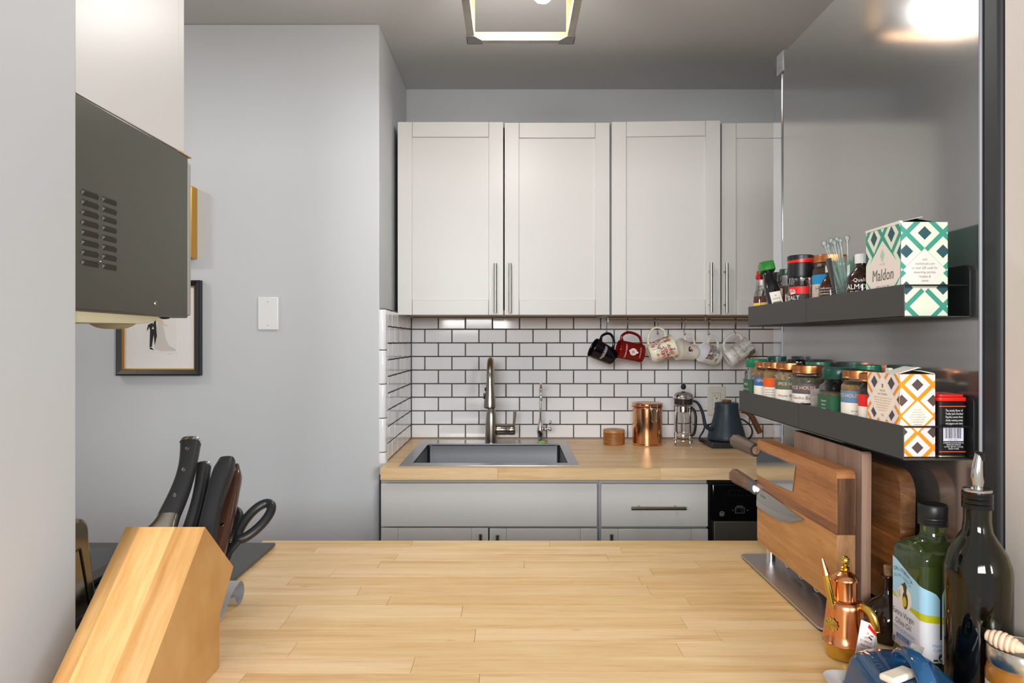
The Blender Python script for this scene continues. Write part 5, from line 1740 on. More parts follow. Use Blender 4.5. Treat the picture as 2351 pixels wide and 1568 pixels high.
def jar(name, label, x, y, z, r, h, lid_h, lid_m, fill, fill_top, band=None, paper=PAPER, texts=(), neck=0.80, cat='jar', ang=0.0, band_v=(0.62, 0.81), tshift=0.118, lid_r=None, paper_to=None, group='spice jars on the lower shelf', lid_smooth=False, glass=GLASS, square=0.0):
    """Glass body, contents, screw lid with ribs, paper label with a coloured band."""
    t = thing(name, label, cat, (x, y, z), group=group)
    hb = h - lid_h
    lr = lid_r or r * 0.94
    prof = [(0, 0), (r * 0.9, 0), (r, 0.003), (r, hb * 0.85), (r * 0.985, hb * 0.89), (r * 0.90, hb * 0.94), (r * neck, hb * 0.965), (r * neck, hb + lid_h * 0.5), (0, hb + lid_h * 0.5)]
    if square:
        Geo().sq_lathe([(a, b, 1.0 if b < hb * 0.93 else 0.0) for a, b in prof], 40, p=6).build('glass', glass, t, angle=50)
    else:
        Geo().lathe(prof, 32).build('glass', glass, t, angle=50)
    if fill is not None:
        rr = r - 0.0022
        top = hb * fill_top
        pf = [(0, 0.003), (rr * 0.93, 0.003), (rr, 0.006), (rr, min(top, hb * 0.85))]
        if top > hb * 0.86: pf += [(rr * 0.93, min(top, hb * 0.92))]
        if top > hb * 0.94: pf += [(r * neck - 0.002, top)]
        pf.append((0, top + 0.0005))
        if square: Geo().sq_lathe([(a, b, 1.0 if b < hb * 0.8 else 0.0) for a, b in pf], 32, p=6).build('contents', fill, t, angle=50)
        else: Geo().lathe(pf, 28).build('contents', fill, t, angle=50)
    z0 = hb + 0.0004
    if lid_smooth:
        Geo().lathe([(lr * 0.97, z0), (lr, z0 + 0.001), (lr, z0 + lid_h - 0.003), (lr * 0.93, z0 + lid_h), (0, z0 + lid_h)], 32).build('lid', lid_m, t)
    else:
        g = Geo().lathe([(r * neck, z0 + 0.0002), (lr * 1.01, z0 + 0.0003), (lr * 1.015, z0 + 0.0012), (lr * 1.01, z0 + 0.0022), (lr * 0.985, z0 + 0.0028), (lr * 0.985, z0 + 0.0045)], 40)
        n = 72
        v, f = [], []
        for k in range(n):
            a = 2 * PI * k / n
            q = lr * (1.0 if k % 2 else 0.985)
            for zz in (z0 + 0.0045, z0 + lid_h - 0.0022):
                v.append((q * math.cos(a), q * math.sin(a), zz))
        for k in range(n):
            k2 = (k + 1) % n
            f.append((2 * k, 2 * k2, 2 * k2 + 1, 2 * k + 1))
        g.add(v, f)
        g.lathe([(lr * 0.99, z0 + lid_h - 0.0022), (lr * 0.985, z0 + lid_h - 0.0008), (lr * 0.93, z0 + lid_h), (lr * 0.88, z0 + lid_h - 0.0006), (0, z0 + lid_h - 0.0004)], 40)
        g.build('lid', lid_m, t, angle=30)
    if band is not None or paper is not None:
        p = Print()
        wlab = PI * r * 0.9
        if paper is not None: p.rectangle(-wlab, wlab, hb * 0.06, hb * (paper_to or band_v[1]), paper)
        if band is not None: p.rectangle(-wlab, wlab, hb * band_v[0], hb * band_v[1], band)
        for s, u, v, hh, m_, al in texts:
            p.text(s, u, (v + (0 if square else tshift)) * hb, hh, m_, al)
        fnm = on_cyl(r + 0.0002, 0, ang) if not square else None
        if square:
            # wraps the two visible flat sides
            hs = r * 0.985
            def fnm(u, v, h_):
                if u <= 0: return (-hs - 0.0006 - h_, -hs - u if False else -hs + (-u), v)
                return (-hs + u, -hs - 0.0006 - h_, v)
            q = Print(-2 * hs + 0.002, 2 * hs - 0.002)
            q.items, q.mats, q.layer = p.items, p.mats, p.layer
            p = q
        p.build('paper_label', fnm, t, r * 0.16 if not square else r * 0.5)
    return t


GR_W = dmat('green_label', (40, 92, 62), 0.5)
def cx(xl, r): return xl + r


S1 = contents('salt_white', (214, 206, 196), (190, 178, 164))
S2 = contents('spice_tan', (164, 132, 88), (138, 108, 66))
S3 = contents('spice_gold', (176, 144, 92), (150, 118, 70))
S4 = contents('spice_herbs', (128, 100, 64), (206, 186, 150), 260)
S5 = contents('spice_grey_green', (120, 116, 92), (90, 90, 70), 200)
S6 = contents('dried_herbs', (150, 128, 92), (90, 76, 50), 240)
S7 = contents('spice_dark', (74, 66, 50), (52, 46, 36), 160)
ORANGE = dmat('label_orange', (226, 92, 20), 0.5)
BLUE = dmat('label_blue', (54, 104, 160), 0.5)
SLATE = dmat('label_slate_blue', (98, 132, 164), 0.5)
OLIVE = dmat('label_olive', (90, 102, 80), 0.5)
PLUM = dmat('label_plum_grey', (92, 84, 88), 0.5)
REDL = dmat('label_red', (224, 34, 30), 0.5)
PEACH = dmat('print_peach', (240, 196, 160), 0.5)
jl = 0.0235
A = R(-30)
jar('spice_jar', 'far-end square spice jar with bright green cap and green label', 0.5290, 1.477, ZL, 0.0215, 0.113, 0.018, GREEN, S1, 0.72, GR_W, None, (('GARLIC', -0.024, 0.60, 0.0068, WHITE, 'c'), ('Himalayan Pink Salt', -0.024, 0.50, 0.0042, WHITE, 'c')), 0.86, ang=A, band_v=(0.10, 0.74), lid_r=0.0220, lid_smooth=True, square=1.0)
jar('spice_jar', 'copper-lidded spice jar with a dark blue band, left of the orange-banded one', 0.5300, 1.425, ZL, jl, 0.108, 0.012, COPPER_LID, S2, 0.95, BLUE, PAPER, (('THE', -0.0165, 0.60, 0.0034, PEACH, 'c'), ('SPICE', -0.0035, 0.585, 0.0085, PEACH, 'c'), ('HOUSE', 0.021, 0.585, 0.0085, PEACH, 'c')), ang=A)
jar('spice_jar', 'copper-lidded spice jar with an orange band', 0.5300, 1.372, ZL, jl, 0.109, 0.012, COPPER_LID, S3, 0.95, ORANGE, PAPER, tuple(('Ingredients and storage notes'[k:], 0.0, 0.44 - 0.052 * k, 0.0034, INK, 'c') for k in range(6)), ang=A)
jar('spice_jar', 'copper-lidded spice jar with an olive band reading SPICE HOUSE', 0.5320, 1.309, ZL, 0.0255, 0.110, 0.013, COPPER_LID, S4, 0.95, OLIVE, PAPER, (('SPICE HOUSE', 0.004, 0.585, 0.0082, PEACH, 'c'), ('House Blend', 0.0, 0.36, 0.0076, INK, 'c'), ('Fish', 0.0, 0.26, 0.0060, INK, 'c')), ang=A)
jar('spice_jar', 'wide copper-lidded jar with a plum-grey band reading HOUSE', 0.5330, 1.228, ZL, 0.0268, 0.108, 0.014, COPPER_LID, S5, 0.92, PLUM, PAPER, (('SPICE HOUSE', -0.014, 0.585, 0.0088, PEACH, 'c'), ('Gaucho Bold', -0.012, 0.40, 0.0080, INK, 'c'), ('Steak Blend', -0.014, 0.29, 0.0080, INK, 'c'), ('2.4 oz', 0.014, 0.24, 0.0036, INK, 'c')), 0.86, ang=R(-22), lid_r=0.0268)
jar('spice_jar', 'square spice jar with dark green cap and green label, right of the toothpicks', 0.5290, 1.107, ZL, 0.0235, 0.1085, 0.0185, GREEN_DK, S6, 0.76, GR_W, None, tuple((s, -0.0235, 0.60 - 0.068 * k, 0.0040, WHITE, 'c') for k, s in enumerate(('Peppermill', 'blend of', 'Coriander', 'with sea', 'salt flakes', 'and spices', 'for grinding'))), 0.86, ang=A, band_v=(0.08, 0.72), lid_r=0.0240, lid_smooth=True, square=1.0)
jar('spice_jar', 'copper-lidded spice jar with a slate blue band', 0.5305, 1.046, ZL, 0.0240, 0.107, 0.013, COPPER_LID, S3, 0.9, SLATE, PAPER, (('SPICE HOUSE', -0.017, 0.59, 0.0078, PEACH, 'c'), ('S', 0.0185, 0.575, 0.0110, PEACH, 'c')) + tuple(('the flavor of toasted seeds and herbs'[k:k + 26], 0.010, 0.36 - 0.06 * k, 0.0036, INK, 'c') for k in range(5)), ang=A)
jar('spice_jar', 'copper-lidded spice jar with a red band beside the orange carton', 0.5295, 0.995, ZL, 0.0225, 0.1045, 0.0125, COPPER_LID, S7, 0.9, REDL, PAPER, (('HOUSE', 0.004, 0.59, 0.0042, PEACH, 'c'),), ang=A)
# back row, mostly lids
jar('spice_jar', 'dark green ribbed lid in the back row, farthest along the lower shelf', 0.5735, 1.478, ZL, 0.0185, 0.1190, 0.012, GREEN_DK, S6, 0.8, None, PAPER, (), lid_r=0.0193, ang=A)
jar('spice_jar', 'glossy black lid in the back row behind the copper lids', 0.5730, 1.3740, ZL, 0.0190, 0.1150, 0.013, BLACK_GLOSS, S7, 0.8, None, PAPER, (), lid_r=0.0198, ang=A, lid_smooth=True)
jar('spice_jar', 'pale green ribbed lid in the back row behind the wide jar', 0.5705, 1.273, ZL, 0.0210, 0.1130, 0.012, dmat('lid_sage', (52, 104, 88), 0.28, metal=0.2), S5, 0.8, None, PAPER, (), lid_r=0.0222, ang=A)
jar('spice_jar', 'green ribbed lid in the back row behind the red-banded jar', 0.5735, 1.100, ZL, 0.0185, 0.1130, 0.014, dmat('lid_mint', (40, 108, 84), 0.28, metal=0.2), S6, 0.8, None, PAPER, (), lid_r=0.0192, ang=A)

# toothpick cup
t = thing('toothpick_cup', 'small clear plastic cup of coloured toothpicks on the lower shelf', 'cup', (0.5190, 1.158, ZL))
Geo().lathe([(0, 0), (0.0088, 0), (0.0092, 0.001), (0.0122, 0.066), (0.0128, 0.068), (0.0128, 0.0705), (0.0118, 0.0705), (0.0112, 0.066), (0.0084, 0.0018), (0, 0.0018)], 28).build('cup', mat('clear_plastic', (240, 236, 232), 0.12, trans=0.85, ior=1.3), t)
rg = random.Random(6)
PICKS = (('red', (196, 60, 44)), ('amber', (214, 150, 60)), ('green', (108, 150, 60)), ('yellow', (216, 200, 90)), ('coral', (222, 110, 80)), ('dark red', (140, 34, 34)), ('pink', (220, 130, 150)), ('pale wood', (220, 196, 156)), ('orange', (226, 116, 30)))
for k in range(9):
    a, q = rg.uniform(0, 6.28), rg.uniform(0.001, 0.006)
    x_, y_ = q * math.cos(a), q * math.sin(a)
    ln = rg.uniform(0.040, 0.052)
    mm = dmat('pick_' + PICKS[k][0], PICKS[k][1], 0.5)
    o = Geo().tube([(x_, y_, 0.0025), (x_ * 1.2, y_ * 1.2, ln - 0.004), (x_ * 1.22, y_ * 1.22, ln)], [0.0011, 0.0011, 0.0003], 6).build('toothpick', mm, None)
    o.location = (0.5190, 1.158, ZL)
    tag(o, 'thin %s toothpick in the clear cup on the lower shelf' % PICKS[k][0], 'toothpick', 'toothpicks in the clear cup')

# ---- upper shelf bottles
def bottle(name, label, x, y, z, prof, glass, cap_prof, cap_m, liquid=None, lab=None, tilt=None, cat='bottle', group='bottles on the upper shelf', n=28, ang=R(-30), square=0.0, capn=None):
    t = thing(name, label, cat, (x, y, z), group=group)
    if square: Geo().sq_lathe([(a, b, square if b < prof[-1][1] * 0.66 else 0) for a, b in prof], 40, p=6).build('glass', glass, t, angle=50)
    else: Geo().lathe(prof, n).build('glass', glass, t, angle=50)
    if capn == 'square': Geo().sq_lathe([(a, b, 1.0) for a, b in cap_prof], 32, p=7).build('cap', cap_m, t, angle=35)
    else: Geo().lathe(cap_prof, n).build('cap', cap_m, t)
    if liquid:
        lp, lm = liquid
        if square: Geo().sq_lathe([(a, b, square) for a, b in lp], 32, p=6).build('liquid', lm, t, angle=50)
        else: Geo().lathe(lp, n).build('liquid', lm, t, angle=50)
    if lab:
        pr_, rad = lab
        pr_.build('paper_label', rad if callable(rad) else on_cyl(rad, 0, ang), t, 0.004)
    if tilt: t.rotation_euler = tilt
    return t


HOT = mat('pepper_sauce', (96, 24, 14), 0.3)
YEL = dmat('label_yellow', (232, 192, 84), 0.5)
for i, (x, y, lb) in enumerate(((0.5265, 1.452, 'small red-capped pepper sauce bottle at the far end of the upper shelf'), (0.5330, 1.425, 'second small pepper sauce bottle, just before the far-end one'))):
    p = Print()
    p.rectangle(-0.035, 0.035, 0.005, 0.048, YEL)
    for k in range(6): p.rectangle(-0.035, 0.035, 0.010 + 0.006 * k, 0.0108 + 0.006 * k, RED, False)
    bottle('sauce_bottle', lb, x, y, ZU, [(0, 0), (0.0120, 0), (0.0128, 0.002), (0.0128, 0.055), (0.0115, 0.064), (0.0075, 0.078), (0.0062, 0.090), (0.0062, 0.098), (0, 0.098)], GLASS, [(0, 0.0982), (0.0072, 0.0982), (0.0078, 0.1), (0.0078, 0.106), (0.0060, 0.109), (0.0062, 0.116), (0, 0.1175)], dmat('cap_red', (186, 18, 16), 0.35), ([(0, 0.002), (0.0108, 0.002), (0.0112, 0.004), (0.0112, 0.056), (0.0100, 0.062), (0, 0.0622)], HOT), (p, 0.0130))
p = Print(-0.0105, 0.0105)
p.rectangle(-0.012, 0.012, 0.012, 0.060, PAPER)
p.disc(0, 0.052, 0.0016, dmat('gold_print', (190, 160, 90), 0.5)).text('ACEITE', 0, 0.044, 0.0044, INK, 'c').rectangle(-0.008, 0.008, 0.032, 0.039, OLIVE).text('EXTRA', 0, 0.0335, 0.0042, WHITE, 'c')
for k in range(3): p.rectangle(-0.007, 0.007, 0.026 - k * 0.004, 0.0266 - k * 0.004, INK, False)
OILD = mat('dark_oil_glass', (16, 18, 22), 0.05, spec=0.7)
bottle('oil_bottle', 'tilted dark square bottle with a bright green cap', 0.5300, 1.3470, ZU + 0.0045, [(0, 0), (0.0135, 0), (0.0145, 0.002), (0.0145, 0.078), (0.0125, 0.090), (0.0105, 0.096), (0.0105, 0.108), (0, 0.108)], OILD, [(0, 0.108), (0.0138, 0.108), (0.0145, 0.109), (0.0145, 0.1255), (0.0135, 0.127), (0, 0.1272)], CAP_GREEN, None, (p, on_front(-0.0147)), (0.0, 0.0, 0.0), square=1.0, capn='square').rotation_euler = (0.0, R(-5), R(-8))
bpy.data.objects['oil_bottle'].rotation_euler = (R(-16), R(-10), R(-8))
SOY = mat('brown_sauce', (104, 58, 30), 0.3)
p = Print()
p.rectangle(-0.030, -0.004, 0.030, 0.074, dmat('label_tan', (212, 190, 158), 0.5))
bottle('sauce_bottle', 'brown sauce bottle with a green and white striped lid', 0.5620, 1.400, ZU, [(0, 0), (0.0175, 0), (0.0190, 0.002), (0.0190, 0.070), (0.0165, 0.080), (0.0110, 0.090), (0.0105, 0.102), (0, 0.102)], GLASS, [(0, 0.1022), (0.0125, 0.1022), (0.0132, 0.104), (0.0128, 0.1060), (0.0132, 0.1075), (0.0128, 0.109), (0.0132, 0.111), (0.0125, 0.1145), (0, 0.115)], dmat('striped_lid', (70, 92, 78), 0.3, metal=0.4), ([(0, 0.002), (0.0168, 0.002), (0.0174, 0.004), (0.0174, 0.068), (0.014, 0.078), (0, 0.08)], SOY), (p, 0.0192), n=20)
bottle('sauce_bottle', 'black-capped bottle hidden behind the tilted dark one', 0.5660, 1.4540, ZU, [(0, 0), (0.013, 0), (0.014, 0.002), (0.014, 0.075), (0.012, 0.092), (0, 0.093)], OILD, [(0, 0.0932), (0.0125, 0.0932), (0.0128, 0.112), (0.0115, 0.1135), (0, 0.114)], BLACK)

# salt grinder
t = thing('salt_grinder', 'red and black capped salt grinder on the upper shelf', 'grinder', (0.5365, 1.268, ZU))
Geo().lathe([(0, 0), (0.0205, 0), (0.0225, 0.003), (0.0225, 0.070), (0.0205, 0.077), (0.0205, 0.0845), (0, 0.0845)], 36).build('glass', GLASS, t, angle=50)
Geo().lathe([(0, 0.003), (0.019, 0.003), (0.0202, 0.005), (0.0202, 0.052), (0, 0.053)], 28).build('contents', contents('coarse_salt', (206, 186, 150), (166, 130, 90), 300), t)
g = Geo()
n, rows_ = 40, 10
v, f = [], []
for j in range(rows_ + 1):
    for k in range(n):
        a = 2 * PI * k / n
        q = 0.0226 + (0.0006 if (j + k) % 2 and 0 < j < rows_ else 0.0)
        v.append((q * math.cos(a), q * math.sin(a), 0.0850 + 0.0258 * j / rows_))
for j in range(rows_):
    for k in range(n):
        f.append((j * n + k, j * n + (k + 1) % n, (j + 1) * n + (k + 1) % n, (j + 1) * n + k))
g.add(v, f).build('grip', BLACK, t, angle=20, label='dimpled black grip ring')
Geo().lathe([(0.0200, 0.1110), (0.0232, 0.1113), (0.0234, 0.116), (0.0234, 0.1195), (0.0215, 0.1215), (0, 0.1215)], 36).build('collar', RED, t)
n = 48
v, f = [], []
for k in range(n):
    a = 2 * PI * k / n
    lo = 0.1215 - 0.0032 * math.cos(a - R(200))
    v += [(0.0237 * math.cos(a), 0.0237 * math.sin(a), lo - 0.002), (0.0237 * math.cos(a), 0.0237 * math.sin(a), 0.1245), (0.0215 * math.cos(a), 0.0215 * math.sin(a), 0.1258)]
for k in range(n):
    k2 = (k + 1) % n
    f += [(3 * k, 3 * k2, 3 * k2 + 1, 3 * k + 1), (3 * k + 1, 3 * k2 + 1, 3 * k2 + 2, 3 * k + 2)]
f.append([3 * k + 2 for k in range(n)])
f.append([3 * k for k in range(n)][::-1])
Geo().add(v, f).build('cap', BLACK, t)
p = Print()
p.rectangle(-0.022, 0.016, 0.054, 0.0675, dmat('label_red', (224, 34, 30), 0.5)).rectangle(-0.022, 0.016, 0.010, 0.054, INK)
p.text('SEA', -0.016, 0.0570, 0.0090, WHITE, 'c').text('SALT', -0.013, 0.0435, 0.0105, WHITE, 'c').text('GRINDER', -0.011, 0.0360, 0.0055, WHITE, 'c')
p.poly([(-0.020, 0.0530), (-0.010, 0.0545), (-0.008, 0.0570), (-0.018, 0.0560)], WHITE)
for k in range(9): p.rectangle(0.022, 0.029, 0.024 + 0.0045 * k, 0.0262 + 0.0045 * k, WHITE, False)
p.build('paper_label', on_cyl(0.0227, 0, R(-25)), t, 0.004)

jar('honey_nut_jar', 'jar with a bright blue label and copper lid behind the grinder', 0.5636, 1.210, ZU, 0.0290, 0.119, 0.014, COPPER_LID, contents('nut_butter', (96, 66, 36), (64, 44, 26), 60), 0.92, dmat('label_sky', (30, 150, 206), 0.5), dmat('label_sand', (222, 206, 184), 0.5), (('Toasted', 0.006, 0.70, 0.0064, dmat('label_rose', (196, 110, 110), .5), 'c'), ('HONEY', -0.004, 0.53, 0.0125, dmat('label_sky_text', (40, 120, 160), .5), 'c'), ("NUT'S", -0.002, 0.41, 0.0125, dmat('label_sky_text', (40, 120, 160), .5), 'c')), 0.88, 'jar', R(-28), (0.64, 0.80), 0.0, 0.0275, group='bottles on the upper shelf')

AMBER = mat('amber_glass', (96, 48, 16), 0.04, trans=0.55, ior=1.45)
EXT = mat('extract_dark', (44, 22, 12), 0.3)
def extract_print(lines, w):
    p = Print()
    for k, (s, hh) in enumerate(lines):
        p.text(s, 0, 0.0540 - 0.0045 * k if len(lines) > 3 else (0.0560, 0.0450, 0.0370)[k], hh, WHITE, 'c')
    return p


bp_ = [(0, 0), (0.0165, 0), (0.0178, 0.002), (0.0178, 0.056), (0.0168, 0.061), (0.0125, 0.069), (0.0074, 0.0755), (0.0068, 0.079), (0.0068, 0.082), (0, 0.082)]
bottle('extract_bottle', 'small round amber bottle with white cap left of the glass tumbler', 0.5340, 1.144, ZU, bp_, AMBER, [(0, 0.0822), (0.0082, 0.0822), (0.0084, 0.092), (0.0076, 0.0935), (0, 0.094)], WHITE_PLASTIC, ([(0, 0.002), (0.0158, 0.002), (0.0158, 0.054), (0.013, 0.062), (0, 0.063)], EXT), (extract_print([('Vanilla extract in alcohol', 0.0038), ('store in a cool dark place', 0.0038), ('ingredients water alcohol', 0.0038), ('shake before use', 0.0038), ('net 2 fl oz (59 ml)', 0.0038)], 0), 0.0181), ang=R(-25))
bp2 = [(a * 1.28, b * 1.03) for a, b in bp_]
bottle('extract_bottle', 'round amber almond extract bottle with white cap beside the teal carton', 0.5315, 1.036, ZU, bp2, mat('amber_glass_dark', (58, 34, 20), 0.04, trans=0.35), [(0, 0.0846), (0.0104, 0.0846), (0.0106, 0.0975), (0.0098, 0.0990), (0, 0.0994)], WHITE_PLASTIC, ([(0, 0.002), (0.0200, 0.002), (0.0205, 0.055), (0.016, 0.063), (0, 0.065)], EXT), (extract_print([('Quality', 0.0078), ('ALMOND', 0.0110), ('EXTRACT', 0.0078)], 0), 0.0231), ang=R(-30))

# glass tumbler and the glass stirrers in it
TX, TY = 0.5400, 1.098
t = thing('glass_tumbler', 'flared pale green glass tumbler holding glass stirrers', 'glass', (TX, TY, ZU))
Geo().lathe([(0, 0), (0.0165, 0), (0.0175, 0.002), (0.0215, 0.045), (0.0330, 0.099), (0.0325, 0.100), (0.0317, 0.099), (0.0202, 0.046), (0.0160, 0.006), (0, 0.005)], 40).build('tumbler', TUMBLER, t, angle=50)
rg = random.Random(21)
tops = [(1893, 562), (1901, 568), (1909, 556), (1916, 560), (1922, 553), (1929, 556), (1926, 564), (1945, 550)]
for k, (px_, py_) in enumerate(tops):
    top = W(px_, py_, TY + rg.uniform(-0.006, 0.006)) - Vector((TX, TY, ZU))
    bx_ = rg.uniform(-0.004, 0.004) + 0.006
    base = Vector((bx_, rg.uniform(-0.006, 0.006), 0.0075))
    g = Geo().tube([tuple(base), tuple(top)], 0.0018, 8)
    dv = (top - base).normalized()
    Mz = Matrix.Translation(top) @ Vector((0, 0, 1)).rotation_difference(dv).to_matrix().to_4x4()
    g.lathe([(0, -0.006), (0.0026, -0.0055), (0.0026, -0.004), (0.002, -0.0032), (0.0030, -0.002), (0.0042, 0.0015), (0.0042, 0.0035), (0.0028, 0.0062), (0, 0.0072)], 14, M=Mz)
    o = g.build('glass_stirrer', STIRRER, None, (TX, TY, ZU), angle=60)
    tag(o, ('leftmost of the clear ball-ended stirrers in the glass tumbler', 'second clear stirrer from the left, its ball lowest of the bunch', 'third clear stirrer from the left in the tumbler', 'fourth clear stirrer from the left in the tumbler', 'tallest clear stirrer of the left bunch in the tumbler', 'rightmost clear stirrer of the left bunch in the tumbler', 'clear stirrer with a low ball at the right of the bunch', 'clear glass stirrer standing alone at the right of the tumbler')[k], 'stirrer', 'glass stirrers in the tumbler')
# ------------------------------------------------------------------ cutting boards on their steel stand
ZC = CTOP + 0.0004
st = thing('board_stand', 'low stainless stand with posts carrying the upright cutting boards', 'stand', (0.510, 1.163, ZC))
SATIN = mat('satin_plate', (196, 193, 190), 0.4, 1.0)
Geo().prism(rrect(-0.064, 0.072, -0.176, 0.176, 0.012, 5), 0.0025, 0.0055, bev=0.0008).build('base_plate', SATIN, st)
Geo().prism(rrect(-0.062, 0.070, -0.174, 0.174, 0.010, 5), 0, 0.0026).build('rubber_foot', BLACK, st)
for x, y in ((-0.0175, -0.145), (-0.0175, 0.135), (0.019, -0.145), (0.019, 0.135)):
    Geo().lathe([(0, 0.0055), (0.0085, 0.0055), (0.0085, 0.0305), (0, 0.0305)], 20, c=(x, y, 0)).build('post', CHROME, st)
g = Geo()
for k in range(3):
    y = 0.085 - 0.06 * k
    g.tube([(-0.006, y - 0.016, 0.0305)] + [(-0.006, y + 0.016 * math.cos(R(a)), 0.0265 - 0.018 * math.sin(R(a))) for a in range(180, -1, -20)] + [(-0.006, y + 0.016, 0.0305)], 0.0022, 8)
g.build('support_loop', CHROME, st, angle=60)

BX0, BX1 = 0.4795, 0.5070
by0, by1, bz0, bz1 = 1.008, 1.335, ZC + 0.0308, 1.1425
bd = thing('cutting_board', 'thick two-tone acacia board at the front, carrying two knives', 'cutting board', ((BX0 + BX1) / 2, 1.17, bz0))
cs = [(0.0, 0.0365, ACACIA_END), (0.0365, 0.0945, None), (0.0945, bz1 - bz0, ACACIA_END)]
AC_MID = wood('acacia_honey', (136, 84, 42), (168, 108, 58), (188, 130, 76), (40, 5, 70), 0.42, 1.0, False, 0.02)
AC_DRK = wood('acacia_brown', (104, 62, 34), (134, 84, 46), (160, 106, 62), (40, 5, 70), 0.42, 1.0, False, 0.02)
AC_LOW = wood('acacia_light', (164, 108, 56), (188, 132, 74), (202, 150, 92), (40, 5, 70), 0.42, 1.0, False, 0.02)


def board_lams(parent, hx, ya, yb, lams, height, rad, cyl=None):
    """Horizontal laminations of one board, the outer corners rounded."""
    n = len(lams)
    for i, (za, zb, m) in enumerate(lams):
        if i == 0:
            poly = [(yb, zb)] + [(ya, zb)] + arc(ya + rad, za + rad, rad, 180, 270, 6) + arc(yb - rad, za + rad, rad, 270, 360, 6)
        elif i == n - 1:
            poly = [(ya, za)] + [(yb, za)] + arc(yb - rad, zb - rad, rad, 0, 90, 6) + arc(ya + rad, zb - rad, rad, 90, 180, 6)
        else:
            poly = [(ya, za), (yb, za), (yb, zb), (ya, zb)]
        poly = [(a, b + (0.0001 if False else 0)) for a, b in poly]
        Geo().prism(poly, -hx, hx, axes='yzx', bev=0.0010 if n == 1 else 0.0).build('lamination', m, parent)


Hb = bz1 - bz0
board_lams(bd, (BX1 - BX0) / 2, by0 - 1.17, by1 - 1.17, [(0, 0.030, AC_LOW), (0.030, 0.1045, AC_LOW), (0.1045, 0.1200, AC_DRK), (0.1200, Hb, AC_MID)], Hb, 0.010)
# end grain seen at the near end
ye = by0 - 1.17
for za, zb, m in ((0.001, 0.038, ACACIA_END), (0.0385, 0.105, wood('acacia_end_pale', (140, 98, 62), (164, 120, 80), (182, 140, 98), (60, 30, 10), 0.5)), (0.1055, Hb - 0.012, ACACIA_END)):
    Geo().box(-(BX1 - BX0) / 2 + 0.0008, (BX1 - BX0) / 2 - 0.0008, ye - 0.0006, ye + 0.001, za, zb).build('end_grain', m, bd)

b2 = thing('cutting_board', 'pale walnut board standing in the middle', 'cutting board', (0.527, 1.14, bz0))
Geo().prism([(1.0165 - 1.14, 0), (1.262 - 1.14, 0), (1.262 - 1.14, 0.2230), (1.2585 - 1.14, 0.2262), (1.0200 - 1.14, 0.2262), (1.0165 - 1.14, 0.2230)], -0.0072, 0.0072, axes='yzx', bev=0.0008).build('board', WALNUT, b2)
Geo().box(-0.0066, 0.0066, 1.020 - 1.14, 1.2585 - 1.14, 0.2258, 0.2268).build('top_edge', WALNUT_DK, b2)
b2.rotation_euler = (0, R(0.4), 0)

b3 = thing('cutting_board', 'round-cornered dark acacia board at the back, against the fridge', 'cutting board', (0.5680, 1.15, bz0 + 0.0005))
hx3 = 0.011
lam3 = [(0, 0.040, AC_MID), (0.040, 0.062, AC_DRK), (0.062, 0.105, AC_MID), (0.105, 0.122, AC_DRK), (0.122, 0.2030, wood('acacia_umber', (92, 58, 34), (122, 80, 48), (146, 102, 66), (40, 5, 70), 0.45))]
board_lams(b3, hx3, 0.984 - 1.15, 1.30 - 1.15, lam3, 0.203, 0.034)
b3.rotation_euler = (0, R(1.0), 0)

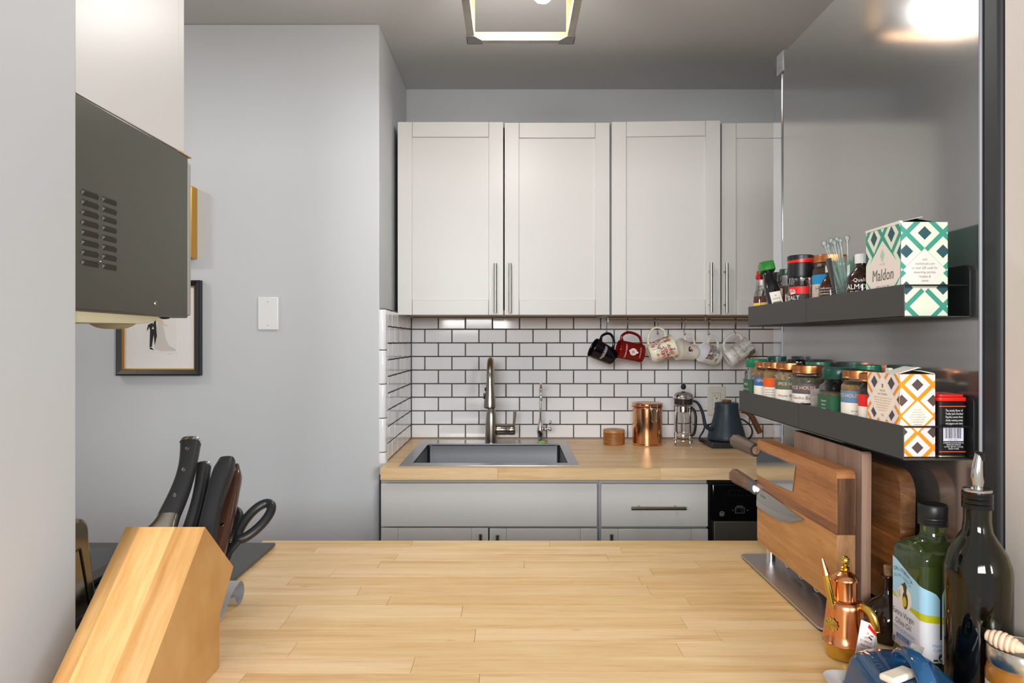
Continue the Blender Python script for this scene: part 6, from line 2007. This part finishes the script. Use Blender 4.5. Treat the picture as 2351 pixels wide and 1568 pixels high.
# the two knives held on the front board
def jp_knife(name, label, outline, y0, z0, handle, hm, collar_m, collar_len, hammered, loc_x, tilt):
    t = thing(name, label, 'knife', (loc_x, y0, z0), (R(tilt), 0, 0), 'knives on the front cutting board')
    m = mat('hammered_blade', (176, 174, 168), 0.18, 1.0, bump=(170, 0.18, 0.0010)) if hammered else mat('mirror_blade', (196, 198, 198), 0.07, 1.0)
    Geo().prism(outline, -0.0011, 0.0011, axes='yzx', bev=0.0005).build('blade', m, t)
    if hammered:
        lo = [(a, max(-9, b)) for a, b in outline]
        Geo().prism([(0.0, -0.0375), (-0.05, -0.0385), (-0.11, -0.0365), (-0.165, -0.0262), (-0.2075, -0.0100), (-0.165, -0.0175), (-0.11, -0.0235), (-0.05, -0.026), (-0.0, -0.026)], -0.0014, -0.0010, axes='yzx').build('cutting_edge', mat('edge_steel', (190, 186, 178), 0.16, 1.0), t)
        p = Print()
        for k, s in enumerate((0, 1, 2, 3)):
            u = 0.024 + 0.0068 * k
            for q in ((-0.0022, -0.001, 0.0022, 0.0008), (-0.001, -0.0024, 0.0006, 0.0026), (0.0014, -0.002, -0.0014, -0.0016)):
                p.line([(u + q[0], -0.0115 + q[1]), (u + q[2], -0.0115 + q[3])], 0.0006, INK)
        p.build('lettering', lambda u, v, h: (-0.0012 - h, -u, v), t)
    r0, r1, ln, zc = handle
    def octa(r): return [(r * math.cos(R(22.5 + 45 * k)), r * 1.12 * math.sin(R(22.5 + 45 * k))) for k in range(8)]
    def oct_prism(ya, yb, ra, rb):
        A, B = octa(ra), octa(rb)
        v = [(a, ya, zc + b) for a, b in A] + [(a, yb, zc + b) for a, b in B]
        f = [tuple(range(8)), tuple(range(15, 7, -1))] + [(i, (i + 1) % 8, 8 + (i + 1) % 8, 8 + i) for i in range(8)]
        return Geo().add(v, f)
    oct_prism(0.004 + collar_len, ln, r0, r1).build('handle', hm, t, angle=20)
    if collar_len: oct_prism(0.0035, 0.004 + collar_len - 0.0002, r0 * 1.01, r0 * 1.01).build('collar', collar_m, t, angle=20)
    Geo().lathe([(0, 0), (r0 * 0.72, 0), (r0 * 0.72, 0.001), (0, 0.001)], 20, M=Matrix.Translation((0, 0.0025 if collar_len else 0.003, zc)) @ Matrix.Rotation(R(-90), 4, 'X')).build('end_ring', CHROME if collar_len and collar_len > 0.015 else WOOD_HANDLE2, t)
    return t


KXf = BX0 - 0.0013
jp_knife('nakiri_knife', 'square-bladed vegetable knife with dark octagonal handle on the front board', [(0.004, 0.0), (-0.090, 0.0), (-0.1795, 0.0), (-0.1805, -0.0015), (-0.1690, -0.0470), (-0.166, -0.0480), (-0.080, -0.0510), (-0.012, -0.0512), (0.0, -0.0495), (0.0, -0.012), (0.004, -0.012)], 1.3320, 1.1245, (0.0118, 0.0132, 0.128, -0.0045), WOOD_HANDLE, mat('dark_horn', (40, 32, 28), 0.3), 0.004, False, KXf, 0.0)
jp_knife('chef_knife', 'hammered pointed kitchen knife with chestnut handle and grey collar on the front board', [(0.004, 0.0), (-0.060, -0.0005), (-0.120, -0.0030), (-0.165, -0.0065), (-0.195, -0.0080), (-0.2110, -0.0085), (-0.2130, -0.0100), (-0.200, -0.0145), (-0.165, -0.0275), (-0.110, -0.0378), (-0.05, -0.0398), (0.0, -0.0388), (0.0, -0.010), (0.004, -0.010)], 1.3320, 1.0500, (0.0112, 0.0138, 0.132, -0.0045), WOOD_HANDLE2, mat('collar_grey', (96, 98, 100), 0.25, 0.6), 0.026, True, KXf, 0.0)

# ------------------------------------------------------------------ bottles and jars at the right
# copper oil can
oc = thing('oil_can', 'copper and brass pouring oil can with a red-edged paper tag', 'oil can', (WX(1940, 0.917), 0.917, ZC))
Geo().lathe([(0, 0), (0.0225, 0), (0.0240, 0.001), (0.0252, 0.012), (0.0256, 0.0185)], 48).build('base', BRASS, oc)
Geo().lathe([(0.0256, 0.0186), (0.0286, 0.0192), (0.0292, 0.0206), (0.0286, 0.0220), (0.0276, 0.0232), (0.0262, 0.0345), (0.0244, 0.0510), (0.0230, 0.0660), (0.0224, 0.0712), (0.0205, 0.0742), (0.0170, 0.0760), (0.0148, 0.0768), (0.0146, 0.0790), (0.0148, 0.1000), (0.0150, 0.1012)], 56).build('body', COPPER, oc)
ld = Geo().lathe([(0.0150, 0.1014), (0.0168, 0.1018), (0.0170, 0.1032), (0.0162, 0.1048), (0.0140, 0.1078), (0.0120, 0.1098), (0.0100, 0.1104), (0.0085, 0.1122), (0.0058, 0.1136), (0, 0.1140)], 48).build('lid', COPPER, oc)
Geo().lathe([(0, 0.1136), (0.0058, 0.1142), (0.0060, 0.1154), (0.0046, 0.1164), (0.0056, 0.1174), (0.0060, 0.1184), (0.0040, 0.1196), (0.0030, 0.1206), (0.0050, 0.1240), (0.0058, 0.1272), (0.0052, 0.1306), (0.0028, 0.1334), (0, 0.1340)], 28).build('finial', BRASS, ld)
S0 = Vector((-0.0155, -0.004, 0.0600)); S1_ = Vector((-0.0330, -0.004, 0.1330))
sp = [S0, S0.lerp(S1_, 0.20), S0.lerp(S1_, 0.55), S0.lerp(S1_, 0.70)]
tubes = Geo().tube([tuple(p_) for p_ in sp], [0.0064, 0.0058, 0.0053, 0.0052], 18)
ss = tubes.build('spout', BRASS, oc, angle=60)
Geo().tube([tuple(S0.lerp(S1_, 0.695)), tuple(S0.lerp(S1_, 0.715)), tuple(S0.lerp(S1_, 0.98)), tuple(S1_)], [0.0056, 0.0050, 0.0019, 0.0011], 16).build('tip', COPPER, ss, angle=60)
hp = smooth_path([(0.0120, -0.0170, 0.0720), (0.0160, -0.0235, 0.0712), (0.0198, -0.0290, 0.0655), (0.0220, -0.0322, 0.0555), (0.0226, -0.0335, 0.0460)], 6)
Geo().tube(hp, [0.0034, 0.0036] + [0.0042] * (len(hp) - 4) + [0.0040, 0.0044], 14, flat=1.5).build('handle', BRASS, oc, angle=60)
Mr = Matrix.Translation((-0.0232, -0.0150, 0.0460)) @ Matrix.Rotation(R(-124 - 90), 4, 'Z') @ Matrix.Rotation(R(90), 4, 'Y')
n = 10
v = [(0, 0, 0.0022)]
f = []
for k in range(40):
    a = 2 * PI * k / 40
    q = 0.0108 * (1 + 0.09 * math.cos(10 * a))
    v.append((q * math.cos(a), q * 0.78 * math.sin(a), 0.0005 + 0.0006 * math.cos(10 * a)))
f = [(0, 1 + k, 1 + (k + 1) % 40) for k in range(40)]
sh = Geo().add(v, f, 0).build('rosette', BRASS, oc, angle=10)
sh.location = (-0.0232, -0.0100, 0.0460)
sh.rotation_euler = (R(84), R(0), R(-68))
tg = thing('paper_tag', 'folded white paper tag with a red corner hanging on the oil can handle', 'tag', (WX(1985, 0.868), 0.862, ZC + 0.015))
bm_pts = [(-0.0140, 0.0, 0.0), (0.0050, 0.004, -0.002), (0.0125, 0.006, 0.030), (0.0050, 0.003, 0.041), (-0.0060, 0.0, 0.046)]
g = Geo().add(bm_pts + [(x, y + 0.0006, z) for x, y, z in bm_pts], [(0, 1, 2, 3, 4), (9, 8, 7, 6, 5), (0, 5, 6, 1), (1, 6, 7, 2), (2, 7, 8, 3), (3, 8, 9, 4), (4, 9, 5, 0)])
g.add([(0.0050, 0.004, -0.002), (0.0150, 0.012, -0.002), (0.0180, 0.012, 0.012), (0.0125, 0.006, 0.030)], [(0, 1, 2, 3)])
tg.scale = (1.2, 1.2, 1.2)
g.build('paper', mat('tag_paper', (238, 232, 228), 0.6), tg, angle=10)
p = Print()
for k, s in enumerate(('handmade', 'in copper', 'for olive oil', 'keep clean', 'and dry', '1909')):
    p.text(s, -0.0095 + 0.0008 * k, 0.0345 - 0.0050 * k, 0.0042, mat('tag_red_ink', (176, 76, 70), .6), 'l', 0.8, R(-24))
p.poly([(0.0035, 0.0405), (0.0125, 0.0300), (0.0118, 0.0265), (0.0020, 0.0370)], RED)
p.line([(0.003, 0.027), (0.007, 0.023)], 0.0014, INK).line([(0.005, 0.028), (0.0085, 0.0265)], 0.0012, mat('tag_olive_ink', (130, 120, 60), .6))
p.build('lettering', lambda u, v, h: (u, 0.0015 + u * 0.28 - 0.0004 - h if False else (0.0030 + u * 0.21) - 0.0010 - h, v), tg)

# dark cruet behind
cb = thing('cork_bottle', 'small dark corked cruet bottle half hidden behind the oil can', 'bottle', (WX(2041, 0.970), 0.972, ZC))
DKG = mat('dark_cruet_glass', (44, 30, 22), 0.05, spec=0.7, trans=0.2)
Geo().lathe([(0, 0), (0.0290, 0), (0.0315, 0.003), (0.0320, 0.010), (0.0318, 0.028), (0.0290, 0.040), (0.0210, 0.051), (0.0110, 0.058), (0.0075, 0.064), (0.0065, 0.076), (0.0066, 0.084), (0.0100, 0.0850), (0.0104, 0.0872), (0.0098, 0.0890), (0.0058, 0.0892), (0, 0.0892)], 40).build('glass', DKG, cb, angle=50)
Geo().lathe([(0, 0.0893), (0.0055, 0.0893), (0.0062, 0.1020), (0.0050, 0.1032), (0, 0.1034)], 20).build('cork', mat('cork', (176, 140, 104), 0.8, noise=(160, (130, 96, 66), 1.4)), cb)

# square green olive-oil bottle with the blue label
GG = mat('olive_green_glass', (172, 206, 138), 0.03, trans=0.96, ior=1.5)
OIL = mat('olive_oil', (150, 150, 30), 0.02, trans=0.7, ior=1.40)
bs, bd_ = 0.0345, 0.0365
GBX, GBY = 0.5130 + bs, 0.852 + bd_
gb = thing('olive_oil_bottle', 'square green olive oil bottle with a blue and white label', 'bottle', (GBX, GBY, ZC))


def sqp(lst): return lst


def rr_loft(levels, name, m, parent, n=5, angle=50):
    v, f = [], []
    k0 = None
    for hw, hd, r, z in levels:
        lp = rrect(-hw, hw, -hd, hd, min(r, hw * 0.999, hd * 0.999), n)
        k0 = len(lp)
        v += [(x, y, z) for x, y in lp]
    L = len(levels)
    for i in range(L - 1):
        for j in range(k0):
            f.append((i * k0 + j, i * k0 + (j + 1) % k0, (i + 1) * k0 + (j + 1) % k0, (i + 1) * k0 + j))
    f.append(tuple(range(k0))[::-1]); f.append(tuple(range((L - 1) * k0, L * k0)))
    return Geo().add(v, f).build(name, m, parent, angle=angle)


rr_loft([(bs - .004, bd_ - .004, .006, 0), (bs - .001, bd_ - .001, .008, .002), (bs, bd_, .009, .006), (bs, bd_, .009, .146), (bs - .001, bd_ - .001, .010, .151), (bs - .005, bd_ - .005, .013, .1565), (.0225, .0235, .0160, .1620), (.0165, .0165, .0164, .1665), (.0145, .0145, .0144, .172), (.0140, .0140, .0139, .188), (.0140, .0140, .0139, .196)], 'glass', GG, gb)
rr_loft([(bs - .0066, bd_ - .0066, .006, .004), (bs - .0036, bd_ - .0036, .008, .008), (bs - .0036, bd_ - .0036, .008, .138), (bs - .0036, bd_ - .0036, .008, .1385)], 'oil', OIL, gb)
Geo().lathe([(0.0150, 0.1835), (0.0172, 0.1838), (0.0174, 0.1855), (0.0166, 0.1864), (0.0174, 0.1880), (0.0174, 0.1890), (0.0166, 0.1900), (0.0174, 0.1915), (0.0174, 0.1930), (0.0168, 0.1940), (0.0172, 0.1950), (0.0174, 0.2085), (0.0160, 0.2105), (0, 0.2110)], 40).build('cap', BLACK, gb)
SKY, LIME, LABW = mat('label_light_blue', (164, 210, 230), .45), mat('label_lime', (190, 186, 22), .45), mat('label_white', (226, 224, 228), .45)
OLV, OLY, LBL = mat('label_olive_dark', (58, 62, 30), .5), mat('label_olive_gold', (206, 178, 40), .5), mat('label_text_blue', (112, 150, 206), .5)
BLU = mat('label_tag_blue', (58, 124, 196), .5)
lz0, lz1 = 0.020, 0.140


def top_curve(u):    # the wavy top of the label; u from -2*bd_ (far edge of the left side) to the front
    pts = [(-0.075, 0.1345), (-0.066, 0.1345), (-0.055, 0.1320), (-0.042, 0.1270), (-0.028, 0.1215), (-0.014, 0.1170), (-0.002, 0.1130), (0.008, 0.1095), (0.0160, 0.1050), (0.0190, 0.0990)]
    for (a, b), (c, d) in zip(pts, pts[1:]):
        if a <= u <= c: return b + (d - b) * (u - a) / (c - a)
    return pts[-1][1]


def low_line(u):
    return 0.088 - 0.010 * max(0, min(1, (u + 0.072) / 0.03)) if u < -0.040 else 0.078 + 0.0015 * math.sin((u + 0.04) * 40) - 0.004 * max(0, min(1, (u + 0.04) / 0.06))


def wrap(u, v, h):
    hw, hd, r = bs + 0.0003, bd_ + 0.0003, 0.0092
    la = PI / 2 * r
    if u < -la / 2:                       # left side
        y = -hd + r + (-la / 2 - u)
        return (-hw - h, y, v)
    if u > la / 2:
        return (-hw + r + (u - la / 2), -hd - h, v)
    a = (u + la / 2) / la * PI / 2
    return (-hw + r - (r + h) * math.cos(a), -hd + r - (r + h) * math.sin(a), v)


p = Print(-0.0655, 0.0195, lz0, 0.2)
us = [-0.0655 + 0.0025 * k for k in range(35)]
for a, b in zip(us, us[1:]):
    p.poly([(a, lz0), (b, lz0), (b, low_line(b)), (a, low_line(a))], LABW, False)
    p.poly([(a, low_line(a)), (b, low_line(b)), (b, top_curve(b)), (a, top_curve(a))], SKY, False)
p.layer += 1
for a, b in zip(us, us[1:]):
    w_ = lambda u: 0.0035 if -0.058 > u else 0.0012 if u < -0.036 else 0.0012 + 0.0050 * min(1, (u + 0.036) / 0.03)
    p.poly([(a, low_line(a) - w_(a)), (b, low_line(b) - w_(b)), (b, low_line(b) + w_(b) * 0.5), (a, low_line(a) + w_(a) * 0.5)], LIME, False)
p.layer += 1
cu = -0.0360
p.disc(cu - 0.002, 0.0870, 0.0165, mat('label_glow', (236, 224, 206), .5), 24, 0.0150)
p.disc(cu, 0.0840, 0.0062, OLV, 20, 0.0115).disc(cu - 0.0012, 0.0818, 0.0045, OLY, 18, 0.0068)
p.poly([(cu - 0.003, 0.0950), (cu + 0.003, 0.0950), (cu + 0.0036, 0.1030), (cu - 0.0008, 0.1080), (cu - 0.0046, 0.1040), (cu - 0.0090, 0.1030), (cu - 0.0042, 0.1005)], OLV)
p.line([(cu - 0.013, 0.084), (cu - 0.0165, 0.092)], 0.0006, OLV).line([(cu - 0.011, 0.086), (cu - 0.012, 0.095)], 0.0006, OLV)
for k, ch in enumerate('CALIFORNIA'):
    p.text(ch, -0.0595 + 0.0044 * k, 0.1190 - 0.00028 * (k - 3.0) ** 2 * 0.8, 0.0068, INK, 'c')
for k, ch in enumerate('OLIVE RANCH'):
    if ch != ' ': p.text(ch, -0.0570 + 0.0036 * k, 0.1120 - 0.00028 * (k - 4.0) ** 2 * 0.6, 0.0056, mat('label_grey_ink', (96, 110, 122), .6), 'c')
p.text('Extra Virgin', -0.0365, 0.0615, 0.0105, INK, 'c', width=0.0480)
p.text('Olive Oil', -0.0365, 0.0500, 0.0105, INK, 'c', width=0.0345)
p.text('100% CALIFORNIA', -0.0355, 0.0420, 0.0062, LBL, 'c', width=0.0500)
p.rectangle(-0.0510, -0.0225, 0.0315, 0.0372, BLU).text('EVERYDAY', -0.0367, 0.0326, 0.0044, LABW, 'c')
p.text('COLD PRESSED', -0.0362, 0.0288, 0.0028, LBL, 'c', width=0.036)
p.rectangle(-0.0610, -0.0540, 0.0235, 0.0310, mat('label_grey_square', (112, 118, 124), .6))
p.text('16.9 FL OZ (500ML)', -0.038, 0.0245, 0.0030, mat('label_grey_ink', (96, 110, 122), .6), 'c', width=0.024)
p.ring(-0.0205, 0.0250, 0.0040, 0.0005, mat('label_grey_ink', (96, 110, 122), .6)).text('K', -0.0205, 0.0234, 0.0042, INK, 'c')
p.build('paper_label', wrap, gb, 0.002, 0.0001)
p = Print(0.0235, 0.0560, lz0, 0.2)
PL = [(0.0235, 0.0990), (0.0255, 0.1040), (0.0300, 0.1080), (0.0400, 0.1110), (0.0560, 0.1120)]
p.poly([(0.0235, lz0), (0.0560, lz0), (0.0560, 0.070), (0.0235, 0.070)], LABW, False)
p.poly([(0.0235, 0.070), (0.0560, 0.070)] + PL[::-1], SKY, False)
p.rectangle(0.0235, 0.056, 0.0700, 0.0765, LIME)
p.build('back_label', wrap, gb, 0.002, 0.0001)
p = Print(-0.1, 0.1, 0.02, 0.2)
p.rectangle(0.0190, 0.0240, lz0, 0.0490, LABW)
p.text('Master the', 0.0210, 0.0400, 0.0052, LBL, 'c').text('California', 0.0210, 0.0345, 0.0052, LBL, 'c')
p.disc(0.0215, 0.0270, 0.0040, INK, 14, 0.0048).disc(0.0215, 0.0255, 0.0022, LABW, 10)
p.rectangle(0.0110, 0.0165, 0.0222, 0.0245, INK).rectangle(0.0265, 0.0305, 0.0225, 0.0245, INK)
p.build('back_lettering', wrap, gb, 0.002, 0.0001)

# tall dark bottle with a steel pourer
TGX, TGY = 0.5535, 0.8120
DG = mat('antique_green_glass', (132, 126, 74), 0.02, trans=1.0, ior=1.5)
tb = thing('oil_bottle', 'tall dark olive glass bottle with a steel pourer, nearest the right jamb', 'bottle', (TGX, TGY, ZC))
Geo().lathe([(0, 0.004), (0.020, 0.003), (0.0320, 0), (0.0350, 0.002), (0.0356, 0.008), (0.0356, 0.150), (0.0345, 0.1580), (0.0300, 0.1720), (0.0215, 0.1860), (0.0160, 0.1960), (0.0145, 0.2080), (0.0142, 0.2300), (0.0142, 0.2420), (0.0118, 0.2420), (0.0118, 0.2080), (0.0135, 0.1970), (0.0190, 0.1860), (0.0272, 0.1720), (0.0318, 0.1580), (0.0328, 0.150), (0.0328, 0.010), (0.030, 0.006), (0, 0.007)], 56).build('glass', DG, tb, angle=50)
Geo().lathe([(0, 0.0074), (0.029, 0.0066), (0.0322, 0.0105), (0.0322, 0.070), (0, 0.0702)], 40).build('oil', mat('dark_oil', (52, 50, 12), 0.02, trans=0.6, ior=1.4), tb, angle=50)
Geo().lathe([(0.0144, 0.2235), (0.0160, 0.2238), (0.0162, 0.2290), (0.0154, 0.2296), (0.0162, 0.2310), (0.0162, 0.2345), (0.0154, 0.2352), (0.0162, 0.2366), (0.0162, 0.2425), (0.0146, 0.2430)], 40).build('collar', BLACK_GLOSS, tb)
po = Geo().lathe([(0, 0.2432), (0.0148, 0.2432), (0.0152, 0.2440), (0.0152, 0.2462), (0.0140, 0.2470), (0, 0.2470)], 40).tube([(0.0004, 0, 0.246), (0.0006, 0, 0.255), (-0.0008, 0, 0.262), (-0.0002, 0, 0.272), (0.0022, 0.001, 0.284), (0.0030, 0.001, 0.2885)], [0.0052, 0.0064, 0.0066, 0.0058, 0.0046, 0.0044], 18).tube([(-0.008, -0.002, 0.246), (-0.008, -0.002, 0.2495)], 0.0012, 8).build('pourer', mat('pourer_steel', (206, 204, 200), 0.16, 1.0), tb, angle=50)
Geo().tube([(0.0028, 0.001, 0.2800), (0.0034, 0.001, 0.2890), (0.0038, 0.001, 0.2905)], [0.0050, 0.0049, 0.0036], 16).build('tip_cap', BLACK_GLOSS, po, angle=50)

# honey jar and dipper
hj = thing('honey_jar', 'glass honey jar with a silver lid in the bottom right corner', 'jar', (0.5525, 0.7385, ZC))
Geo().lathe([(0, 0), (0.030, 0), (0.0335, 0.003), (0.0340, 0.010), (0.0340, 0.060), (0.0320, 0.0680), (0.0290, 0.071), (0.0290, 0.086), (0, 0.086)], 44).build('glass', GLASS, hj, angle=50)
Geo().lathe([(0, 0.003), (0.029, 0.003), (0.0322, 0.006), (0.0322, 0.058), (0.030, 0.065), (0.0275, 0.069), (0.0275, 0.074), (0, 0.074)], 40).build('honey', mat('honey', (226, 150, 44), 0.2, trans=0.25, ior=1.45), hj, angle=50)
Geo().lathe([(0.0300, 0.0720), (0.0325, 0.0722), (0.0330, 0.0735), (0.0330, 0.0890), (0.0322, 0.0902), (0.0312, 0.0905), (0.0306, 0.0898), (0.029, 0.0892), (0, 0.0892)], 48).build('lid', mat('jar_lid_silver', (206, 202, 190), 0.25, 1.0), hj)
p = Print()
p.rectangle(-0.05, 0.05, 0.010, 0.052, mat('honey_label', (232, 226, 212), .5))
p.build('paper_label', on_cyl(0.0342, 0, R(-30)), hj, 0.004)
dpz = ZC + 0.0896
dp = thing('honey_dipper', 'pale wooden honey dipper lying across the jar lid', 'dipper', (0.5225, 0.7440, dpz + 0.0105))
DIP = wood('beech_dipper', (206, 172, 138), (224, 192, 160), (234, 208, 180), (30, 30, 8), 0.6)
prof = [(0, -0.006), (0.0035, -0.0055)]
for k in range(6):
    z = -0.0045 + 0.0048 * k
    w_ = (0.0062, 0.0084, 0.0096, 0.0098, 0.0092, 0.0080)[k]
    prof += [(w_ * 0.93, z), (w_, z + 0.0012), (w_, z + 0.0026), (w_ * 0.93, z + 0.0036), (w_ * 0.80, z + 0.0038), (w_ * 0.80, z + 0.0046)]
prof += [(0.0062, 0.026), (0.0040, 0.030), (0.0036, 0.060), (0.0038, 0.125), (0.0030, 0.130), (0, 0.131)]
Md = Matrix.Rotation(R(96), 4, 'Y')
d_ = Geo().lathe(prof, 28, M=Matrix.Rotation(R(-56), 4, 'Z') @ Md).build('dipper', DIP, dp, angle=45)

# blue butter dish
BLUEG = mat('butter_dish_blue_glaze', (30, 74, 112), 0.07, spec=0.6)
PLW = mat('butter_plate_glaze', (214, 214, 212), 0.12)
bt = thing('butter_dish', 'glossy blue ceramic butter dish on a pale plate', 'butter dish', (0.4395, 0.748, ZC), (0, 0, R(-97)))
# long axis along local x
rr_loft([(0.080, 0.050, 0.012, 0.0), (0.092, 0.062, 0.016, 0.004), (0.098, 0.068, 0.018, 0.0105), (0.098, 0.068, 0.018, 0.0125), (0.093, 0.063, 0.016, 0.0115), (0.086, 0.056, 0.014, 0.0085)], 'plate', PLW, bt)
rr_loft([(0.0795, 0.0500, 0.016, 0.0090), (0.0805, 0.0510, 0.017, 0.0115), (0.0795, 0.0500, 0.018, 0.0140), (0.0770, 0.0475, 0.020, 0.0330), (0.0745, 0.0450, 0.022, 0.0440), (0.0700, 0.0405, 0.022, 0.0520), (0.0620, 0.0330, 0.020, 0.0565), (0.0480, 0.0210, 0.016, 0.0585), (0.030, 0.006, 0.005, 0.0592)], 'lid', BLUEG, bt, 8)
hp = smooth_path([(-0.0330, 0.0, 0.0560), (-0.0290, 0.0, 0.0660), (-0.0160, 0.0, 0.0740), (0.0, 0.0, 0.0765), (0.0160, 0.0, 0.0740), (0.0290, 0.0, 0.0660), (0.0330, 0.0, 0.0560)], 6)
Geo().tube(hp, 0.0062, 16, flat=1.6, up=(0, 1, 0)).build('handle', BLUEG, bt, angle=60)
p = Print()
EMB = mat('embossed_blue', (66, 108, 144), 0.12)
p.text('LE CREUSET', 0, 0, 0.0120, EMB, 'c', 0.9)
def lid_map(u, v, h):
    return (-0.040 - 0.0 * v, 0, 0)
p.build('lettering', lambda u, v, h: (u - 0.006, -0.0335 + v * 0.85, 0.0563 + v * 0.20 + h + 0.0005), bt)
sp_ = thing('butter_spreader', 'cream-handled butter spreader resting under the blue lid handle', 'spreader', (0.4230, 0.7380, ZC + 0.0632), (R(0), 0, R(-62)))
Geo().box(-0.009, 0.009, -0.030, 0.012, -0.004, 0.0035, 0.003, 3).build('handle', mat('cream_handle', (228, 216, 194), 0.4), sp_)
Geo().box(-0.006, 0.006, 0.0115, 0.024, -0.0008, 0.0002, 0.0003, 1).build('blade', CHROME, sp_)
ct_ = thing('clear_tag', 'small translucent plastic tag standing behind the blue butter dish', 'tag', (WX(2098, 0.822), 0.822, ZC + 0.042))
Geo().add([(-0.0135, 0, -0.013), (0.004, 0.004, -0.022), (0.0165, 0.006, 0.008), (-0.002, 0.001, 0.0165), (-0.0135, 0.0007, -0.013), (0.004, 0.0047, -0.022), (0.0165, 0.0067, 0.008), (-0.002, 0.0017, 0.0165)], [(0, 1, 2, 3), (7, 6, 5, 4), (0, 4, 5, 1), (1, 5, 6, 2), (2, 6, 7, 3), (3, 7, 4, 0)]).build('card', mat('translucent_card', (196, 190, 182), 0.25, trans=0.3, ior=1.2), ct_, angle=10)
